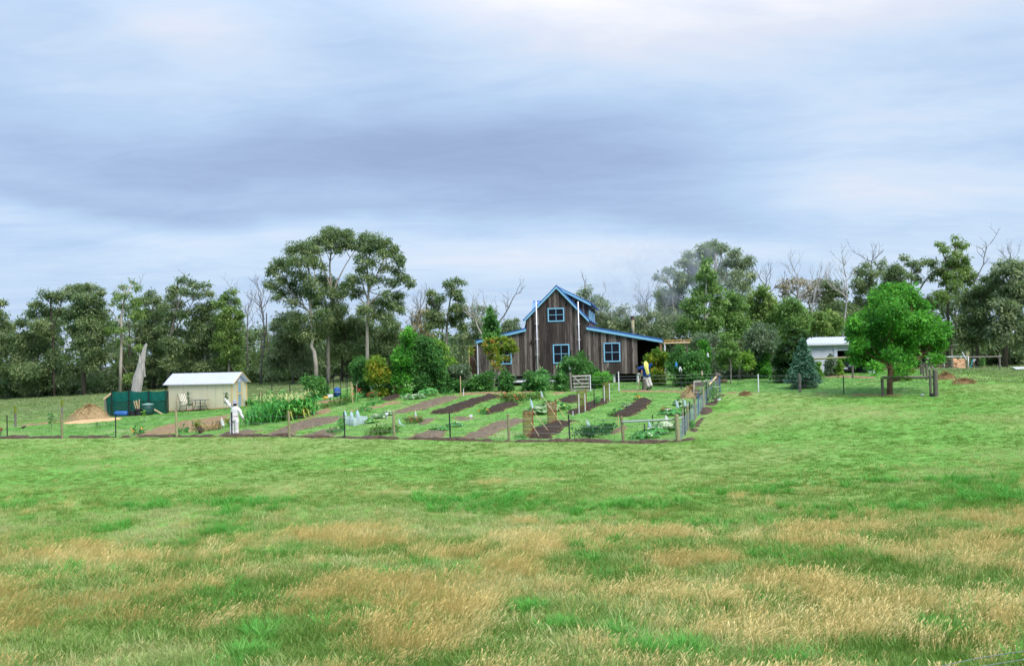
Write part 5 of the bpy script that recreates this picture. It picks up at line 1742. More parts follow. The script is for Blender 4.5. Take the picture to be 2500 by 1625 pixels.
dead_tree('thin dead tree poking above the massive tree at the right edge', 104, (1640, 900), [(1640, 400), (1650, 300), (1655, 250)], 8, C6, .11, seed=31)
dead_tree('fork topped dead tree above the brown tinged eucalypt', 105, (440, 900), [(450, 420), (450, 300), (445, 270)], 8, C6, .13, seed=37)
dead_tree('dead twiggy tree right of the chimney', 104, (40, 1000), [(40, 820), (50, 700), (60, 650)], 9, C5, .13, seed=41)
dead_tree('dead branches standing over the wattle left of the garage', 104, (1160, 960), [(1170, 600), (1130, 500), (1080, 430), (1045, 370)], 6, C5, .13, seed=43)
tree('eucalypt_tree', 'grey eucalypt veiled in smoke just left of the chimney', 99, (1440, 890), [(1440, 800), (1450, 760)],
     [(1430, 715, 22, 14, .7), (1460, 735, 22, 14, .7), (1420, 755, 30, 16), (1450, 770, 30, 16), (1480, 775, 24, 16), (1475, 745, 16, 12, .6), (1500, 790, 24, 18), (1440, 795, 30, 16), (1410, 780, 20, 20), (1520, 760, 18, 16, .7), (1535, 790, 24, 20, .8), (1480, 805, 30, 14)],
     L_EUCB, 'bark_grey', r0=.18, twigs=9, **EU)
tree('eucalypt_tree', 'low grey scrub tree immediately right of the chimney', 98, (1580, 880), [(1580, 820), (1575, 770)],
     [(1565, 750, 18, 12, .8), (1590, 770, 24, 16), (1560, 785, 22, 16), (1600, 800, 26, 18), (1575, 812, 30, 16), (1625, 790, 20, 18), (1630, 820, 26, 18), (1555, 815, 22, 16)],
     L_EUCB, 'bark_grey', r0=.12, twigs=6, **{**EU, 'cover': 1.2})


# white splintered trunk left standing in the paddock
def build_spire():
    D = 84
    b = GD(334, D)
    t = thing('dead_tree', 'tall bleached splintered dead trunk tapering to a point behind the shade enclosure', 'dead tree', b)
    prof = [(331, 975, 13), (333, 955, 12.5), (337, 925, 11.5), (342, 900, 9.5), (346, 885, 8), (350, 865, 6.0), (353, 852, 4.6), (356, 843, 3.4), (357, 838, 1.2)]
    mb = MB(b)
    n = 14
    vs, fs = [], []
    rs = random.Random(2)
    for i, (u, v, r) in enumerate(prof):
        c = P(u, v, D)
        if i == 0:
            c.z = b.z - .2
        for j in range(n):
            a = 2 * math.pi * j / n
            rr = px(r, D) * (1 + .05 * math.sin(j * 2.7 + i * .9) + rs.uniform(-.15, .15))
            vs.append(c + Vector((math.cos(a) * rr, math.sin(a) * rr * .8, rs.uniform(-.05, .05))))
    for i in range(len(prof) - 1):
        for j in range(n):
            fs.append((i * n + j, i * n + (j + 1) % n, (i + 1) * n + (j + 1) % n, (i + 1) * n + j))
    mb.add(vs, fs)
    mb.build('trunk', M['bark_dead'], t)
    for u, v, h in ((353, 905, 12), (340, 872, 14), (337, 905, 16)):
        p = P(u, v, D - .25)
        MB(b).add([p + Vector((-.07, 0, -.5)), p + Vector((.08, .05, -.5)), p + Vector((.0, .08, px(h, D)))], [(0, 1, 2)]).build('splinter', M['bark_dead'], t)


build_spire()


# --- the deeper wood, read as one mass: filler foliage and stems between and behind the trees
def far_wood():
    rng = np.random.default_rng(77)
    bl = []
    prof_u = [-150, 0, 120, 260, 420, 560, 640, 700, 820, 960, 1100, 1200, 1300, 1420, 1520, 1600, 1700, 1850, 2000, 2150, 2300, 2420, 2700]
    prof_v = [790, 790, 750, 745, 745, 760, 800, 790, 780, 800, 800, 825, 850, 805, 795, 775, 735, 735, 735, 725, 710, 690, 690]
    for i in range(1000):
        u = rng.uniform(-140, 2640)
        D = rng.uniform(108, 126)
        top = np.interp(u, prof_u, prof_v)
        g = GD(u, D)
        basev = 960 - 0.04 * u + 8
        v = rng.uniform(top + 12, basev - 8)
        r = rng.uniform(10, 24)
        c = P(u, v, D)
        bl.append((tuple(c), (px(r * 1.3, D), px(r * 1.3, D), px(r, D)), rng.uniform(.5, 1.0)))
    for i in range(420):
        u, D = rng.uniform(-140, 2640), rng.uniform(106, 120)
        if 1200 < u < 1420:
            continue
        g = GD(u, D)
        r = rng.uniform(.6, 1.1)
        bl.append(((g.x, g.y, g.z + rng.uniform(.6, 4.5)), (r * 1.3, r * 1.2, r), .9))
    # scrub along the edge of the wood, near the ground
    for i in range(230):
        u = rng.uniform(-140, 2640)
        if 1180 < u < 1440:
            continue
        D = rng.uniform(105, 110)
        g = GD(u, D)
        r = rng.uniform(.6, 1.4)
        bl.append(((g.x, g.y, g.z + r * rng.uniform(.5, 1.7)), (r * 1.3, r * 1.2, r), .8))
    V, F, tint, subs = leaves(bl, .75, .40, .17, rng, .4, tvar=.18, tbase=.35)
    o = mesh_obj('far_wood', np_mesh('far_wood', V, F, L_EUC, tint=tint))
    tag(o, 'dim mass of the deeper wood behind the eucalypts', 'wood', kind='stuff')
    # stems in the shade of the wood
    mb = MB()
    rs = random.Random(9)
    for i in range(150):
        u, D = rs.uniform(-100, 2600), rs.uniform(105, 124)
        if 1190 < u < 1540:
            continue
        g = GD(u, D)
        h = rs.uniform(4, 8)
        lean = Vector((rs.uniform(-.5, .5), rs.uniform(-.3, .3), h))
        r = rs.uniform(.07, .16)
        mb.tube([g + Vector((0, 0, -.2)), g + lean * .5 + Vector((rs.uniform(-.2, .2), 0, 0)), g + lean], [r, r * .8, r * .5], 6, cap=False)
    o = mb.build('far_wood_stems', M['bark_dark'], smooth=True)
    tag(o, 'slim dark and grey stems in the shade of the deeper wood', 'wood', kind='stuff')


far_wood()
print('TRIS after wood', sum(len(o.data.polygons) for o in S.objects if o.type == 'MESH') * 2)

# ================================================================== garden trees and shrubs
tree('shade_tree', 'bright green round headed tree with low fork standing inside the rail fence corner', 57, (605, 1385), [(606, 1300), (610, 1180), (618, 1000), (624, 800), (632, 600)],
     [(640, 505, 56, 34), (575, 540, 60, 40), (715, 545, 70, 42), (515, 600, 46, 40), (640, 600, 80, 46), (790, 600, 70, 46), (870, 670, 56, 46), (520, 690, 66, 46), (640, 700, 90, 50), (760, 700, 80, 50), (890, 760, 66, 46), (400, 780, 66, 40), (320, 815, 52, 36), (500, 790, 80, 46), (620, 800, 90, 50), (760, 810, 90, 50), (880, 860, 80, 46), (960, 810, 66, 42), (1030, 850, 60, 40), (1080, 890, 36, 36), (980, 910, 66, 42), (290, 890, 52, 40), (390, 900, 80, 46), (520, 900, 90, 50), (660, 910, 90, 50), (800, 930, 80, 46), (900, 970, 76, 42), (1010, 980, 60, 40), (330, 990, 66, 42), (440, 1000, 80, 46), (570, 1010, 90, 46), (720, 1020, 80, 42), (840, 1050, 60, 36), (320, 1080, 52, 34), (420, 1110, 66, 42), (540, 1100, 66, 36), (640, 1090, 66, 34, .7), (480, 1190, 50, 36, .8), (780, 1140, 50, 36, .7), (1020, 1120, 46, 36, .9), (700, 1200, 40, 30, .5)],
     L_BRIGHT, 'redbark', cv=C6, r0=.25, r1=.03, L=.16, W=.075, cover=3.2, grow=1.5, sub=.8, droop=.15, depth=.85, tvar=.22,
     limbs=[[(608, 1200), (520, 1080), (400, 960)], [(612, 1150), (700, 1000), (800, 820)], [(612, 1240), (760, 1170), (880, 1080, .6)], [(610, 1150), (540, 960), (500, 760)], [(615, 1300), (680, 1290), (790, 1200)]])
tree('garden_tree', 'light green young tree on a slim trunk behind the back fence', 69, (826, 1440), [(826, 1340), (826, 1220), (812, 1100), (795, 980)],
     [(775, 960, 40, 26, .8), (800, 1010, 66, 36), (750, 1060, 46, 36), (840, 1060, 52, 40), (780, 1120, 62, 40), (850, 1130, 46, 40), (730, 1150, 42, 34), (800, 1190, 66, 36), (860, 1200, 46, 32), (760, 1220, 46, 24, .8)],
     L_BIRCH, 'bark_grey', cv=C5, r0=.07, r1=.02, L=.15, W=.07, cover=2.2, droop=.1)
tree('garden_tree', 'yellowish spreading low tree right of the light green young tree', 72, (900, 1360), [(898, 1290), (905, 1230), (930, 1180)],
     [(940, 1130, 60, 28), (990, 1150, 42, 28), (890, 1160, 42, 30), (950, 1190, 66, 30), (1000, 1200, 40, 28), (900, 1220, 46, 28), (970, 1240, 50, 20, .7)],
     L_LIME, 'bark_grey', cv=C5, r0=.06, L=.15, W=.07, cover=2.0, limbs=[[(910, 1350), (912, 1250), (930, 1190)]])
tree('garden_bush', 'dark olive bush standing behind the blue grey cypress', 68, (1350, 1440), [(1350, 1300), (1370, 1100), (1390, 960)],
     [(1380, 920, 52, 34), (1440, 940, 46, 36), (1330, 970, 52, 40), (1400, 1000, 66, 46), (1480, 970, 40, 34, .8), (1330, 1050, 60, 46), (1420, 1080, 60, 50), (1280, 1130, 56, 50), (1360, 1150, 76, 52), (1300, 1220, 70, 52), (1400, 1220, 60, 52), (1240, 1210, 42, 42), (1330, 1300, 80, 56), (1270, 1310, 56, 52), (1310, 1390, 76, 46), (1390, 1340, 50, 56)],
     L_SHRUBD, 'bark_dark', cv=C5, cat='bush', r0=.1, L=.16, W=.085, cover=2.6, droop=.1, forks=False)


def conifer(label, D, base, apex, halfw, leafm, seed):
    """cone of drooping sprays in whorls"""
    rng, rs = np.random.default_rng(seed), random.Random(seed)
    b = GD(base[0], D)
    H = P(apex[0], apex[1], D).z - b.z
    t = thing('cypress_tree', label, 'tree', b)
    MB(b).tube([b + Vector((0, 0, -.1)), b + Vector((0, 0, H * .97))], [.10, .015], 7).build('trunk', M['bark_dark'], t)
    Rm = px(halfw, D)
    Vs, tn = [], []
    for i in range(260):
        f = rng.random() ** .75
        z = H * (.03 + .95 * f)
        rad = Rm * min(1, (1 - f) * 1.18 + .02) * rng.uniform(.75, 1.08) * (1 - .25 * max(0, .12 - f) / .12)
        a = rng.uniform(0, 2 * math.pi)
        n = int(26 + 60 * rad)
        s = rng.random(n) ** .6
        pos = np.stack([np.cos(a) * s * rad, np.sin(a) * s * rad, z + .16 * s * rad - .22 * s * s * rad + 0 * s], 1)
        pos += rng.normal(size=(n, 3)) * np.array([.07, .07, .045]) * (.5 + rad)
        ax = np.stack([np.full(n, np.cos(a)), np.full(n, np.sin(a)), np.full(n, -.25)], 1) + rng.normal(size=(n, 3)) * .55
        ax /= np.linalg.norm(ax, axis=1)[:, None]
        sd = np.cross(ax, rng.normal(size=(n, 3)) + np.array([0, 0, 1.2]))
        sd /= np.linalg.norm(sd, axis=1)[:, None]
        l, w = .15 * rng.uniform(.7, 1.3, n)[:, None], .042 * rng.uniform(.7, 1.3, n)[:, None]
        Vs.append(np.stack([pos, pos + ax * l * .5 + sd * w, pos + ax * l, pos + ax * l * .5 - sd * w], 1).reshape(-1, 3))
        tn.append(np.clip(rng.normal() * .18 + .35 + .45 * s * rng.random(n), 0, 1))
    V = np.concatenate(Vs) + np.array(b)
    mesh_obj('crown', np_mesh('crown', V, np.arange(len(V)).reshape(-1, 4), leafm, tint=np.concatenate(tn), base=tuple(b)), t)


conifer('blue grey cone shaped cypress with drooping sprays behind the back fence', 63, (1963, 955), (1961, 826), 41, L_CYP, 5)

BU = dict(cat='bush', grow=1.3, sub=.72, L=.13, W=.075, cover=2.3, droop=.1, forks=False, bark='bark_dark', r0=.06)
tree('garden_bush', 'big bright green bush left of the house, dark in its middle', 67, (1300, 1120), [(1300, 1000), (1290, 880)],
     [(1280, 820, 52, 36), (1340, 850, 56, 40), (1230, 870, 52, 42), (1300, 890, 76, 46), (1370, 910, 56, 46), (1240, 940, 62, 46), (1330, 960, 76, 46), (1400, 980, 50, 46), (1270, 1010, 76, 46), (1360, 1030, 66, 42), (1220, 1020, 50, 42), (1310, 1080, 80, 36), (1410, 1050, 42, 40)],
     L_SHRUB, cv=C2, tbase=.4, **BU)
tree('garden_bush', 'tall light green bush at the left flank of the big bright bush', 66, (1150, 1110), [(1160, 960), (1190, 840)],
     [(1220, 755, 36, 30), (1190, 810, 42, 34), (1160, 870, 42, 36), (1130, 930, 40, 40), (1180, 920, 50, 42), (1140, 1000, 46, 46), (1190, 1000, 46, 46), (1160, 1070, 50, 40), (1110, 1060, 36, 36)],
     L_BRIGHT, cv=C2, tbase=.55, **BU)
tree('willow_tree', 'pale yellow green weeping tree right of the big bright bush', 70, (1440, 1080), [(1440, 950), (1430, 860)],
     [(1410, 820, 42, 40), (1440, 870, 42, 46), (1400, 890, 36, 46), (1460, 930, 42, 46), (1430, 960, 42, 50), (1500, 940, 36, 34), (1490, 990, 46, 40), (1530, 990, 36, 36), (1450, 1020, 42, 40)],
     L_LIME, cv=C2, L=.20, W=.05, cover=2.0, droop=.9, bark='bark_grey', r0=.08)
tree('garden_bush', 'grey green shrub between the weeping tree and the house annex', 68, (290, 1060), [(290, 960), (290, 900)],
     [(270, 880, 46, 34), (220, 910, 46, 36), (320, 880, 36, 34), (180, 950, 46, 40), (250, 950, 56, 40), (320, 940, 46, 40), (200, 1010, 56, 40), (280, 1010, 56, 40), (340, 1000, 40, 40)],
     L_GREY, cv=C3, **BU)
tree('citrus_tree', 'small citrus tree flecked yellow and orange beyond the vegetable beds', 66, (1005, 1120), [(1005, 1060), (1005, 980)],
     [(1000, 930, 26, 26), (1000, 960, 40, 28), (960, 1000, 36, 32), (1040, 1000, 42, 34), (1000, 1030, 56, 34), (1060, 1040, 26, 30), (960, 1060, 40, 32), (1030, 1075, 46, 30)],
     L_AUT, cv=C2, tbase=.33, **{**BU, 'cat': 'tree'})
tree('garden_bush', 'dark green shrub left of the citrus tree', 68, (880, 1140), [(880, 1060), (870, 980)],
     [(860, 960, 36, 30), (900, 970, 34, 34), (850, 1010, 36, 36), (900, 1020, 42, 36), (870, 1070, 50, 36), (920, 1080, 36, 32), (890, 1120, 50, 26), (1080, 1020, 30, 24), (1100, 1060, 36, 30), (1080, 1090, 30, 26)],
     L_SHRUB, cv=C2, tbase=.35, **BU)
tree('garden_bush', 'leafy green shrub behind the corn patch', 69, (570, 1180), [(570, 1130), (560, 1090)],
     [(520, 1075, 30, 20), (560, 1070, 40, 24), (600, 1080, 30, 24), (540, 1100, 46, 26), (600, 1115, 46, 30), (560, 1135, 50, 28), (630, 1140, 30, 30), (600, 1160, 46, 24)],
     L_SHRUB, cv=C2, tbase=.55, **BU)
tree('narrow_tree', 'narrow upright dark green tree rising over the left wing roof', 72.6, (540, 900), [(540, 800), (535, 600), (525, 420)],
     [(524, 385, 16, 24), (520, 430, 24, 28), (545, 460, 26, 28), (510, 480, 26, 30), (560, 500, 28, 32), (525, 530, 34, 32), (490, 540, 24, 30), (580, 550, 26, 32), (545, 580, 40, 32), (490, 590, 30, 30), (590, 600, 24, 24), (520, 610, 46, 24)],
     L_SHRUB, 'bark_grey', cv=C3, L=.15, W=.085, cover=2.4, grow=1.35, droop=.0, r0=.08, ymul=.5, tbase=.6)
tree('red_tip_shrub', 'vase shaped shrub with yellow and red tips before the left wing of the house', 70.5, (555, 1045), [(552, 1000), (550, 950)],
     [(500, 650, 26, 22), (545, 640, 34, 22), (600, 640, 40, 22), (650, 635, 36, 22), (695, 655, 30, 24), (480, 680, 20, 22), (530, 690, 40, 26), (590, 690, 46, 26), (650, 690, 40, 28), (720, 690, 30, 26), (500, 730, 30, 26), (560, 735, 46, 26, .8), (620, 740, 40, 26, .7), (690, 730, 36, 26, .7), (740, 720, 22, 22, .7), (540, 790, 46, 30, .5), (600, 800, 46, 32, .5), (650, 790, 36, 30, .4), (560, 850, 36, 30, .35), (610, 860, 36, 30, .3), (375, 720, 22, 24, .6), (365, 760, 20, 24, .5)],
     L_REDTIP, 'bark_grey', cv=C3, cat='shrub', L=.13, W=.055, cover=2.2, droop=.0, r0=.07, ymul=.6, tvar=.26, tbase=.40,
     limbs=[[(550, 1000), (500, 860), (480, 720)], [(552, 990), (560, 850), (545, 700)], [(555, 990), (610, 860), (640, 720)], [(560, 980), (640, 850), (720, 730)], [(550, 990), (420, 850), (375, 740)]])
tree('garden_bush', 'glossy dark leaved shrub before the middle window of the house', 69, (1210, 1010), [(1210, 940), (1220, 850)],
     [(1275, 755, 24, 24), (1260, 790, 34, 28), (1160, 800, 40, 26), (1210, 820, 40, 30), (1280, 830, 40, 30), (1140, 840, 34, 28), (1190, 860, 46, 30), (1250, 870, 46, 30), (1340, 850, 40, 26), (1380, 880, 24, 24), (1330, 890, 46, 26), (1130, 890, 40, 30), (1260, 910, 50, 24), (1370, 910, 30, 18), (1120, 940, 36, 30), (1150, 980, 34, 26)],
     L_SHRUB, cv=C3, tbase=.42, **{**BU, 'L': .17, 'W': .07, 'droop': .4})
tree('garden_bush', 'small vivid green clipped ball bush beside the pallet gate', 68.5, (1447, 990), [(1447, 960)],
     [(1447, 925, 46, 22), (1410, 935, 34, 24), (1485, 940, 30, 24), (1430, 955, 46, 24), (1480, 965, 34, 22), (1400, 965, 28, 22)],
     L_BRIGHT, cv=C3, tbase=.7, **{**BU, 'L': .09, 'W': .05, 'cover': 2.6})
tree('garden_bush', 'leafy shrub with orange tipped shoots in front of the verandah', 70, (730, 980), [(735, 930), (745, 850)],
     [(770, 740, 34, 22), (810, 765, 28, 24), (740, 770, 34, 26), (690, 790, 34, 22), (780, 800, 42, 28), (720, 820, 40, 28), (680, 830, 26, 22), (760, 860, 50, 32), (800, 850, 28, 30), (730, 910, 50, 34), (790, 910, 36, 32), (700, 940, 36, 26)],
     L_AUT, cv=C4, tbase=.33, tvar=.2, **BU)
tree('garden_bush', 'broad glossy shrub hung with pale bags right of the verandah', 68, (1020, 1010), [(1020, 960), (1010, 860)],
     [(940, 710, 26, 24), (900, 770, 36, 30), (960, 760, 46, 30), (1030, 770, 42, 28), (1090, 770, 36, 30), (880, 820, 34, 30), (940, 820, 50, 32), (1020, 820, 56, 32), (1100, 820, 46, 34), (870, 870, 34, 30), (920, 880, 50, 32), (1000, 880, 60, 32), (1090, 880, 56, 32), (1140, 850, 30, 34), (1150, 900, 30, 30), (960, 920, 50, 26), (1050, 920, 50, 26)],
     L_SHRUB, cv=C4, tbase=.42, **{**BU, 'L': .15, 'W': .07, 'droop': .35})
tree('climbing_vine', 'bright green upright climber between the broad glossy shrub and young tree', 70, (1140, 960), [(1140, 840), (1135, 700)],
     [(1120, 660, 26, 24), (1140, 690, 30, 26), (1160, 730, 30, 28), (1130, 760, 30, 30), (1165, 790, 24, 30), (1140, 830, 30, 34), (1150, 880, 26, 34)],
     L_BRIGHT, cv=C4, tbase=.4, **{**BU, 'cat': 'climber'})
tree('garden_bush', 'grey white flecked shrub behind the light green young tree', 74, (1120, 1250), [(1120, 1150), (1120, 1000)],
     [(1060, 890, 60, 36), (1150, 900, 66, 36), (1010, 950, 56, 42), (1100, 960, 76, 46), (1200, 960, 56, 46), (1040, 1030, 66, 46), (1140, 1040, 76, 46), (1220, 1040, 46, 46), (1080, 1110, 66, 46), (1170, 1120, 60, 46), (1110, 1190, 60, 46), (1180, 1200, 46, 46), (640, 1000, 66, 46), (560, 980, 66, 46), (690, 1080, 46, 50), (640, 1100, 60, 56), (670, 1180, 50, 46)],
     L_GREY, cv=C5, **{**BU, 'L': .16, 'W': .07, 'cover': 2.2})
tree('garden_bush', 'narrow vivid shrub at the foot of the grey flecked shrub', 73, (1130, 1310), [(1130, 1250)],
     [(1130, 1150, 36, 36), (1110, 1190, 36, 36), (1150, 1210, 34, 36), (1120, 1250, 42, 36), (1150, 1270, 36, 30)],
     L_BRIGHT, cv=C5, tbase=.35, **BU)
tree('garden_bush', 'small dark shrub beside the garage door pillar', 73, (1715, 1300), [(1715, 1230), (1718, 1170)],
     [(1720, 1145, 16, 20), (1710, 1180, 24, 24), (1735, 1200, 22, 24), (1700, 1220, 24, 26), (1725, 1240, 30, 26), (1700, 1270, 26, 24), (1740, 1270, 24, 22)],
     L_GREY, cv=C5, tbase=.2, **BU)
tree('garden_bush', 'bright lime shrub in front of the open garage bay', 73, (1790, 1300), [(1790, 1260)],
     [(1770, 1260, 26, 24), (1800, 1190, 22, 20), (1810, 1230, 24, 22), (1790, 1270, 30, 22)],
     L_LIME, cv=C5, tbase=.4, **BU)
tree('garden_bush', 'lime shrub half hidden by the blue grey cypress', 70, (1610, 1300), [(1608, 1260)],
     [(1605, 1210, 20, 24), (1595, 1240, 22, 26), (1612, 1270, 22, 26)], L_LIME, cv=C5, tbase=.3, **BU)
tree('garden_bush', 'green shrub under the low branches of the bright round tree', 66, (700, 1245), [(700, 1210)],
     [(680, 1180, 40, 26), (730, 1190, 40, 26), (700, 1220, 56, 22), (780, 1200, 34, 26), (640, 1215, 34, 20)], L_LIME, cv=C6, tbase=.15, **BU)
for i, (u, v, lab) in enumerate([(1234, 945, 'leafy shrub at the foot of the grey post before the left wing'), (1295, 945, 'thin staked shrub before the left vent pipe'),
                                 (1322, 940, 'pale leafy shrub with strappy leaves before the middle bay'), (1370, 945, 'small dark shrub left of the pallet gate post')]):
    D = 67
    tree('garden_bush', lab, D, (u, v + 8), [(u, v - 5)],
         [(u, v - 30, 8, 7), (u - 8, v - 22, 8, 8), (u + 8, v - 18, 9, 8), (u, v - 12, 11, 8), (u - 6, v - 4, 9, 8), (u + 6, v, 9, 7)], L_SHRUB if i != 2 else L_VEG, tbase=.45, **{**BU, 'L': .16, 'W': .07})
tree('garden_bush', 'tangled green creeper on stakes before the house annex', 68, (1170, 955), [(1170, 940)],
     [(1150, 935, 12, 8), (1165, 925, 12, 7), (1185, 920, 12, 6), (1200, 915, 12, 6), (1175, 942, 14, 8), (1195, 935, 12, 7), (1155, 948, 14, 6), (1185, 948, 14, 6), (1140, 945, 10, 8)], L_SHRUB, tbase=.5, tvar=.3, **BU)
tree('garden_bush', 'mixed green hedge plants left of the wooden post beyond the beds', 67, (1100, 960), [(1100, 945)],
     [(1085, 930, 12, 10), (1105, 935, 12, 10), (1120, 940, 10, 9), (1090, 946, 14, 9), (1112, 950, 12, 7), (1070, 940, 10, 10), (1060, 928, 10, 9)], L_SHRUB, tbase=.35, **BU)

# ================================================================== fences
def fence_wires(parent, base, tops, hs, r=.004, name='wire', mat='wire'):
    """wires strung through the given ground points at heights hs"""
    for h in hs:
        m = MB(base)
        m.tube([p + Vector((0, -.02, h)) for p in tops], r, 4, cap=False)
        m.build(name, M[mat], parent)


def star_picket(parent, base, p, h, lean=0.0):
    """steel post of Y section"""
    m = MB(base)
    t = p + Vector((lean, 0, h))
    b = p + Vector((0, 0, -.2))
    for a in (math.pi / 2, math.pi / 2 + 2.094, math.pi / 2 + 4.189):
        m.beam(b + Vector((math.cos(a) * .016, math.sin(a) * .016, 0)), t + Vector((math.cos(a) * .016, math.sin(a) * .016, 0)), .034, .008, up=(-math.sin(a), math.cos(a), .01))
    m.beam(b, t, .026, .026)
    return m.build('steel_post', M['steel_black'], parent)


def wood_post(parent, base, p, h, r=.07, mat='wood_post', lean=0.0, name='wooden_post'):
    m = MB(base)
    m.tube([p + Vector((0, 0, -.25)), p + Vector((lean * .5, 0, h * .5)), p + Vector((lean, 0, h - .02)), p + Vector((lean, 0, h))], [r, r * .97, r * .95, r * .8], 10)
    return m.build(name, M[mat], parent, smooth=False)


def fence(name, label, cat='fence'):
    return thing(name, label, cat, (0, 0, 0))


def build_front_fence():
    b = FRONT[1]
    t = thing('wire_fence', 'post and wire fence along the front of the vegetable garden', 'fence', b)
    for u, v, hpx, lean in ((18, 1070, 57, 0), (283, 1068, 58, 0), (567, 1066, 60, 0), (842, 1069, 64, .02), (1100, 1075, 67, .03), (1392, 1078, 66, .05)):
        g = G(u, v)
        star_picket(t, b, g, px(hpx, g.y), -lean)
    for u, v, hpx in ((152, 1071, 61), (432, 1067, 64), (707, 1068, 65), (963, 1071, 66), (1243, 1076, 66)):
        g = G(u, v)
        wood_post(t, b, g, px(hpx, g.y), .062, lean=-.03)
    g1, g2 = G(1523, 1080), G(1656, 1078)
    pts = FRONT[:-1] + [g1, g2]
    fence_wires(t, b, pts, (.12, .38, .68, 1.0), .0045)
    # gateway at the right end: posts and a galvanised tube across
    wood_post(t, b, g1, px(64, g1.y), .07, lean=-.08)
    wood_post(t, b, g2, px(67, g2.y), .10, lean=-.05)
    z1, z2 = g1 + Vector((-.06, -.05, px(50, g1.y))), G(1669, 1057)
    MB(b).tube([z1, g2 + Vector((.0, .1, px(54, g2.y))), z2 + Vector((0, 0, px(40, z2.y)))], .045, 8).build('top_rail', M['galv'], t, smooth=True)
    wood_post(t, b, z2, px(54, z2.y), .08)
    return t


build_front_fence()


def build_side_fence():
    b = SIDE[0]
    t = thing('mesh_fence', 'wire mesh side fence with steel posts running back to the weathered corner post', 'fence', b)
    A, B, C, E = SIDE
    hts = [1.12, 1.15, 1.18, 1.2]
    net = netmat('blue_grey_netting', (0.24, 0.28, 0.40), 0.40)
    path = []
    for k in range(25):
        f = k / 24 * 3
        i = min(2, int(f))
        path.append(SIDE[i].lerp(SIDE[i + 1], f - i))
    for i in range(24):
        p, q = path[i], path[i + 1]
        m = MB(b)
        m.add([p + Vector((0, 0, .02)), q + Vector((0, 0, .02)), q + Vector((.02, 0, .82)), p + Vector((.02, 0, .82))], [(0, 1, 2, 3)])
        if i % 4 == 0:
            cells = m
        else:
            cells.v += m.v
            cells.f += [tuple(j + len(cells.v) - 4 for j in f) for f in m.f]
            cells.m += m.m
        if i % 4 == 3:
            cells.build('netting', net, t)
    fence_wires(t, b, path, (.03, .42, .83, 1.12), .006)
    # upright wires of the mesh
    m = MB(b)
    for i in range(0, 25):
        m.tube([path[i] + Vector((.0, 0, .02)), path[i] + Vector((0, 0, .82))], .0045, 4, cap=False)
    m.build('mesh_wires', M['wire'], t)
    blue = pm('blue_grey_steel_post', (0.05, 0.10, 0.22), (0.08, 0.16, 0.32), 4, .5, bump=.05)
    for f in (.38, .80, 1.45, 2.1, 2.55):
        i = min(2, int(f))
        p = SIDE[i].lerp(SIDE[i + 1], f - i)
        o = star_picket(t, b, p, 1.22)
        if f in (1.45, 2.55):
            o.data.materials[0] = blue
    for f in (.62, 1.2, 1.85):
        i = min(2, int(f))
        p = SIDE[i].lerp(SIDE[i + 1], f - i)
        wood_post(t, b, p, 1.15, .06)
    m = MB(b)
    m.tube([E + Vector((0, 0, -.2)), E + Vector((0, 0, .7)), E + Vector((-.03, 0, 1.26))], [.12, .11, .10], 9)
    m.build('corner_post', M['wood_grey'], t)
    MB(b).tube([E + Vector((.14, 0, -.1)), E + Vector((.13, 0, 1.15))], .05, 8).build('corner_pipe', blue, t)
    MB(b).beam(E + Vector((-.05, 0, 1.0)), SIDE[2].lerp(E, .35) + Vector((0, 0, .95)), .07, .07).build('stay_rail', M['wood_pale'], t)
    MB(b).beam(E + Vector((-.1, -.1, 1.22)), E + Vector((.2, -.1, 1.1)), .05, .16).build('post_cap', M['wood_grey'], t)


build_side_fence()


def build_back_fence():
    b = BACK[0]
    t = thing('wire_fence', 'low wire fence from the weathered corner post to the rail fence corner', 'fence', b)
    fence_wires(t, b, BACK, (.15, .45, .75, 1.05), .005)
    m = MB(b)
    for i in range(70):
        f = i / 70 * 3
        k = min(2, int(f))
        p = BACK[k].lerp(BACK[k + 1], f - k)
        m.tube([p + Vector((0, 0, .1)), p + Vector((0, 0, 1.05))], .0035, 3, cap=False)
    m.build('mesh_wires', M['wire'], t)
    g = G(1852, 957)
    MB(b).tube([g, g + Vector((0, 0, px(44, g.y)))], .035, 8).build('steel_post', M['white_pvc'], t)
    g = G(1953, 957.5)
    wood_post(t, b, g, px(45, g.y), .075, 'wood_grey')
    g = G(2060, 962.5)
    star_picket(t, b, g, px(46, g.y))
    # rail between the two posts at the right end
    g1, g2 = G(2155, 967), G(2285, 967)
    wood_post(t, b, g1, px(47, g1.y), .085, 'wood_grey_dark')
    m = MB(b)
    z1, z2 = g1 + Vector((-.05, 0, px(45, g1.y))), g2 + Vector((0, 0, px(47, g2.y)))
    m.tube([z1, z1.lerp(z2, .33) + Vector((0, 0, .02)), z1.lerp(z2, .66) + Vector((0, 0, -.015)), z2], [.085, .075, .08, .07], 9)
    m.build('top_rail', M['wood_grey_dark'], t)
    wood_post(t, b, g2, px(64, g2.y), .135, 'wood_grey_dark', name='corner_post')
    g3 = g2 + Vector((-.24, .1, 0))
    wood_post(t, b, g3, px(57, g2.y), .07, 'wood_grey_dark')
    o = MB(tuple(g2)).box((g2.x - .36, g2.y - .2, g2.z - .05), (g2.x - .16, g2.y - .02, g2.z + .16)).build('tin', M['steel_black'], None, loc=g2)
    tag(o, 'small black tin at the foot of the rail fence corner post', 'tin')


build_back_fence()


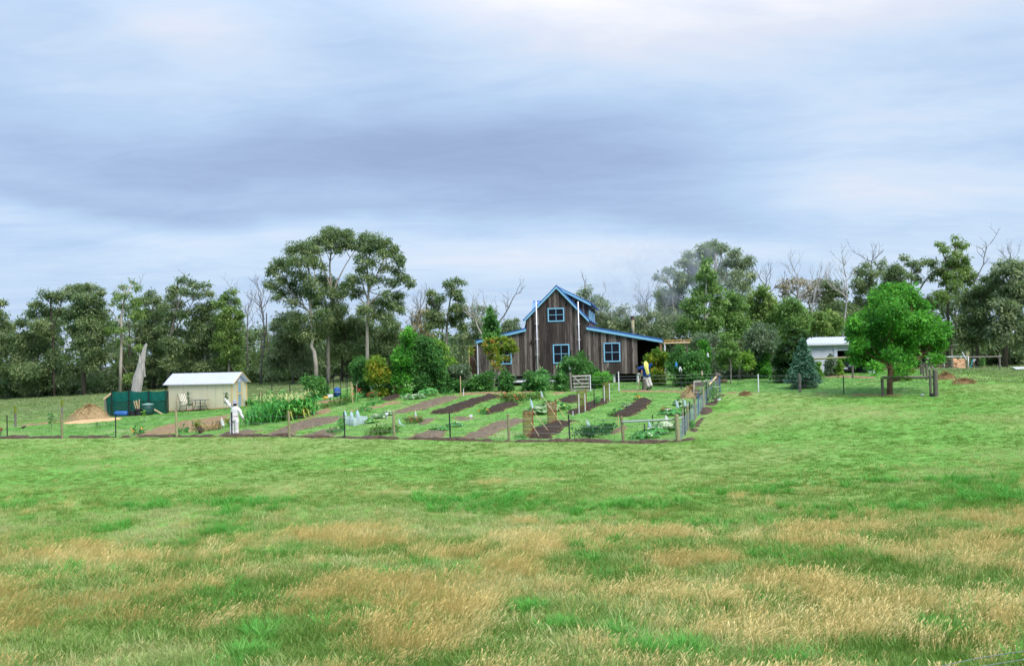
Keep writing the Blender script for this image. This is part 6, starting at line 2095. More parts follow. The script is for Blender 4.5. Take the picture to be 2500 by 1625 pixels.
def build_far_fences():
    # fence running away from the corner towards the wood shed
    g0 = G(2271, 940)
    t = thing('post_fence', 'row of old grey posts receding from the rail fence corner towards the wood shed', 'fence', g0)
    pts = []
    for u, v, h in ((2271, 941, 39), (2263, 928, 35), (2255, 918, 31), (2249, 914, 36)):
        g = G(u, v)
        wood_post(t, g0, g, px(h, g.y), .075, 'wood_grey_dark')
        pts.append(g)
    fence_wires(t, g0, [G(2283, 966)] + pts, (.3, .65, 1.0), .005)
    a = G(2283, 966)
    MB(g0).beam(pts[2] + Vector((.2, 0, 1.45)), pts[0] + Vector((.2, -.5, .75)), .06, .06).build('diagonal_stay', M['wood_grey'], t)
    # field gate of galvanised tube
    D = 80
    f = lambda u, v: P(u, v, D)
    gb = GD(2314, D)
    g = thing('field_gate', 'galvanised tube field gate in front of the wood shed', 'gate', gb)
    for nm, a, b_ in (('top_rail', (2264, 871), (2363, 870)), ('bottom_rail', (2272, 907), (2365, 905)), ('upright', (2305, 871), (2305, 906)), ('upright', (2364, 870), (2365, 905)), ('upright', (2266, 871), (2270, 907)), ('upright', (2346, 870), (2346, 876))):
        MB(gb).tube([f(*a), f(*b_)], .03, 7).build(nm, M['galv'], g, smooth=True)
    m = MB(gb)
    for k in range(1, 5):
        v = 871 + 7 * k
        m.tube([f(2265, v), f(2364, v - 1)], .006, 4, cap=False)
    m.build('mesh_wires', M['wire'], g)
    # posts and rail right of the gate
    gp0 = GD(2361, D + .2)
    t = thing('rail_fence', 'rail fence right of the field gate with a stout square post', 'fence', gp0)
    m = MB(gp0)
    p = P(2361, 858, D + .2)
    m.box((p.x - .10, p.y - .1, gp0.z - .2), (p.x + .10, p.y + .1, p.z))
    m.build('square_post', M['wood_post'], t)
    MB(gp0).beam(P(2349, 859, D), P(2360, 878, D), .05, .07).build('diagonal_bar', M['galv'], t)
    MB(gp0).tube([P(2364, 871.5, D + .3), P(2442, 870, D + 2)], .055, 8).build('top_rail', M['wood_grey'], t)
    e = GD(2443, D + 2)
    wood_post(t, gp0, e, P(2443, 870, D + 2).z - e.z, .075, 'wood_grey')
    # far line of posts
    far = [GD(u, 112) for u in (2380, 2483, 2600)]
    t = thing('wire_fence', 'distant post and wire fence in the paddock beyond the rail fence', 'fence', far[1])
    for q in far:
        wood_post(t, far[1], q, 1.25, .10, 'wood_post')
    fence_wires(t, far[1], far, (.3, .6, .9, 1.15), .010, mat='steel_black')
    # log rail before the garage
    a, c = GD(1960, 71), GD(2083, 70)
    t = thing('log_rail', 'round log rail on posts in front of the garage', 'fence', c)
    z0, z1 = P(1960, 876, 71), P(2084, 871.5, 70)
    MB(c).tube([z0, z0.lerp(z1, .5) + Vector((0, 0, -.02)), z1], [.075, .07, .065], 8).build('top_rail', M['wood_post'], t)
    for q, z in ((a, z0), (c, z1)):
        wood_post(t, c, q, z.z - q.z, .075, 'wood_grey_dark')
    # left side fence of the paddock behind the garden
    pl = [G(-40, 1050), G(38, 1042), G(152, 1026)]
    t = thing('wire_fence', 'moss topped post fence at the left beyond the lawn', 'fence', pl[1])
    for q, h in zip(pl, (46, 51, 50)):
        wood_post(t, pl[1], q, px(h, q.y), .065, 'wood_grey')
        MB(pl[1]).tube([q + Vector((0, 0, px(h, q.y) - .42)), q + Vector((0, 0, px(h, q.y) + .01))], [.068, .075], 8).build('moss_cap', M['moss'], t)
    fence_wires(t, pl[1], pl + [G(245, 1016)], (.15, .35, .55, .75, .95), .006)
    # wire fence behind the corn
    pf = [GD(602, 74), GD(664, 74), GD(708, 74), GD(800, 74), GD(815, 74)]
    t = thing('wire_fence', 'wire fence on black posts behind the corn patch', 'fence', pf[1])
    for q in pf:
        star_picket(t, pf[1], q, 1.3)
    fence_wires(t, pf[1], pf, (.55, .75, 1.15), .010, mat='steel_black')
    # garden back fence from the trellis to the house
    pf = [GD(u, 68) for u in (850, 960, 1043, 1110, 1218, 1300, 1395)]
    t = thing('wire_fence', 'wire fence with grey posts between the vegetable beds and the house shrubs', 'fence', pf[2])
    for q, h, rr in ((pf[2], 1.05, .075), (pf[4], 1.25, .085)):
        wood_post(t, pf[2], q, h, rr, 'wood_grey')
    g = GD(1110, 68)
    wood_post(t, pf[2], g, 1.0, .05, 'wood_pale')
    fence_wires(t, pf[2], pf, (.2, .5, .8, 1.0), .007)
    pf = [GD(u, 66) for u in (1442, 1511, 1580, 1663, 1750)]
    t = thing('wire_fence', 'wire fence between the pallet gate and the weathered corner post', 'fence', pf[1])
    MB(pf[1]).tube([pf[1], pf[1] + Vector((0, 0, 1.28))], .035, 8).build('white_post', M['white_pvc'], t)
    wood_post(t, pf[1], GD(1573, 66), .75, .11, 'wood_grey_dark')
    star_picket(t, pf[1], GD(1663, 66), 1.35)
    fence_wires(t, pf[1], pf, (.15, .45, .75, .95), .006)


M['moss'] = pm('green_moss', (0.10, 0.14, 0.012), (0.18, 0.22, 0.03), 9, .95, bump=.6)
build_far_fences()


# ================================================================== figures and garden furniture
def limb(m, pts, rads, flat=.8, mi=0):
    rings = []
    pts = [Vector(p) for p in pts]
    for i, p in enumerate(pts):
        d = (pts[min(i + 1, len(pts) - 1)] - pts[max(0, i - 1)]).normalized()
        a = d.cross(Vector((0, 1, 0)))
        a = a.normalized() if a.length > .05 else Vector((1, 0, 0))
        b = d.cross(a).normalized()
        rings.append((p, a * rads[i], b * rads[i] * flat))
    m.loft(rings, mi)


def cloth_noise(o, amp, freq, seed):
    from mathutils import noise
    for v in o.data.vertices:
        q = v.co * freq + Vector((seed, 0, 0))
        v.co += Vector((noise.noise(q), noise.noise(q + Vector((7, 3, 1))), noise.noise(q + Vector((1, 9, 4))))) * amp


def subdiv(o, k=2):
    bm = bmesh.new()
    bm.from_mesh(o.data)
    bmesh.ops.subdivide_edges(bm, edges=bm.edges, cuts=k, use_grid_fill=True, smooth=.3)
    bm.to_mesh(o.data)
    bm.free()
    for p in o.data.polygons:
        p.use_smooth = True


def build_white_scarecrow():
    g = G(572, 1062)
    s = px(1, g.y)
    t = thing('scarecrow', 'scarecrow in white overalls and grey brimmed hat raising one arm', 'scarecrow', g)
    wh = pm('white_boiler_suit', (0.52, 0.50, 0.52), (0.66, 0.64, 0.66), 5, .9, bump=.4)
    hat = pm('grey_hat_felt', (0.20, 0.20, 0.26), (0.34, 0.34, 0.42), 6, .9, bump=.3)
    dk = pm('black_stocking_face', (0.012, 0.011, 0.011), (0.03, 0.027, 0.025), 8, .9)
    H = lambda du, dv, dy=0: Vector((du * s, dy, -dv * s))      # pixels from the foot point
    m = MB()
    rings = [(H(0, -34), 9.6), (H(1, -39), 9.8), (H(1, -46), 9.3), (H(1, -54), 9.0), (H(2, -62), 9.6), (H(2, -67), 8.8), (H(2, -71), 5.2), (H(2, -73.5), 3.0)]
    m.loft([(c, Vector((r * s, 0, 0)), Vector((0, r * s * .62, 0))) for c, r in rings])
    limb(m, [H(-3, -66), H(-9, -72), H(-15, -80), H(-19, -85.5)], [4.2 * s, 3.9 * s, 3.3 * s, 2.7 * s])
    limb(m, [H(8, -66), H(14, -58), H(17, -50), H(23, -40)], [4.4 * s, 4.2 * s, 3.9 * s, 3.0 * s])
    o = m.build('jacket', wh, t)
    subdiv(o, 1)
    cloth_noise(o, .035, 5, 3)
    for du in (-5.2, 5.6):
        m = MB()
        limb(m, [H(du * .8, -38), H(du, -26), H(du * 1.05, -12), H(du, -1)], [5.6 * s, 5.2 * s, 5.0 * s, 5.3 * s])
        o = m.build('trouser_leg', wh, t)
        subdiv(o, 1)
        cloth_noise(o, .03, 5, du)
    m = MB()
    limb(m, [H(-19, -85), H(-20.2, -88), H(-21, -91)], [2.2 * s, 1.9 * s, .8 * s])
    m.build('glove', wh, t, smooth=True)
    m = MB()
    limb(m, [H(22.5, -41), H(24.5, -37.5), H(25, -34.5)], [2.0 * s, 1.8 * s, .9 * s])
    m.build('glove', M['wood_grey'], t, smooth=True)
    m = MB()
    m.lathe(H(3, -72), [(2.6 * s, -1 * s), (4.4 * s, 2 * s), (4.8 * s, 5 * s), (4.4 * s, 8 * s), (3.0 * s, 10.5 * s), (.6 * s, 11.5 * s)])
    m.build('head', dk, t, smooth=True)
    m = MB()
    m.lathe(H(2.6, -79), [(9.0 * s, -2.2 * s), (8.9 * s, -1.6 * s), (5.2 * s, 0), (4.9 * s, 2.5 * s), (4.0 * s, 5.2 * s), (1.0 * s, 6.2 * s)], 18)
    o = m.build('hat', hat, t, smooth=True)
    # support: steel post in front and belt rope
    star_picket(t, g, g + Vector((.0, -.42, 0)), px(58, g.y))
    m = MB()
    c = H(1, -46)
    m.loft([(c, Vector((9.7 * s, 0, 0)), Vector((0, 6.4 * s, 0))), (c + Vector((0, 0, 1.0 * s)), Vector((9.7 * s, 0, 0)), Vector((0, 6.4 * s, 0)))])
    m.build('rope_belt', M['redwood'], t)
    for du in (-9.5, 10):
        MB().beam(H(du, 0, .05), H(du, -42, .05), .025, .025).build('prop_stick', M['wood_pale'], t)


build_white_scarecrow()


def build_blue_scarecrow():
    g = G(1583, 952)
    s = px(1, g.y)
    t = thing('scarecrow', 'scarecrow in blue jumper with yellow headscarf and off white trousers', 'scarecrow', g)
    bl = pm('royal_blue_jumper', (0.008, 0.035, 0.16), (0.015, 0.06, 0.26), 6, .95, bump=.4)
    ye = pm('yellow_headscarf', (0.52, 0.48, 0.10), (0.68, 0.64, 0.20), 6, .85, bump=.4)
    wh = pm('off_white_trousers', (0.46, 0.42, 0.40), (0.62, 0.58, 0.55), 5, .9, bump=.4)
    bk = pm('black_gumboot', (0.012, 0.012, 0.013), (0.03, 0.03, 0.032), 5, .45, bump=.1)
    H = lambda du, dv, dy=0: Vector((du * s, dy, -dv * s))
    m = MB()
    rings = [(H(-3, -32), 8.6), (H(-4, -38), 9.0), (H(-4, -45), 8.6), (H(-5, -53), 8.6), (H(-5, -58), 7.0), (H(-5, -61), 3.0)]
    m.loft([(c, Vector((r * s, 0, 0)), Vector((0, r * s * .6, 0))) for c, r in rings])
    limb(m, [H(-10, -55), H(-15, -54), H(-20, -53.5), H(-24.5, -52.5)], [4.2 * s, 4.0 * s, 3.8 * s, 3.4 * s])
    limb(m, [H(1, -55), H(4, -58), H(7, -61), H(10, -63.5)], [4.4 * s, 4.2 * s, 3.8 * s, 3.2 * s])
    o = m.build('jumper', bl, t)
    subdiv(o, 1)
    cloth_noise(o, .03, 5, 1)
    for pts in ([H(-7, -33), H(-5, -24), H(-2, -15), H(0, -7)], [H(0, -33), H(2, -25), H(5, -16), H(7, -9)]):
        m = MB()
        limb(m, pts, [4.9 * s, 4.6 * s, 4.2 * s, 4.0 * s])
        o = m.build('trouser_leg', wh, t)
        subdiv(o, 1)
        cloth_noise(o, .025, 6, pts[0].x)
    for a, b_, c in ((H(0, -8), H(-2, -3), H(-6, -.5)), (H(7, -10), H(5, -5), H(1.5, -2))):
        m = MB()
        limb(m, [a, b_, c], [3.0 * s, 2.6 * s, 1.8 * s])
        m.build('boot', bk, t, smooth=True)
    m = MB()
    m.lathe(H(-5, -62), [(3.0 * s, -2 * s), (4.6 * s, 1 * s), (4.9 * s, 4 * s), (4.0 * s, 7 * s), (1.0 * s, 8.6 * s)])
    o = m.build('head', ye, t, smooth=True)
    m = MB()
    limb(m, [H(-5, -66, -.28), H(-5.5, -58, -.34), H(-4, -50, -.36), H(-2.5, -43, -.36), H(-1.5, -37, -.35)], [4.9 * s, 5.2 * s, 4.3 * s, 4.2 * s, 2.2 * s], flat=.3)
    o = m.build('headscarf', ye, t)
    subdiv(o, 1)
    cloth_noise(o, .03, 6, 4)
    wood_post(t, g, g + Vector((-10 * s, .25, 0)), .8, .10, 'wood_grey_dark', name='support_post')
    MB().beam(H(-24.5, -53, .06), H(10, -63, .06), .03, .03).build('cross_stick', M['wood_pale'], t)
    MB().beam(H(-29, -1, .0), H(-14, -44, .1), .025, .025).build('prop_stick', M['wood_pale'], t)


build_blue_scarecrow()


def build_patio_set():
    # cushioned chair, seen three quarter
    gl = lambda u, y: (lambda w: Vector((w.x, w.y, float(tz(w.x, w.y)))))(GHF.world(GHF.x(u, y, 990), y, 0))
    g = gl(455, -.75)
    c = thing('garden_chair', 'outdoor chair with striped cushion in front of the greenhouse', 'chair', g, rotz=1.15)
    m, x = _newmat('striped_cushion')
    v = _coord(x)
    sp = x.n('ShaderNodeSeparateXYZ')
    x.put(sp.inputs[0], v)
    st = x.m('FRACT', x.m('MULTIPLY', sp.outputs[0], 6.5))
    col = x.mix(x.rng(st, .55, .62), (0.62, 0.58, 0.46), (0.10, 0.11, 0.10))
    _out(x, _prin(x, col, .9, .2))
    fr = M['steel_black']
    MB().prism([(-.27, -.26, .42), (.27, -.26, .42), (.27, .24, .40), (-.27, .24, .40)], (0, 0, .11)).build('seat_cushion', m, c)
    MB().prism([(-.27, .20, .48), (.27, .20, .48), (.27, .44, 1.14), (-.27, .44, 1.14)], (0, -.09, .03)).build('back_cushion', m, c)
    for sx in (-.30, .30):
        MB().tube([(sx, -.30, 0), (sx, -.27, .62), (sx, .28, .64)], .017, 6).build('front_leg', fr, c)
        MB().tube([(sx, .38, 0), (sx, .22, .40), (sx, .48, 1.12)], .017, 6).build('back_leg', fr, c)
        MB().tube([(sx, -.28, .40), (sx, .24, .39)], .015, 6).build('seat_rail', fr, c)
    MB().tube([(-.3, .48, 1.12), (.3, .48, 1.12)], .015, 6).build('top_rail', fr, c)
    # table with curved legs
    g = gl(489, -.85)
    t = thing('patio_table', 'dark metal patio table with curved legs beside the striped chair', 'table', g, rotz=-.16)
    MB().lathe((0, 0, .71), [(.64, -.012), (.66, 0), (.64, .015)], 28).build('table_top', M['table_green'], t)
    for a in range(4):
        q = a * math.pi / 2 + .5
        d = Vector((math.cos(q), math.sin(q), 0))
        MB().tube([d * .60 + Vector((0, 0, 0)), d * .46 + Vector((0, 0, .10)), d * .30 + Vector((0, 0, .38)), d * .30 + Vector((0, 0, .70))], .018, 6).build('leg', fr, t)
        MB().tube([d * .30 + Vector((0, 0, .28)), -d * .30 + Vector((0, 0, .28))], .012, 5).build('stretcher', fr, t)
        MB().tube([d * .30 + Vector((0, 0, .52)), -d * .30 + Vector((0, 0, .52))], .012, 5).build('stretcher', fr, t)


M['table_green'] = pm('dark_green_table_top', (0.02, 0.05, 0.05), (0.04, 0.08, 0.08), 5, .3, bump=.0, spec=.5)
build_patio_set()


def lone(mb, name, mat, label, cat, loc, group=None, smooth=False):
    o = mb.build(name, mat, None, smooth, loc=loc)
    return tag(o, label, cat, group)


def build_nursery():
    blu = pm('blue_barrel_plastic', (0.015, 0.07, 0.24), (0.03, 0.12, 0.36), 4, .45, bump=.1)
    blk = pm('black_tub_plastic', (0.012, 0.012, 0.018), (0.03, 0.03, 0.04), 5, .5, bump=.1)
    sl = lambda u, y=-.45: (lambda w: Vector((w.x, w.y, float(tz(w.x, w.y)))))(SHF.world(SHF.x(u, y, 1000), y, 0))
    g = sl(296)
    t = thing('barrel', 'blue plastic barrel lying by the shade enclosure', 'barrel', g)
    m = MB()
    pts = [Vector((x, 0, .17)) for x in (-.42, -.40, -.2, 0, .2, .40, .42)]
    m.tube(pts, [.13, .17, .185, .19, .185, .17, .13], 14)
    m.build('body', blu, t, smooth=True)
    MB().tube([(-.445, 0, .22), (-.42, 0, .22)], .03, 8).build('bung', blk, t)
    for u, v, w, h, lab in ((324, 1013, .27, .30, 'wide black tub nearer the blue barrel'), (339, 1011, .22, .44, 'tall black tub with pale stakes standing in it')):
        g = sl(u)
        t = thing('plant_tub', lab, 'tub', g, group=None)
        MB().lathe((0, 0, 0), [(w * .82, 0), (w, h - .04), (w * 1.06, h - .04), (w * 1.06, h), (w * .96, h), (w * .9, h - .05)], 18).build('tub', blk, t)
        MB().lathe((0, 0, h - .07), [(w * .9, 0), (w * .88, .02)], 16).build('potting_mix', M['soil_dark'], t)
    g = sl(339)
    for i, (a, b_) in enumerate((((-.14, .0), (-.30, .95)), ((-.05, .05), (-.12, .98)), ((.04, -.03), (.06, 1.05)), ((-.02, .02), (-.20, .96)))):
        lone(MB(g).beam(g + Vector((a[0], a[1] - .05, .35)), g + Vector((b_[0], -.05, b_[1])), .05, .03), 'garden_stake', M['wood_pale'], ('most slanted', 'second', 'tallest upright', 'third')[i] + ' of the pale timber stakes in the tall black tub', 'stake', g, 'stakes in the black tub')
    g = sl(361, -.40)
    t = thing('compost_bin', 'dark green round compost bin with pale lid in the shade enclosure', 'compost bin', g)
    bm_ = pm('dark_green_bin', (0.010, 0.045, 0.04), (0.02, 0.07, 0.06), 4, .5, bump=.1)
    MB().lathe((0, .0, 0), [(.30, 0), (.36, .25), (.34, .62), (.30, .66)], 18).build('bin', bm_, t, smooth=True)
    MB().lathe((0, 0, .66), [(.37, 0), (.37, .04), (.10, .10)], 18).build('lid', pm('grey_green_lid', (.16, .28, .26), (.24, .36, .33), 4, .4, bump=0), t)
    g = sl(378, -.35)
    lone(MB(g).beam(g + Vector((.0, -.1, .35)), g + Vector((.55, -.15, .03)), .05, .08), 'loose_plank', M['wood_pale'], 'loose pale plank leaning low by the greenhouse corner', 'plank', g)
    # blue domed bin by the trellis
    g = GD(823, 70)
    t = thing('compost_bin', 'blue domed compost bin under the black trellis', 'compost bin', g)
    MB().lathe((0, 0, 0), [(.27, 0), (.27, .38), (.26, .42), (.23, .56), (.14, .68), (.03, .72)], 16).build('bin', blu, t, smooth=True)
    MB().lathe((0, 0, .36), [(.285, 0), (.285, .04)], 16).build('band', M['galv'], t)
    # black trellis frames
    for nm, uu, hh, lab in (('trellis', (815, 832), 1.60, 'black square trellis frame over the blue compost bin'), ('trellis', (797, 802), 1.15, 'pair of short black trellis stakes left of the blue compost bin'), ('trellis', (845, 848.5), 1.45, 'pair of tall black trellis stakes right of the blue compost bin')):
        a, b_ = GD(uu[0], 69.6), GD(uu[1], 69.6)
        t = thing(nm, lab, 'trellis', a)
        for q in (a, b_):
            MB(a).beam(q + Vector((0, 0, -.1)), q + Vector((0, 0, hh)), .035, .035).build('upright', M['steel_black'], t)
        MB(a).beam(a + Vector((0, 0, hh)), b_ + Vector((0, 0, hh)), .03, .03).build('crossbar', M['steel_black'], t)
    # white box and orange pumpkin near the trellis
    g = G(805, 973)
    lone(MB().box((-.22, -.15, 0), (.22, .15, .30)), 'storage_box', M['white_pvc'], 'pale box standing left of the black trellis', 'box', g)
    g = G(796, 975)
    m = MB()
    m.lathe((0, 0, 0), [(.05, 0), (.16, .05), (.19, .12), (.14, .20), (.03, .22)], 12)
    lone(m, 'pumpkin', pm('orange_pumpkin', (.5, .22, .03), (.62, .32, .06), 4, .6), 'orange pumpkin in the leaves beside the pale box', 'pumpkin', g, smooth=True)
    # bird bath
    g = G(968, 966)
    t = thing('bird_bath', 'terracotta bird bath with wide shallow bowl beyond the beds', 'bird bath', g)
    tc_ = pm('terracotta', (.24, .11, .065), (.36, .18, .11), 7, .9, bump=.4)
    MB().lathe((0, 0, 0), [(.17, 0), (.15, .06), (.10, .14), (.085, .35), (.11, .52)], 14).build('pedestal', tc_, t, smooth=True)
    MB().lathe((0, 0, .52), [(.10, 0), (.36, .07), (.42, .11), (.40, .12), (.20, .07), (.02, .06)], 20).build('bowl', M['mulch'], t, smooth=True)


build_nursery()


def build_pallets():
    # pallet gate
    g = G(1420, 955)
    t = thing('pallet_gate', 'grey weathered pallet used as a gate beyond the beds', 'gate', g)
    D = g.y
    f = lambda u, v, dy=0: P(u, v, D + dy)
    for a, b_ in (((1397, 918), (1439, 916.5)), ((1399, 927), (1439, 925)), ((1399, 936), (1440, 935)), ((1400, 944.5), (1440, 943)), ((1399, 953), (1440, 952))):
        MB(g).beam(f(*a, -.06), f(*b_, -.06), .025, .10).build('slat', M['wood_grey_pale'], t)
    for u in (1402, 1422, 1437):
        MB(g).beam(f(u, 917), f(u + 1, 955), .09, .06).build('stringer', M['wood_grey'], t)
    MB(g).beam(f(1402, 921, -.09), f(1421, 938, -.09), .03, .09).build('brace', M['wood_grey_pale'], t)
    p = GD(1395, D)
    wood_post(t, g, p, f(1392, 909).z - p.z, .075, 'wood_grey', lean=-.05, name='gate_post')
    p = GD(1442, D)
    MB(g).beam(p + Vector((0, -.1, -.1)), f(1440.5, 914, -.1), .05, .05).build('white_stake', M['white_pvc'], t)
    # compost bay with timber frame
    g = G(1705, 972)
    t = thing('compost_bay', 'timber framed compost bay against the side fence', 'compost bay', g)
    D = g.y
    gp_ = GD(1693, D)
    MB(g).beam(gp_ + Vector((0, 0, -.1)), P(1694.5, 930.5, D), .07, .07).build('corner_post', M['wood_grey_pale'], t)
    q = GD(1709, D - .4)
    MB(g).beam(q + Vector((0, 0, -.1)), P(1710.5, 945, D - .4), .06, .05).build('front_stake', M['wood_grey_pale'], t)
    MB(g).beam(P(1694, 931, D), P(1738, 928.5, D + .3), .05, .10).build('top_plank', M['wood_grey_pale'], t)
    MB(g).beam(P(1696, 938, D + 1.2), P(1738, 936, D + 1.2), .03, .22).build('back_plank', M['wood_grey'], t)
    for v in (953, 961, 969):
        MB(g).beam(P(1695, v, D - .02), P(1712, v, D - .3), .03, .09).build('front_slat', M['wood_grey'], t)
    z = G(1738, 960)
    MB(g).beam(GD(1736, D + .3), P(1738, 928, D + .3), .07, .07).build('corner_post', M['wood_grey'], t)


M['wood_grey_pale'] = pm('pale_grey_timber', (0.24, 0.21, 0.195), (0.40, 0.36, 0.34), 6, .85, (5, 5, .8), .4, rand=.2)
build_pallets()


def mound(label, name, cat, u, v, ru, h, mat, ry=.6, seed=0, mat_leaf=None, nst=0):
    """heap of loose material on the ground, with stalks sticking out of it"""
    g = G(u, v)
    D = g.y
    rx = px(ru, D)
    hz = px(h, D)
    n, k = 30, 12
    rng = np.random.default_rng(seed)
    V, F = [], []
    for i in range(k + 1):
        f = i / k
        for j in range(n):
            a = 2 * math.pi * j / n
            rr = (1 - f) * (1 + .22 * (vnoise(np.array(math.cos(a) * 1.6 + seed * 3.1 + 9), np.array(math.sin(a) * 1.6 + 5)) - .5))
            x, y = math.cos(a) * rx * rr, math.sin(a) * rx * ry * rr
            z = hz * math.sin(f * 1.571) ** .85 * (.75 + .5 * float(vnoise(np.array(x * 1.7 + seed), np.array(y * 1.7 + 3)))) + float(rng.normal()) * hz * .035
            gz = float(tz(g.x + x, g.y + rx * ry * .5 + y))
            V.append((g.x + x, g.y + rx * ry * .5 + y, gz + z - (.06 if i == 0 else 0)))
    for i in range(k):
        for j in range(n):
            F.append((i * n + j, i * n + (j + 1) % n, (i + 1) * n + (j + 1) % n, (i + 1) * n + j))
    t = thing(name, label, cat, g)
    V = np.array(V)
    mesh_obj('heap', np_mesh('heap', V, np.array(F), mat, base=tuple(g), smooth=True), t)
    if nst:
        idx = rng.integers(0, len(V), nst)
        p = V[idx] + rng.normal(size=(nst, 3)) * .03
        ax = rng.normal(size=(nst, 3)) * np.array([1, 1, .45]) + np.array([0, 0, .15])
        ax /= np.linalg.norm(ax, axis=1)[:, None]
        sd = np.cross(ax, rng.normal(size=(nst, 3)))
        sd /= np.linalg.norm(sd, axis=1)[:, None]
        l, w = rng.uniform(.10, .26, nst)[:, None], .012
        VV = np.stack([p, p + ax * l * .5 + sd * w, p + ax * l, p + ax * l * .5 - sd * w], 1).reshape(-1, 3)
        o = mesh_obj('loose_stalks', np_mesh('loose_stalks', VV, np.arange(len(VV)).reshape(-1, 4), mat_leaf, tint=rng.random(nst), base=tuple(g)), t)
        o['kind'] = 'stuff'
    return t


L_STRAW = leafmat('loose_straw', (0.20, 0.11, 0.05), (0.40, 0.27, 0.13), (0.60, 0.45, 0.24), .2)
L_BROWNST = leafmat('brown_stalk', (0.12, 0.06, 0.03), (0.26, 0.145, 0.07), (0.42, 0.27, 0.14), .2)
mound('large heap of straw and clippings left of the shade enclosure', 'straw_heap', 'heap', 212, 1025, 54, 29, M['straw'], .55, 1, L_STRAW, 2600)
mound('brown pile of cut stalks by the rail fence corner, nearer the gate', 'clippings_heap', 'heap', 2312, 926, 26, 12, M['mulch_brown'], .45, 2, L_BROWNST, 1300)
mound('brown pile of cut stalks farther out on the pasture', 'clippings_heap', 'heap', 2357, 937, 32, 10, M['mulch_brown'], .4, 3, L_BROWNST, 1400)
mound('heap of old compost spilling from the timber bay', 'compost_heap', 'heap', 1690, 972, 30, 24, M['straw'], .6, 4, L_STRAW, 900)
mound('small heap of dead stalks on the grass right of the corner post', 'clippings_heap', 'heap', 1820, 966, 15, 8, M['mulch_brown'], .5, 5, L_BROWNST, 600)

# ================================================================== crops, small plants, stakes and bags
def strap_leaf(V, F, T, p, az, L, w, rise, droop, tint, seg=5):
    """arching strap leaf of a few quads"""
    k = len(V)
    d = np.array([math.cos(az), math.sin(az), 0])
    sd = np.array([-math.sin(az), math.cos(az), 0])
    for i in range(seg + 1):
        f = i / seg
        c = p + d * L * f * .8 + np.array([0, 0, L * (rise * f - droop * f * f)])
        ww = w * (1 - f ** 2.2) * (.55 + .9 * min(1, f * 3)) * .5
        up = np.array([0, 0, .25 * ww])
        V += [c - sd * ww + up, c + sd * ww + up]
    for i in range(seg):
        a = k + 2 * i
        F.append((a, a + 1, a + 3, a + 2))
        T.append(tint)


def corn_mesh(seed, h=1.15, tassel=True, yellow=0.0):
    rng = np.random.default_rng(seed)
    V, F, T, MI = [], [], [], []
    for s in range(4):
        a0, a1 = s * math.pi / 2, (s + 1) * math.pi / 2
        k = len(V)
        for a, z, r in ((a0, -.05, .016), (a1, -.05, .016), (a1, h * .8, .010), (a0, h * .8, .010)):
            V.append(np.array([math.cos(a) * r, math.sin(a) * r, z]))
        F.append((k, k + 1, k + 2, k + 3))
        T.append(.5)
        MI.append(0)
    az = rng.uniform(0, 6.28)
    for i in range(11):
        z = h * (.10 + .68 * i / 10)
        az += math.pi + rng.normal() * .5
        n0 = len(F)
        strap_leaf(V, F, T, np.array([0, 0, z]), az, rng.uniform(.42, .62), rng.uniform(.06, .085), rng.uniform(.55, 1.0), rng.uniform(.75, 1.25), float(np.clip(.4 + rng.normal() * .25, 0, 1)))
        MI += [2 if (yellow and i < 5 and rng.random() < yellow) else 0] * (len(F) - n0)
    if tassel:
        for i in range(9):
            n0 = len(F)
            strap_leaf(V, F, T, np.array([0, 0, h * .80]), rng.uniform(0, 6.28), rng.uniform(.20, .32), .022, rng.uniform(.9, 1.5), rng.uniform(.3, .7), .5, 3)
            MI += [1] * (len(F) - n0)
    V = np.array(V)
    return np_mesh('corn_plant', V, np.array(F), None, tint=np.array(T), mats=[L_CORN, L_TASSEL, L_DRYLEAF], mi=np.array(MI))


L_TASSEL = leafmat('corn_tassel', (0.36, 0.38, 0.14), (0.50, 0.52, 0.22), (0.62, 0.62, 0.32), .3)
L_DRYLEAF = leafmat('drying_corn_leaf', (0.35, 0.34, 0.06), (0.46, 0.40, 0.08), (0.60, 0.45, 0.16), .3)


def build_corn():
    rs = random.Random(4)
    front, tass, yel = [corn_mesh(i, 1.0, False) for i in range(4)], [corn_mesh(10 + i, 1.25, True) for i in range(4)], [corn_mesh(20 + i, 1.15, True, .75) for i in range(3)]
    a, b, c, d = G(592, 1042), G(690, 1034), G(769, 1013), G(655, 1010)
    rows = 7
    for r in range(rows):
        f = r / (rows - 1)
        # rows run from the left to the right end of the patch
        p0, p1 = a.lerp(d, f), (b if True else b).lerp(c, .55 + .45 * f)
        n = 15
        for i in range(n):
            q = p0.lerp(p1, (i + rs.uniform(-.3, .3)) / (n - 1))
            x, y = q.x + rs.uniform(-.1, .1), q.y + rs.uniform(-.1, .1)
            kind = 'y' if (r <= 2 and i >= 10) else ('t' if r >= 3 else 'f')
            me = rs.choice({'f': front, 't': tass, 'y': yel}[kind])
            o = mesh_obj('corn_plant', me, None, (x, y, float(tz(x, y))))
            o.rotation_euler = (rs.uniform(-.06, .06), rs.uniform(-.06, .06), rs.uniform(0, 6.28))
            k = rs.uniform(.85, 1.12) * (1.0 if i < 10 else 1.08)
            o.scale = (k, k, k)
            lab = {'f': 'green corn plant without tassel in the front rows of the corn patch', 't': 'tasselled corn plant in the back rows of the corn patch',
                   'y': 'yellowing corn plant at the right front end of the corn patch'}[kind]
            tag(o, lab, 'corn', {'f': 'front rows of corn', 't': 'tasselled back rows of corn', 'y': 'yellowing corn'}[kind])


build_corn()


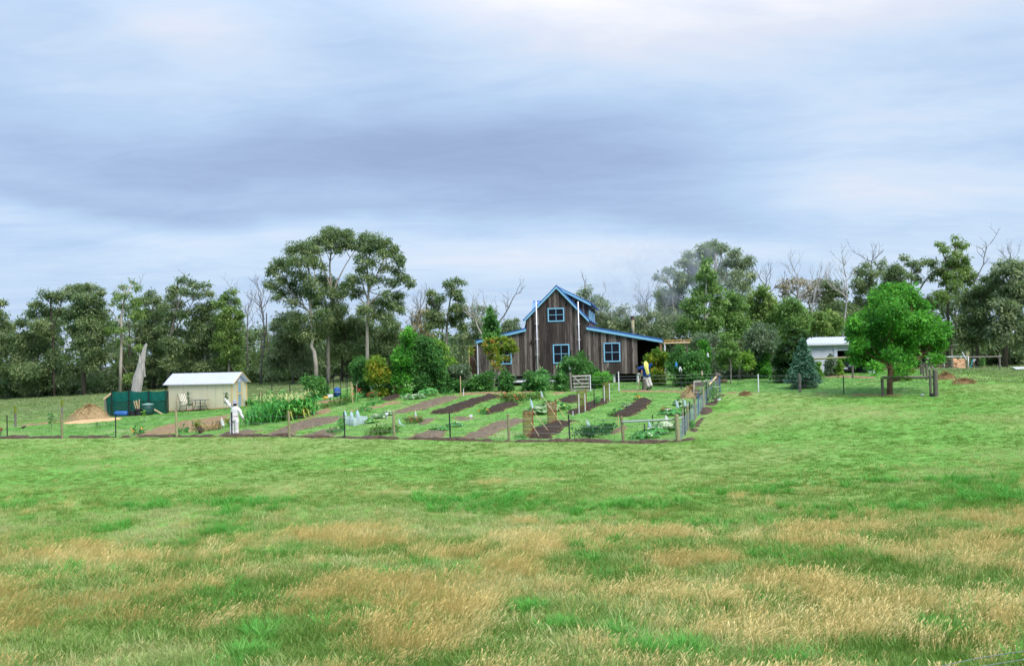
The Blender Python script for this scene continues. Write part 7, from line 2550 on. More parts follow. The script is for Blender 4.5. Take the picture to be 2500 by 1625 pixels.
def plant_mesh(seed, r, h, n, L, W, mat, style='mound', flowers=None, fcount=0, fcol=None, droop=.2, tb=.5):
    """low leafy plant about r wide and h tall. style: mound, big (large leaves on stalks), spiky"""
    rng = np.random.default_rng(seed)
    if style == 'big':
        V, F, T = [], [], []
        for i in range(n):
            a, q = rng.uniform(0, 6.28), rng.random() ** .6
            c = np.array([math.cos(a) * r * q, math.sin(a) * r * q, h * (1 - .55 * q * q) * rng.uniform(.55, 1.0)])
            nr = np.array([math.cos(a) * q * .8, math.sin(a) * q * .8, 1]) + rng.normal(size=3) * .35
            nr /= np.linalg.norm(nr)
            ax = np.cross(nr, np.array([-math.sin(a), math.cos(a), 0]) + rng.normal(size=3) * .2)
            ax /= np.linalg.norm(ax)
            sd = np.cross(nr, ax)
            l, w = L * rng.uniform(.7, 1.25), W * rng.uniform(.7, 1.25)
            k = len(V)
            V += [c - ax * l * .5, c - ax * l * .1 + sd * w * .55, c + ax * l * .5, c - ax * l * .1 - sd * w * .55, c + nr * l * .06]
            F += [(k, k + 1, k + 4, k + 4)][:0]
            V += []
            F += [(k, k + 1, k + 2, k + 3)]
            T.append(float(np.clip(tb + rng.normal() * .28, 0, 1)))
        V = np.array(V)
        F = np.array(F)
        T = np.array(T)
    elif style == 'spiky':
        V, F, T = [], [], []
        for i in range(n):
            a = rng.uniform(0, 6.28)
            strap_leaf(V, F, T, np.array([math.cos(a) * r * .2, math.sin(a) * r * .2, 0]), a, h * rng.uniform(.8, 1.3), W, rng.uniform(.7, 1.1), rng.uniform(.2, .7), float(np.clip(tb + rng.normal() * .2, 0, 1)), 4)
        V, F, T = np.array(V), np.array(F), np.array(T)
    else:
        V, F, T, _ = leaves([((0, 0, h * .5), (r, r, h * .52), 1.0)], 1, L, W, rng, droop, tbase=tb, sub=.5)
        keep = n
        if len(F) > keep:
            sel = rng.permutation(len(F))[:keep]
            V = V[F[sel].ravel()]
            T = T[sel]
            F = np.arange(len(V)).reshape(-1, 4)
        V[:, 2] = np.maximum(V[:, 2], .005)
    mi = np.zeros(len(F), int)
    mats = [mat]
    if flowers is not None:
        ff = rng.normal(size=(fcount, 3))
        ff /= np.linalg.norm(ff, axis=1)[:, None]
        ff[:, 2] = np.abs(ff[:, 2])
        c = ff * np.array([r * .95, r * .95, h * .55]) + np.array([0, 0, h * .5])
        s = .045
        sd = np.cross(ff, np.array([.3, .2, 1]))
        sd /= np.linalg.norm(sd, axis=1)[:, None]
        up = np.cross(sd, ff)
        Q = np.stack([c - sd * s, c + up * s, c + sd * s, c - up * s], 1).reshape(-1, 3) + np.repeat(ff * .03, 4, 0)
        F = np.concatenate([F, np.arange(len(Q)).reshape(-1, 4) + len(V)])
        V = np.concatenate([V, Q])
        T = np.concatenate([T, np.full(fcount, .5)])
        mi = np.concatenate([mi, np.ones(fcount, int)])
        mats = [mat, flowers]
    return np_mesh('foliage', V, F, None, tint=T, mats=mats, mi=mi)


FL_OR = pm('orange_petal', (.70, .22, .02), (.80, .32, .03), 5, .6, bump=0)
FL_RED = pm('red_petal', (.50, .03, .02), (.62, .08, .04), 5, .6, bump=0)
FL_YE = pm('yellow_petal', (.70, .55, .03), (.80, .65, .06), 5, .6, bump=0)
FL_WH = pm('white_petal', (.70, .72, .66), (.80, .80, .76), 5, .6, bump=0)
L_DARKVEG = leafmat('dark_bush_leaf', (0.010, 0.055, 0.022), (0.022, 0.095, 0.038), (0.055, 0.16, 0.07), .25)
L_RUSTY = leafmat('tomato_leaf', (0.035, 0.11, 0.02), (0.085, 0.17, 0.035), (0.26, 0.20, 0.07), .3)


def plant(name, label, u, v, mesh, scale=1.0, group=None, cat='plant'):
    g = G(u, v)
    t = thing(name, label, cat, g, group, rotz=random.uniform(0, 6.28))
    o = mesh_obj('foliage', mesh, t)
    t.scale = (scale,) * 3
    return t


pmesh = {
    'dark': plant_mesh(1, .62, .52, 2600, .10, .05, L_DARKVEG), 'tom': plant_mesh(2, .62, .60, 1500, .13, .06, L_RUSTY, flowers=FL_RED, fcount=14),
    'weedy': plant_mesh(3, .60, .42, 1100, .13, .05, L_RUSTY, tb=.4), 'squash': plant_mesh(4, .75, .42, 110, .30, .28, L_VEGP, 'big', FL_WH, 6),
    'squashg': plant_mesh(5, .70, .38, 100, .26, .24, L_VEG, 'big', FL_YE, 4), 'rhub': plant_mesh(6, .62, .60, 90, .42, .26, L_VEG, 'big', tb=.55),
    'mari': plant_mesh(7, .30, .32, 420, .10, .06, L_VEG, flowers=FL_OR, fcount=12), 'low': plant_mesh(8, .42, .20, 420, .11, .06, L_VEG, flowers=None),
    'lily': plant_mesh(9, .35, .70, 40, .2, .035, L_VEG, 'spiky', FL_RED, 12), 'pump': plant_mesh(10, .85, .34, 130, .24, .22, L_VEG, 'big', FL_WH, 10),
    'leek': plant_mesh(11, .30, .75, 46, .2, .06, L_VEG, 'spiky'), 'strap': plant_mesh(12, .35, .95, 30, .2, .06, L_VEGP, 'spiky'),
    'shrub_y': plant_mesh(13, .32, .50, 500, .12, .03, L_AUT, tb=.35), 'straw': plant_mesh(14, .50, .38, 520, .14, .025, L_STRAW),
    'purple': plant_mesh(15, .32, .34, 320, .12, .05, leafmat('purplish_leaf', (.06, .03, .03), (.12, .06, .055), (.2, .12, .09), .2)),
    'bean': plant_mesh(16, .35, 1.0, 620, .13, .08, L_VEG, tb=.55), 'vine': plant_mesh(17, .45, .9, 760, .13, .10, L_VEGP, tb=.45),
    'redmound': plant_mesh(18, .55, .62, 1000, .12, .06, L_RUSTY, flowers=FL_RED, fcount=26),
}
GV = 'vegetables in the beds'
for nm, lab, u, v, k, s in [
    ('bean_bush', 'dark green bushy crop at the left end of the front clump by the gateway rail', 1425, 1072, 'dark', .95), ('bean_bush', 'dark green bushy crop in the middle of the front clump by the gateway rail', 1455, 1068, 'dark', 1.05),
    ('bean_bush', 'dark green bushy crop at the right back of the front clump by the gateway rail', 1480, 1058, 'dark', .9), ('bean_bush', 'smaller dark crop bush behind the front clump', 1440, 1058, 'dark', .7),
    ('tomato_plant', 'tall tangled crop plant at the left of the clump behind the second dark bed', 1238, 984, 'tom', 1.0), ('tomato_plant', 'tall tangled crop plant at the right of the clump behind the second dark bed', 1266, 984, 'tom', .95),
    ('tomato_plant', 'brown tinged crop plant nearest the slanted stakes row', 1292, 976, 'weedy', 1.0), ('tomato_plant', 'brown tinged crop plant left of the pallet gate', 1318, 972, 'weedy', .95),
    ('squash_plant', 'pale leaved squash behind the leaning stakes, left of the clump', 1312, 1010, 'squash', .95), ('squash_plant', 'pale leaved squash behind the leaning stakes, middle of the clump', 1335, 1003, 'squash', 1.0),
    ('squash_plant', 'green leaved squash at the right of the clump behind the leaning stakes', 1364, 998, 'squashg', 1.0), ('squash_plant', 'green leaved squash at the back of the clump behind the leaning stakes', 1345, 990, 'squashg', .9),
    ('rhubarb_plant', 'large leaved bright rhubarb beside the grey post beyond the beds', 1046, 966, 'rhub', 1.0),
    ('marigold', 'orange flowered plant at the near corner of the second dark bed', 1180, 1011, 'mari', 1.0), ('marigold', 'orange flowered plant at the far end of the right hand dark bed', 1556, 977, 'mari', .95),
    ('marigold', 'red and yellow flowered plant on the lawn near the front fence', 336, 1061, 'mari', 1.25), ('leafy_plant', 'round green plant right of the moss post near the mulch row', 447, 1055, 'low', 1.25),
    ('squash_plant', 'green squash seedling along the left edge of the right hand dark bed', 1508, 1005, 'squashg', .55), ('squash_plant', 'white flowered seedling higher along the right hand dark bed', 1530, 993, 'squash', .5),
    ('cabbage_plant', 'small round cabbage at the lower tip of the right hand dark bed', 1497, 1015, 'low', .9),
    ('lily_plant', 'red flowered tall plant among the stakes beyond the corn', 868, 978, 'lily', 1.1), ('lily_plant', 'orange and red flowered plant right of the stakes beyond the corn', 880, 972, 'lily', .9),
    ('flower_bush', 'loose bush dotted red below the two pale bags', 912, 976, 'redmound', .9), ('flower_bush', 'loose greenish bush left of the red flowered plants', 850, 984, 'weedy', 1.1),
    ('flower_bush', 'loose low bush right of the corn at the bed edge', 825, 990, 'weedy', .95), ('flower_bush', 'low spreading bush nearest the corn end', 798, 996, 'weedy', .8),
    ('leafy_plant', 'low crop in the mulched row left of the grey strip bed', 905, 990, 'low', 1.2), ('leafy_plant', 'second low crop in the mulched row behind the plastic guards', 885, 1005, 'low', 1.4),
    ('leafy_plant', 'third low crop farther up the mulched row', 922, 984, 'low', 1.1), ('squash_plant', 'pale squash at the upper end of the mulched row near the bird bath', 1005, 974, 'squash', .75),
    ('squash_plant', 'pale squash between bird bath and rhubarb', 1022, 972, 'squash', .7), ('squash_plant', 'dull green squash left of the rhubarb', 992, 970, 'squashg', .7),
    ('tomato_plant', 'sprawling weedy plant at the front left of the wooden fence post', 945, 1058, 'weedy', 1.05), ('tomato_plant', 'sprawling weedy plant nearer the fence left of the wooden post', 920, 1062, 'weedy', .9),
    ('tomato_plant', 'low plant with red fruits left of the white flag stake', 1005, 1034, 'tom', .6), ('tomato_plant', 'low plant with red fruits right of the white flag stake', 1024, 1032, 'tom', .55),
    ('squash_plant', 'squash beside the plastic guards', 905, 1032, 'squashg', .6), ('squash_plant', 'yellowing squash to the right of the plastic guards', 925, 1020, 'squash', .6), ('squash_plant', 'squash row plant left of the small white sign', 950, 1012, 'squash', .55),
    ('leafy_plant', 'green tangle in front of the plastic guards by the steel post', 836, 1052, 'bean', .75), ('leafy_plant', 'thin green plant left of the steel post near the guards', 818, 1058, 'low', 1.1),
    ('lettuce_plant', 'white flecked low plant left of the steel post near the white label', 1080, 1050, 'pump', .5), ('lettuce_plant', 'white flecked low plant right of the steel post near the white label', 1112, 1040, 'pump', .55), ('lettuce_plant', 'small green plant left in the narrow grey bed', 1064, 1052, 'low', .9),
    ('pumpkin_vine', 'grey green pumpkin vine inside the gateway, nearest the fence', 1575, 1068, 'pump', .8), ('pumpkin_vine', 'grey green pumpkin vine at the right inside the gateway', 1622, 1050, 'squash', .95), ('pumpkin_vine', 'pumpkin vine under the galvanised tube', 1600, 1058, 'pump', .8),
    ('pumpkin_vine', 'flowering pumpkin vine behind the gateway posts', 1640, 1012, 'pump', .85), ('pumpkin_vine', 'yellowed pumpkin vine left of the gateway posts', 1625, 1010, 'tom', .55), ('squash_plant', 'white veined squash between the two pale bags by the side fence', 1664, 988, 'squash', .75),
    ('squash_plant', 'white veined squash at the side fence wire', 1680, 994, 'squash', .65), ('leafy_plant', 'green clump at the front right of the gateway rail', 1555, 1072, 'low', 1.2),
    ('leafy_plant', 'bright green sprig on the dark bed by the leaning stakes', 1322, 1044, 'low', .9), ('leafy_plant', 'bright green sprig at the foot of the rusty guard', 1272, 1072, 'low', .9),
    ('lavender_bush', 'wispy green bush on the mulch row behind the front post', 482, 1050, 'shrub_y', 1.0), ('lavender_bush', 'silvery dry bush in the middle of the mulch row', 502, 1051, 'straw', .85), ('lavender_bush', 'brown purple bush on the mulch row near the fence', 490, 1058, 'purple', 1.0),
    ('lavender_bush', 'silvery dry bush nearer the white bag', 525, 1048, 'straw', .9), ('lavender_bush', 'dull brown bush left of the white bag', 532, 1046, 'purple', 1.1), ('lavender_bush', 'yellow green bush behind the scarecrow in white', 562, 1040, 'shrub_y', .9),
    ('leek_clump', 'tall leek like clump beyond the corn by the greenhouse', 615, 990, 'leek', 1.2), ('leek_clump', 'tall leafy clump behind the left end of the corn', 640, 985, 'leek', 1.25), ('leek_clump', 'dark leafy clump behind the corn near the hoop', 660, 982, 'bean', .9), ('leek_clump', 'dark leafy clump behind the middle of the corn', 690, 980, 'bean', .9),
    ('strap_plant', 'pale strappy plant in front of the middle bay of the house', 1335, 950, 'strap', 1.1),
    ('bean_plant', 'climbing bean on the mesh between the metal stakes', 1457, 988, 'bean', .55),
    ('creeper', 'pale leaved creeper covering the side fence near its far end', 1736, 972, 'vine', 1.2), ('creeper', 'pale leaved creeper lower down the side fence', 1742, 984, 'vine', .9), ('creeper', 'green weed at the foot of the side fence', 1690, 1046, 'bean', .45),
    ('leafy_plant', 'yellow flowered low plant right of the corn end', 812, 977, 'squashg', .6), ('leafy_plant', 'green low hedge plant under the trellis', 838, 974, 'squashg', .6), ('leafy_plant', 'green low hedge plant left of the orange pumpkin', 778, 979, 'squashg', .65),
    ('flower_bush', 'faint straw coloured bush by the bird bath', 985, 958, 'straw', .8), ('flower_bush', 'green bush left of the bird bath', 942, 966, 'redmound', .7), ('flower_bush', 'grass tuft at the far edge by the grey post', 1098, 964, 'low', 1.2),
]:
    plant(nm, lab, u, v, pmesh[k], s)


def sapling(label, u, v, top, seed, leafm=None, n=60, spread=5, stake=False):
    g = G(u, v)
    rng = np.random.default_rng(seed)
    h = px(v - top, g.y)
    t = thing('sapling', label, 'sapling', g)
    MB().tube([(0, 0, -.05), (.01, 0, h * .5), (-.01, 0, h)], [.014, .011, .004], 5).build('stem', M['bark_grey'], t)
    z = rng.uniform(.35, 1.0, n) * h
    r = px(spread, g.y)
    c = np.stack([rng.normal(size=n) * r * .5, rng.normal(size=n) * r * .5, z], 1)
    ax = rng.normal(size=(n, 3)) + np.array([0, 0, .3])
    ax /= np.linalg.norm(ax, axis=1)[:, None]
    sd = np.cross(ax, rng.normal(size=(n, 3)))
    sd /= np.linalg.norm(sd, axis=1)[:, None]
    V = np.stack([c, c + ax * .07 + sd * .035, c + ax * .15, c + ax * .07 - sd * .035], 1).reshape(-1, 3)
    mesh_obj('foliage', np_mesh('foliage', V, np.arange(len(V)).reshape(-1, 4), leafm or L_SHRUB, tint=rng.random(n)), t)
    if stake:
        MB().beam((.1, 0, -.1), (.12, 0, h * .8), .03, .03).build('stake', M['wood_pale'], t)


sapling('slim leafy sapling in front of the striped chair', 461, 1012, 957, 1, L_GREY, 90, 4)
sapling('slim dark sapling in front of the greenhouse door corner', 553, 1002, 957, 2, L_GREY, 80, 4)
sapling('bare stemmed sapling on the lawn below the shade enclosure', 352, 1029, 1000, 3, L_LIME, 40, 4)
sapling('leafy sapling against the shade cloth', 352, 1012, 967, 4, L_LIME, 120, 5)
sapling('thin sapling left of the straw heap', 125, 1047, 1008, 5, L_SHRUB, 70, 6)
sapling('tiny twig sapling on the lawn right of the straw heap', 238, 1047, 1030, 6, L_SHRUB, 14, 2)
sapling('small dark sapling tied to a stake by the rail fence', 2400, 903, 871, 7, L_SHRUB, 220, 6, True)
sapling('tree seedling in the grass behind the log rail', 2044, 930, 905, 8, L_RUSTY, 20, 4)


# --- leaning garden canes and guards
def cane(label, u0, v0, u1, v1, group=None, mat='wood_pale', r=.013):
    b = G(u1, v1)
    a = P(u0, v0, b.y + .35)
    lone(MB(b).tube([a, b + Vector((0, 0, -.08))], r, 6), 'garden_cane', M[mat], label, 'cane', b, group)


for i, (a, lab) in enumerate([((1282, 1007, 1321, 1069), 'leaning cane nearest the front fence on the dark bed'), ((1300, 1001, 1346, 1057), 'second leaning cane from the front on the dark bed'),
                              ((1325, 967, 1377, 1041), 'longest leaning cane, rising beside the pale bag'), ((1351, 978, 1389, 1029), 'leaning cane farthest back beside the steel post')]):
    cane(lab, *a)
cane('slanting thin prop beside the scarecrow in the blue jumper', 1567, 905, 1558, 952)


def stake(label, u, v0, v1, mat='galv', r=.02, name='garden_stake'):
    g = G(u, v1)
    lone(MB(g).beam(g + Vector((0, 0, -.1)), g + Vector((0, 0, px(v1 - v0, g.y))), r * 2, r * 2), name, M[mat], label, 'stake', g)


for lab, u, v0, v1, m, r in [
    ('pale metal stake left of the nearer mesh guard', 1414, 961, 1010, 'galv', .025), ('pale metal stake right of the nearer mesh guard', 1429, 961, 1005, 'galv', .025),
    ('pale metal stake left of the farther mesh guard', 1476, 942, 984, 'galv', .025), ('pale metal stake right of the farther mesh guard', 1488.5, 935, 980, 'galv', .025),
    ('dark steel stake between the two mesh guards', 1451, 940, 993, 'steel_black', .022), ('short pale peg in the grass before the mesh guards', 1399, 1003, 1016, 'galv', .022),
    ('timber stake among the red flowers', 861, 936, 985, 'wood_pale', .016), ('tall thin timber stake left of the red flowers', 858, 931, 976, 'wood_pale', .013), ('timber stake right of the red flowers', 871, 938, 972, 'wood_pale', .016),
    ('grey board upright by the red flowers', 873, 929, 970, 'wood_grey', .035), ('brown board upright beside the grey board', 877, 930, 966, 'redwood', .03),
    ('timber stake standing in the corn', 637, 956, 1000, 'wood_pale', .016), ('short timber peg on the mulch row', 464, 1026, 1057, 'wood_pale', .014),
    ('thin timber stake at the back edge of the beds', 1125, 918, 960, 'wood_pale', .020), ('short white peg near the back edge of the beds', 1132, 948, 967, 'white_pvc', .018),
    ('timber cane in the shrubs before the left vent pipe', 1288, 906, 945, 'wood_pale', .014), ('timber cane beside the strappy plant', 1320, 894, 945, 'wood_pale', .018),
    ('small timber stake left of the gateway rail', 1510, 1014, 1038, 'wood_pale', .014), ('second small timber stake left of the gateway rail', 1505, 1020, 1036, 'wood_pale', .013),
    ('dark curled stake left in the gateway', 1574, 1034, 1062, 'steel_black', .018), ('dark curled stake behind the galvanised tube', 1594, 1012, 1045, 'steel_black', .018),
    ('post in the shrubs before the house annex', 1207, 908, 945, 'wood_grey', .05)]:
    stake(lab, u, v0, v1, m, r)


def guard(label, u, v0, v1, wpx, col, cover, posts=None):
    """cylinder of mesh round a young plant"""
    g = G(u, v1)
    r, h = px(wpx / 2, g.y), px(v1 - v0, g.y)
    t = thing('tree_guard', label, 'plant guard', g)
    n = 16
    m = MB()
    vs = [(math.cos(2 * math.pi * j / n) * r, math.sin(2 * math.pi * j / n) * r, z) for z in (-.02, h) for j in range(n)]
    m.add(vs, [(j, (j + 1) % n, n + (j + 1) % n, n + j) for j in range(n)])
    m.build('mesh', netmat('guard_mesh', col, cover), t)
    m = MB()
    for k in range(6):
        z = h * k / 5
        m.tube([(math.cos(2 * math.pi * j / n) * r, math.sin(2 * math.pi * j / n) * r, z) for j in range(n + 1)], .006, 4, cap=False)
    m.build('hoops', M['flue_cap'], t)
    MB().beam((r, 0, -.05), (r + .01, 0, h + .1), .05, .05).build('guard_post', M['redwood_dark'], t)


M['redwood_dark'] = pm('rusty_stake', (.14, .04, .02), (.24, .08, .04), 5, .8)
guard('rusty brown mesh guard at the front of the leaning canes', 1289, 1003, 1066, 25, (0.24, 0.12, 0.06), .42)
guard('rusty brown mesh guard at the back of the leaning canes', 1347, 980, 1034, 22, (0.26, 0.12, 0.06), .42)
guard('tall green brown mesh guard before the pallet gate', 1420, 953, 1003, 23, (0.20, 0.16, 0.04), .42)
guard('tall green brown mesh guard below the clipped ball bush', 1480, 934, 980, 17, (0.18, 0.17, 0.04), .45)


def bag(label, u, v0, v1, wpx, lean=.3, mat=None, stick=True, tail=None):
    """pale plastic bag tied to a stick to scare birds"""
    g = G(u, v1)
    D = g.y
    top = P(u, v0, D)
    h = top.z - g.z
    t = thing('scare_bag', label, 'plastic bag', g)
    w = px(wpx, D)
    hb = h * (.72 if stick else .98)
    m = MB()
    rings = []
    for f, ww in ((0, .16), (.12, .35), (.45, .75), (.8, 1.0), (1.0, .85)):
        c = Vector((lean * w * f * 2, 0, h - hb * f))
        rings.append((c, Vector((w / 2 * ww, 0, 0)), Vector((0, w / 2 * ww * .55, 0))))
    m.loft(rings)
    o = m.build('bag', mat or M['bag'], t)
    subdiv(o, 1)
    cloth_noise(o, w * .12, 9, u)
    if stick:
        MB().beam((0, 0, -.1), (0, 0, h), .02, .02).build('stick', M['wood_pale'], t)
    if tail:
        MB().tube([(lean * w, 0, h - hb * .8), (w * 1.5, 0, h * .35), (w * 3.2, -.1, .03)], [w * .22, w * .16, w * .1], 6).build('tail', mat or M['bag'], t)


M['bag'] = netmat('pale_blue_plastic_bag', (0.50, 0.66, 0.72), 1.0, trans=.35)
M['bag_white'] = netmat('white_plastic_bag', (0.66, 0.68, 0.70), 1.0, trans=.3)
for lab, u, v0, v1, w, ln, mt, stk, tl in [
    ('pale bag left of the two under the citrus tree', 905, 944, 968, 6, .35, 'bag', True, None), ('pale bag right of the two under the citrus tree', 923, 943, 968, 7, .3, 'bag', True, None),
    ('pale flag bag on the stake left of the long dark bed', 1014, 1001, 1030, 5, .2, 'bag_white', True, None), ('fallen pale bag with long tail right of the wooden fence post', 973, 1020, 1043, 5, .4, 'bag', True, True),
    ('pale blue bag on the rusty front guard', 1295, 972, 1002, 7, .35, 'bag', True, None), ('pale blue bag at the tip of the longest leaning cane', 1321, 952, 978, 5, .4, 'bag', True, None),
    ('pale blue bag behind the dark crop clump', 1432, 1022, 1052, 7, .5, 'bag', True, None), ('pale blue bag left of the pair by the side fence', 1651, 975, 1004, 7, .3, 'bag', True, None),
    ('pale blue bag right of the pair by the side fence', 1670, 975, 999, 6, .3, 'bag', True, None), ('pale blue bag below the galvanised tube', 1584, 1024, 1052, 7, .25, 'bag', True, None),
    ('whitish bag behind the galvanised tube near the posts', 1626, 1013, 1032, 9, .1, 'bag_white', True, None), ('white bag over the mulch row left of the scarecrow', 541, 1019, 1048, 9, .2, 'bag_white', True, None),
    ('pale bag caught in the middle of the corn', 687, 985, 1010, 6, .5, 'bag', True, None), ('white rag at the side fence foot by the creeper', 1753, 962, 978, 10, .1, 'bag_white', False, None)]:
    bag(lab, u, v0, v1, w, ln, M[mt], stk, tl)


def hung_bag(label, u, v, D, wpx, hpx, mat):
    p = P(u, v, D)
    w, h = px(wpx, D), px(hpx, D)
    m = MB()
    m.loft([(Vector((0, 0, h / 2)), Vector((w * .1, 0, 0)), Vector((0, w * .08, 0))), (Vector((0, 0, h * .2)), Vector((w * .35, 0, 0)), Vector((0, w * .25, 0))),
            (Vector((0, 0, -h * .2)), Vector((w * .5, 0, 0)), Vector((0, w * .35, 0))), (Vector((0, 0, -h / 2)), Vector((w * .35, 0, 0)), Vector((0, w * .25, 0)))])
    o = lone(m, 'hanging_bag', mat, label, 'plastic bag', p)
    cloth_noise(o, w * .12, 9, u)
    # cord up to the branch it hangs from
    return o


blueb = netmat('blue_plastic_bag', (0.06, 0.28, 0.62), 1.0, trans=.3)
hung_bag('blue bag hanging in the broad glossy shrub', 1651, 889, 67.0, 6, 12, blueb)
hung_bag('white bag hanging in the middle of the broad glossy shrub', 1661, 901, 67.0, 10, 12, M['bag_white'])
hung_bag('pinkish bag hanging at the right of the broad glossy shrub', 1714, 910, 67.0, 5, 12, netmat('pinkish_bag', (.6, .45, .38), 1.0, trans=.3))
hung_bag('white rag hanging in the upright climber', 1728, 866, 69.0, 6, 12, M['bag_white'])
hung_bag('white bag hanging in the glossy shrub by the middle window', 1391, 897, 68.2, 6, 10, M['bag_white'])


def build_plastic_guards():
    """bundle of clear plastic sleeves round seedlings"""
    rs = random.Random(3)
    film = netmat('clear_plastic_sleeve', (0.58, 0.68, 0.70), .72, trans=.4)
    k = 0
    words = ['leftmost', 'second', 'third', 'fourth', 'fifth', 'sixth', 'seventh', 'rightmost']
    for i, (u, v, h, w) in enumerate([(842, 1034, 24, 8), (851, 1036, 20, 9), (858, 1038, 26, 8), (866, 1039, 20, 9), (873, 1037, 28, 9), (880, 1035, 20, 9), (887, 1034, 18, 9), (893, 1032, 16, 8)]):
        g = G(u, v)
        r, hh = px(w / 2, g.y), px(h, g.y)
        t = thing('plastic_sleeve', words[i] + ' clear plastic sleeve in the bundle round seedlings', 'plant guard', g)
        m = MB()
        n = 8
        vs = []
        for z, q in ((-.02, 1), (hh * .5, 1.1), (hh, .92)):
            vs += [(math.cos(6.283 * j / n) * r * q * rs.uniform(.85, 1.15), math.sin(6.283 * j / n) * r * q, z + rs.uniform(-.02, .02)) for j in range(n)]
        m.add(vs, [(a * n + j, a * n + (j + 1) % n, (a + 1) * n + (j + 1) % n, (a + 1) * n + j) for a in (0, 1) for j in range(n)])
        m.build('sleeve', film, t)
        if i in (0, 2, 4):
            MB().beam((0, 0, -.1), (0, 0, hh + .28), .016, .016).build('stick', M['wood_pale'], t)
            m = MB()
            m.loft([(Vector((0, 0, hh + .16)), Vector((.03, 0, 0)), Vector((0, .02, 0))), (Vector((.01, 0, hh)), Vector((.09, 0, 0)), Vector((0, .06, 0))), (Vector((.02, 0, hh - .25)), Vector((.12, 0, 0)), Vector((0, .08, 0)))])
            m.build('bag', M['bag'], t)


build_plastic_guards()


def sign(label, u, v0, v1, w=.16, h=.11):
    g = G(u, v1)
    t = thing('row_label', label, 'sign', g)
    H = px(v1 - v0, g.y)
    MB().beam((0, 0, -.08), (0, 0, H), .025, .02).build('peg', M['white_pvc'], t)
    MB().box((-w / 2, -.02, H - h), (w / 2, -.012, H)).build('plate', M['white_pvc'], t)


sign('small white row label on the strip beyond the wooden fence post', 945, 1007, 1021)
sign('small white row label between the steel post and the dark beds', 1150, 1012, 1022)


def build_small_things():
    # black and white bird on the lawn
    g = G(57, 1049)
    t = thing('bird', 'small black bird standing on the lawn at the far left', 'bird', g)
    bk = pm('black_plumage', (.010, .010, .012), (.025, .025, .03), 8, .6, bump=.1)
    m = MB()
    limb(m, [(-.17, 0, .09), (-.10, 0, .12), (-.02, 0, .14), (.06, 0, .16), (.10, 0, .19), (.13, 0, .205), (.17, 0, .20)], [.008, .03, .052, .048, .033, .032, .004], 1.0)
    m.build('body', bk, t, smooth=True)
    for y in (-.02, .02):
        MB().tube([(.0, y, .10), (.01, y, 0)], .006, 5).build('leg', bk, t)
    # little notice on a post at the edge of the view
    g = G(2, 1069)
    t = thing('garden_sign', 'brown board on a thin post at the far left of the front fence', 'sign', g)
    H = px(24, g.y)
    MB().beam((0, 0, -.1), (0, 0, H), .025, .025).build('post', M['steel_black'], t)
    MB().box((-.09, -.03, H - .16), (.10, -.015, H)).build('board', M['redwood_dark'], t)
    # white shallow trough in the far paddock
    g = G(2496, 905)
    t = thing('white_trough', 'shallow white trough on a low stand at the right edge of the pasture', 'trough', g)
    MB().prism([(-.75, 0, .30), (.9, 0, .30), (.75, 0, .14), (-.45, 0, .12)], (0, .6, 0)).build('trough', M['white_pvc'], t)
    MB().box((-.25, .1, -.05), (.5, .5, .14)).build('stand', M['steel_black'], t)
    # teal and brown stand by the firewood
    g = GD(2374, 82)
    t = thing('trestle_stand', 'teal and brown trestle stand right of the square gate post', 'trestle', g)
    teal = pm('teal_paint', (.03, .20, .20), (.06, .28, .27), 4, .5)
    f = lambda u, v: P(u, v, 82) - g
    MB().beam(f(2369, 897), f(2375, 876), .07, .07).build('leg', teal, t)
    MB().beam(f(2384, 898), f(2374, 884), .08, .08).build('leg', M['wood_grey_dark'], t)
    MB().beam(f(2377, 898), f(2373, 882), .06, .06).build('leg', M['wood_grey_dark'], t)
    MB().beam(f(2374, 877), f(2382, 878), .05, .07).build('handle', M['white_pvc'], t)
    MB().beam(f(2377, 877), f(2378, 884), .05, .05).build('bracket', M['white_pvc'], t)
    # stones and logs beyond the compost bay
    rk = pm('brown_log_pile', (.14, .085, .05), (.28, .18, .11), 5, .9, rand=.3)
    for i, (u, lab) in enumerate(((1722, 'short brown log at the left beyond the compost bay'), (1736, 'short brown log in the middle beyond the compost bay'), (1767, 'short brown log right of the weathered corner post'))):
        g = GD(u, 70)
        lone(MB(g).tube([g + Vector((-.25, 0, .12)), g + Vector((.25, .1, .13))], [.12, .13], 8), 'cut_log', rk, lab, 'log', g)
    g = G(2252, 966)
    m = MB()
    m.lathe((0, 0, 0), [(.06, 0), (.11, .03), (.09, .08), (.03, .10)], 8)
    lone(m, 'white_stone', M['white_pvc'], 'white stone on the ground left of the rail fence corner post', 'stone', g, smooth=True)
    # hoop of pipe behind the corn
    g = GD(637, 69)
    lone(MB(g).tube([g + Vector((-.2 + .2 * (1 - math.cos(a)) , 0, .05 + .75 * math.sin(a))) for a in [i * math.pi / 10 for i in range(11)]], .02, 6), 'pipe_hoop', M['steel_black'], 'black pipe hoop standing behind the corn', 'hoop', g)
    # near strands of the roadside fence at the lower right
    a, b, c = P(2230, 1640, 9.2), P(2380, 1607, 9.0), P(2560, 1578, 8.8)
    gb = GD(2700, 8.6)
    t = thing('roadside_wire', 'thin wire strands of the roadside fence crossing the bottom right corner', 'fence', gb)
    for dz in (0, -.075):
        MB(gb).tube([a + Vector((-2.5, .1, dz - .25)), a + Vector((0, 0, dz)), b + Vector((0, 0, dz)), c + Vector((0, 0, dz)), gb + Vector((0, 0, P(2700, 1556, 8.6).z - gb.z + dz))], .0035, 5, cap=False).build('wire', M['wire'], t)
    wood_post(t, gb, gb, P(2700, 1540, 8.6).z - gb.z, .07, 'wood_post')


build_small_things()


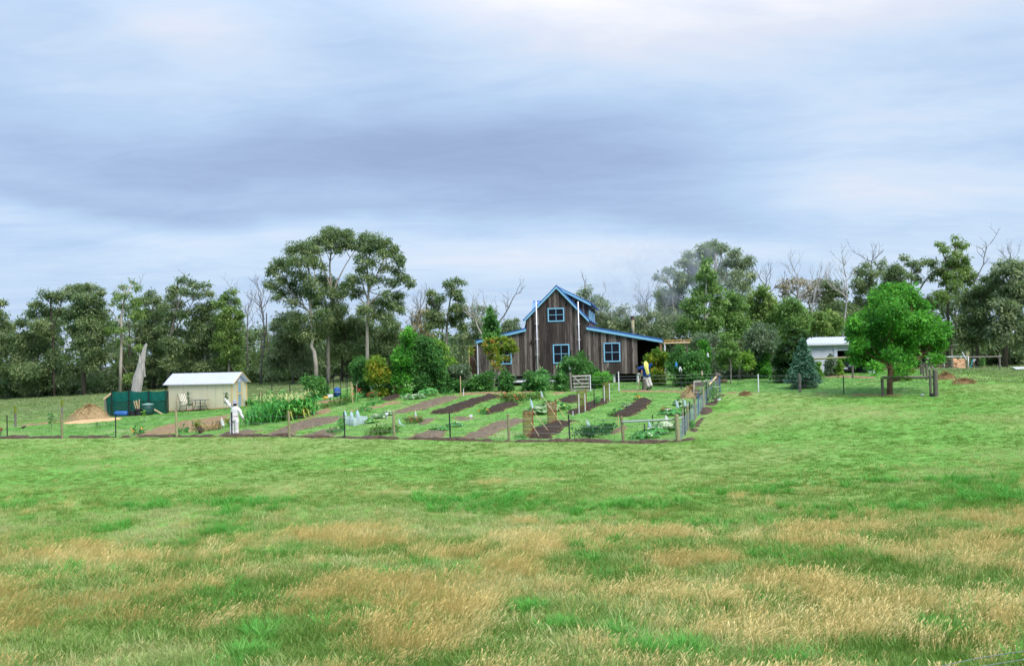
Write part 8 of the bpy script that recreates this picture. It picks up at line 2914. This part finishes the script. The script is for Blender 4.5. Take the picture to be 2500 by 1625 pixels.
# ================================================================== smoke
def build_smoke():
    w = HF.world(*FLUE_TOP)
    m, x = _newmat('wood_smoke')
    tcn = x.n('ShaderNodeTexCoord')
    p = tcn.outputs['Object']
    sep = x.n('ShaderNodeSeparateXYZ')
    x.put(sep.inputs[0], tcn.outputs['Generated'])
    n = x.noise(p, .55, 4, .6, .6)
    fall = x.m('MULTIPLY', x.rng(sep.outputs[0], 0, .25), x.rng(sep.outputs[0], 1.0, .72))
    fall = x.m('MULTIPLY', fall, x.m('MULTIPLY', x.rng(sep.outputs[2], 0, .3), x.rng(sep.outputs[2], 1.0, .65)))
    fall = x.m('MULTIPLY', fall, x.m('MULTIPLY', x.rng(sep.outputs[1], 0, .3), x.rng(sep.outputs[1], 1.0, .7)))
    d = x.m('MULTIPLY', x.m('MULTIPLY', x.rng(n, .42, .70), fall), SMOKE)
    v = x.n('ShaderNodeVolumePrincipled')
    v.inputs['Color'].default_value = (.78, .84, .95, 1)
    x.put(v.inputs['Density'], d)
    v.inputs['Anisotropy'].default_value = .2
    o = x.n('ShaderNodeOutputMaterial')
    x.t.links.new(v.outputs[0], o.inputs['Volume'])
    bx = MB(tuple(w))
    lo, hi = P(1420, 800, 90), P(1780, 560, 97)
    bx.box((lo.x, 88.5, w.z - .3), (hi.x, 95.5, hi.z))
    ob = bx.build('drifting_smoke', m, None, loc=w)
    tag(ob, 'faint blue smoke drifting from the chimney across the trees', 'smoke', kind='stuff')
    m2 = m.copy()
    m2.name = 'chimney_smoke'
    bx = MB(tuple(w))
    a = P(1490, 700, 77.5)
    bx.box((a.x, 75.8, w.z - .02), (w.x + .9, 78.8, a.z + .5))
    ob = bx.build('chimney_smoke', m2, None, loc=w)
    tag(ob, 'blue grey smoke rising from the chimney cap', 'smoke', kind='stuff')


SMOKE = 0.17
build_smoke()

# ================================================================== grass
def blade_mesh(name, n, h, spread, width, lean, curl, mat, seed, seedhead=0.0):
    """one tuft: n bent blades"""
    rng = np.random.default_rng(seed)
    V, F = [], []
    for i in range(n):
        a = rng.uniform(0, 2 * math.pi)
        r = spread * math.sqrt(rng.random())
        p = np.array([math.cos(a) * r, math.sin(a) * r, -0.02])
        hh = h * rng.uniform(.55, 1.2)
        d = np.array([math.cos(a) * curl + lean[0] + rng.normal() * .18, math.sin(a) * curl + lean[1] + rng.normal() * .18, 0])
        sd = np.array([-math.sin(a + rng.normal()), math.cos(a + rng.normal()), 0])
        w = width * rng.uniform(.7, 1.3)
        m1 = p + np.array([0, 0, hh * .55]) + d * hh * .28
        tp = p + np.array([0, 0, hh * .92]) + d * hh * .95
        k = len(V)
        if seedhead and rng.random() < .7:
            q = m1 * .35 + tp * .65
            V += [p - sd * w * .4, p + sd * w * .4, q + sd * w * .35, q - sd * w * .35, tp + sd * w * seedhead * .4, tp - sd * w * seedhead * .4,
                  (q + tp) / 2 + sd * w * seedhead, (q + tp) / 2 - sd * w * seedhead]
            F += [(k, k + 1, k + 2, k + 3), (k + 3, k + 2, k + 6, k + 7), (k + 7, k + 6, k + 4, k + 5)]
        else:
            V += [p - sd * w * .5, p + sd * w * .5, m1 + sd * w * .45, m1 - sd * w * .45, tp + sd * w * .08, tp - sd * w * .08]
            F += [(k, k + 1, k + 2, k + 3), (k + 3, k + 2, k + 4, k + 5)]
    me = bpy.data.meshes.new(name)
    me.from_pydata([tuple(v) for v in V], [], F)
    me.materials.append(mat)
    return bpy.data.objects.new(name, me)


def scatter(name, label, pts, rot, scl, idx, tint, protos):
    """one object of points that carries the tufts as instances (grass nobody could count)"""
    coll = bpy.data.collections.new(name + '_tufts')
    for o in protos:
        coll.objects.link(o)
    me = bpy.data.meshes.new(name)
    me.vertices.add(len(pts))
    me.vertices.foreach_set('co', np.ascontiguousarray(pts, dtype=np.float32).ravel())
    a = me.attributes.new('rot', 'FLOAT_VECTOR', 'POINT')
    a.data.foreach_set('vector', np.ascontiguousarray(rot, dtype=np.float32).ravel())
    a = me.attributes.new('scl', 'FLOAT', 'POINT')
    a.data.foreach_set('value', np.ascontiguousarray(scl, dtype=np.float32))
    a = me.attributes.new('pick', 'INT', 'POINT')
    a.data.foreach_set('value', np.ascontiguousarray(idx, dtype=np.int32))
    a = me.attributes.new('tint', 'FLOAT', 'POINT')
    a.data.foreach_set('value', np.ascontiguousarray(tint, dtype=np.float32))
    o = mesh_obj(name, me)
    tag(o, label, 'grass', kind='stuff')
    ng = bpy.data.node_groups.new(name, 'GeometryNodeTree')
    ng.interface.new_socket('Geometry', in_out='INPUT', socket_type='NodeSocketGeometry')
    ng.interface.new_socket('Geometry', in_out='OUTPUT', socket_type='NodeSocketGeometry')
    N, K = ng.nodes, ng.links
    gi, go = N.new('NodeGroupInput'), N.new('NodeGroupOutput')
    ip = N.new('GeometryNodeInstanceOnPoints')
    ci = N.new('GeometryNodeCollectionInfo')
    ci.inputs['Collection'].default_value = coll
    ci.inputs['Separate Children'].default_value = True
    ci.inputs['Reset Children'].default_value = True
    ip.inputs['Pick Instance'].default_value = True

    def na(n, t):
        x = N.new('GeometryNodeInputNamedAttribute')
        x.data_type = t
        x.inputs['Name'].default_value = n
        return [s for s in x.outputs if s.enabled][0]
    K.new(gi.outputs[0], ip.inputs['Points'])
    K.new(ci.outputs[0], ip.inputs['Instance'])
    K.new(na('pick', 'INT'), ip.inputs['Instance Index'])
    er = N.new('FunctionNodeEulerToRotation')
    K.new(na('rot', 'FLOAT_VECTOR'), er.inputs[0])
    K.new(er.outputs[0], ip.inputs['Rotation'])
    K.new(na('scl', 'FLOAT'), ip.inputs['Scale'])
    K.new(ip.outputs[0], go.inputs[0])
    md = o.modifiers.new('tufts', 'NODES')
    md.node_group = ng
    return o


def view_points(rng, n, d0, d1, power=1.0, margin=2.5):
    """points on the ground across the width of the view between distances d0 and d1"""
    d = d0 + (d1 - d0) * rng.random(n) ** power
    x = (rng.random(n) * 2 - 1) * (d * .53 + margin)
    return x, d


GREEN = leafmat('grass_blade', (0.115, 0.225, 0.036), (0.245, 0.355, 0.092), (0.45, 0.45, 0.21), .38, inst=True)
LUSH = leafmat('lush_grass_blade', (0.055, 0.24, 0.030), (0.095, 0.36, 0.048), (0.20, 0.44, 0.10), .4, inst=True)
STRAW = leafmat('dry_grass_stalk', (0.42, 0.30, 0.095), (0.64, 0.48, 0.185), (0.78, 0.64, 0.31), .38, inst=True)


def inside_beds(x, y):
    m = np.zeros(len(x), bool)
    for p in BEDS:
        xs, ys = [q[0] for q in p], [q[1] for q in p]
        k = (x > min(xs)) & (x < max(xs)) & (y > min(ys)) & (y < max(ys))
        if k.any():
            m[k] |= in_poly(x[k], y[k], p)
    return m


def build_grass():
    rng = np.random.default_rng(21)
    eul = lambda n, t=.12: np.stack([rng.normal(size=n) * t, rng.normal(size=n) * t, rng.uniform(0, 6.28, n)], 1)
    # --- green sward
    gp_ = [blade_mesh('tuft_%d' % i, 30, (.10, .13, .16, .11)[i], .20, .011, (.25, .05), .45, GREEN, 40 + i) for i in range(4)]
    n = 100000
    y = 10.5 * (92 / 10.5) ** rng.random(n)
    x = (rng.random(n) * 2 - 1) * (y * .53 + 2.5)
    dry, lw = dry_mask(x, y), lawn_mask(x, y)
    tall = fbm(x * .9 + 3, y * .9, 3)
    keep = (~inside_beds(x, y)) & (rng.random(len(x)) > dry * .45) & (rng.random(len(x)) > lw * 1.2)
    x, y, dry, lw, tall = x[keep], y[keep], dry[keep], lw[keep], tall[keep]
    near = np.clip((34 - y) / 16, 0, 1)
    s = (.55 + .60 * near) * (.50 + tall * .9) * (1 - .5 * lw) * rng.uniform(.7, 1.3, len(x)) * (1 + .30 * np.clip((y - 30) / 40, 0, 1.5))
    t = np.clip(.34 + (fbm(x * .55 + 9, y * .55, 3) - .5) * 1.6 + (fbm(x * .12 + 4, y * .16, 2) - .5) * 1.0 + rng.normal(size=len(x)) * .22 + .22 * dry, 0, 1)
    scatter('pasture_grass', 'short green pasture grass covering the paddock in front of the fence', np.stack([x, y, tz(x, y)], 1), eul(len(x)), s, rng.integers(0, 4, len(x)), t, gp_)
    # --- garden lawn
    lp = [blade_mesh('lawn_tuft_%d' % i, 26, .055, .20, .012, (.1, 0), .5, LAWNG, 60 + i) for i in range(3)]
    x, y = view_points(rng, 42000, 44, 84, .85)
    k = (lawn_mask(x, y) > .6) & ~inside_beds(x, y)
    x, y = x[k], y[k]
    t = np.clip(.3 + (fbm(x * .6, y * .6, 3) - .5) * 1.3 + rng.normal(size=len(x)) * .2, 0, 1)
    scatter('lawn_grass', 'mown green grass between the vegetable beds and around the house', np.stack([x, y, tz(x, y)], 1), eul(len(x)), rng.uniform(.7, 1.3, len(x)), rng.integers(0, 3, len(x)), t, lp)
    # --- dry seed stalks, bent over to the right by the wind
    sp = [blade_mesh('straw_%d' % i, 28, (.30, .37, .26, .33)[i], .22, .0050, ((.5, .1), (.62, -.1), (.36, .15), (.75, .05))[i], .15, STRAW, 80 + i, seedhead=1.35) for i in range(4)]
    X, Y = [], []
    for d0, d1, n in ((10.5, 18, 26000), (18, 25, 30000), (25, 33, 20000), (33, 62, 12000)):
        x, y = view_points(rng, n, d0, d1, .85)
        X.append(x)
        Y.append(y)
    x, y = np.concatenate(X), np.concatenate(Y)
    dm = dry_mask(x, y)
    hf = np.clip((fbm(x * 1.9 + 50, y * 1.5, 3) - .36) / .25, 0, 1)
    k = (rng.random(len(x)) < dm * (.10 + .42 * hf) + .02 + .09 * np.clip((y - 26) / 8, 0, 1) * hf) & (lawn_mask(x, y) < .3)
    x, y, dm = x[k], y[k], dm[k]
    # dry fringe round the dug beds
    fx, fy = [], []
    for p in BEDS[:22]:
        for i in range(len(p)):
            a, b = np.array(p[i]), np.array(p[(i + 1) % len(p)])
            m = max(1, int(np.linalg.norm(b - a) * 9))
            f = rng.random((m, 1))
            q = a + (b - a) * f + rng.normal(size=(m, 2)) * .13
            fx.append(q[:, 0])
            fy.append(q[:, 1])
    fx, fy = np.concatenate(fx), np.concatenate(fy)
    nf = len(fx)
    x, y, dm = np.concatenate([x, fx]), np.concatenate([y, fy]), np.concatenate([dm, np.zeros(nf)])
    n = len(x)
    rot = np.stack([rng.normal(size=n) * .10, rng.normal(size=n) * .12 + .06, rng.normal(size=n) * .85], 1)
    t = np.clip(.45 + (fbm(x * .4 + 70, y * .4, 3) - .5) * 1.2 + rng.normal(size=n) * .18, 0, 1)
    s = rng.uniform(.6, 1.1, n) * (.60 + .35 * dm) * np.clip(1.12 - (y - 14) * .018, .55, 1.1)
    s[n - nf:] = rng.uniform(.2, .36, nf)
    scatter('dry_grass', 'wind bent straw coloured seeding grass in drifts across the foreground', np.stack([x, y, tz(x, y)], 1), rot, s, rng.integers(0, 4, n), t, sp)
    # --- lush tussocks
    up = [blade_mesh('tussock_%d' % i, 46, .30, .16, .013, (.2, 0), .75, LUSH, 90 + i) for i in range(3)]
    x, y = view_points(rng, 5200, 10.5, 30, .7)
    c = fbm(x * .55 + 33, y * .55 + 8, 3)
    k = c > .60
    x, y, c = x[k], y[k], c[k]
    spots = TUSS
    ex, ey = [], []
    for u, v, w in spots:
        g = G(u, v)
        m = 26
        ex.append(g.x + rng.normal(size=m) * px(w, g.y) * .45)
        ey.append(g.y + rng.normal(size=m) * px(w, g.y) * .55)
    n0 = len(x)
    x, y = np.concatenate([x] + ex), np.concatenate([y] + ey)
    n = len(x)
    t = np.clip(.4 + rng.normal(size=n) * .22, 0, 1)
    t[n0:] = np.clip(t[n0:] + .25, 0, 1)
    scatter('grass_tussocks', 'lush bright green tussocks among the dry foreground grass', np.stack([x, y, tz(x, y)], 1), eul(n), rng.uniform(.45, .95, n), rng.integers(0, 3, n), t, up)
    # --- rank grass in the far paddock and along the foot of the wood
    fp = [blade_mesh('rank_tuft_%d' % i, 26, .22, .38, .03, (.1, 0), .5, FARG, 95 + i) for i in range(2)]
    x, y = view_points(rng, 16000, 60, 108, .6, 6)
    k = (lawn_mask(x, y) < .3) & ((x < -12) | (x > 22))
    x, y = x[k], y[k]
    n = len(x)
    scatter('paddock_grass', 'pale rank grass in the paddock below the wood', np.stack([x, y, tz(x, y)], 1), eul(n), rng.uniform(.5, 1.0, n), rng.integers(0, 2, n), np.clip(.45 + rng.normal(size=n) * .25, 0, 1), fp)


LAWNG = leafmat('lawn_blade', (0.075, 0.225, 0.042), (0.140, 0.330, 0.068), (0.29, 0.39, 0.14), .38, inst=True)
FARG = leafmat('pale_paddock_grass', (0.12, 0.19, 0.065), (0.21, 0.27, 0.11), (0.32, 0.34, 0.17), .3, inst=True)
build_grass()
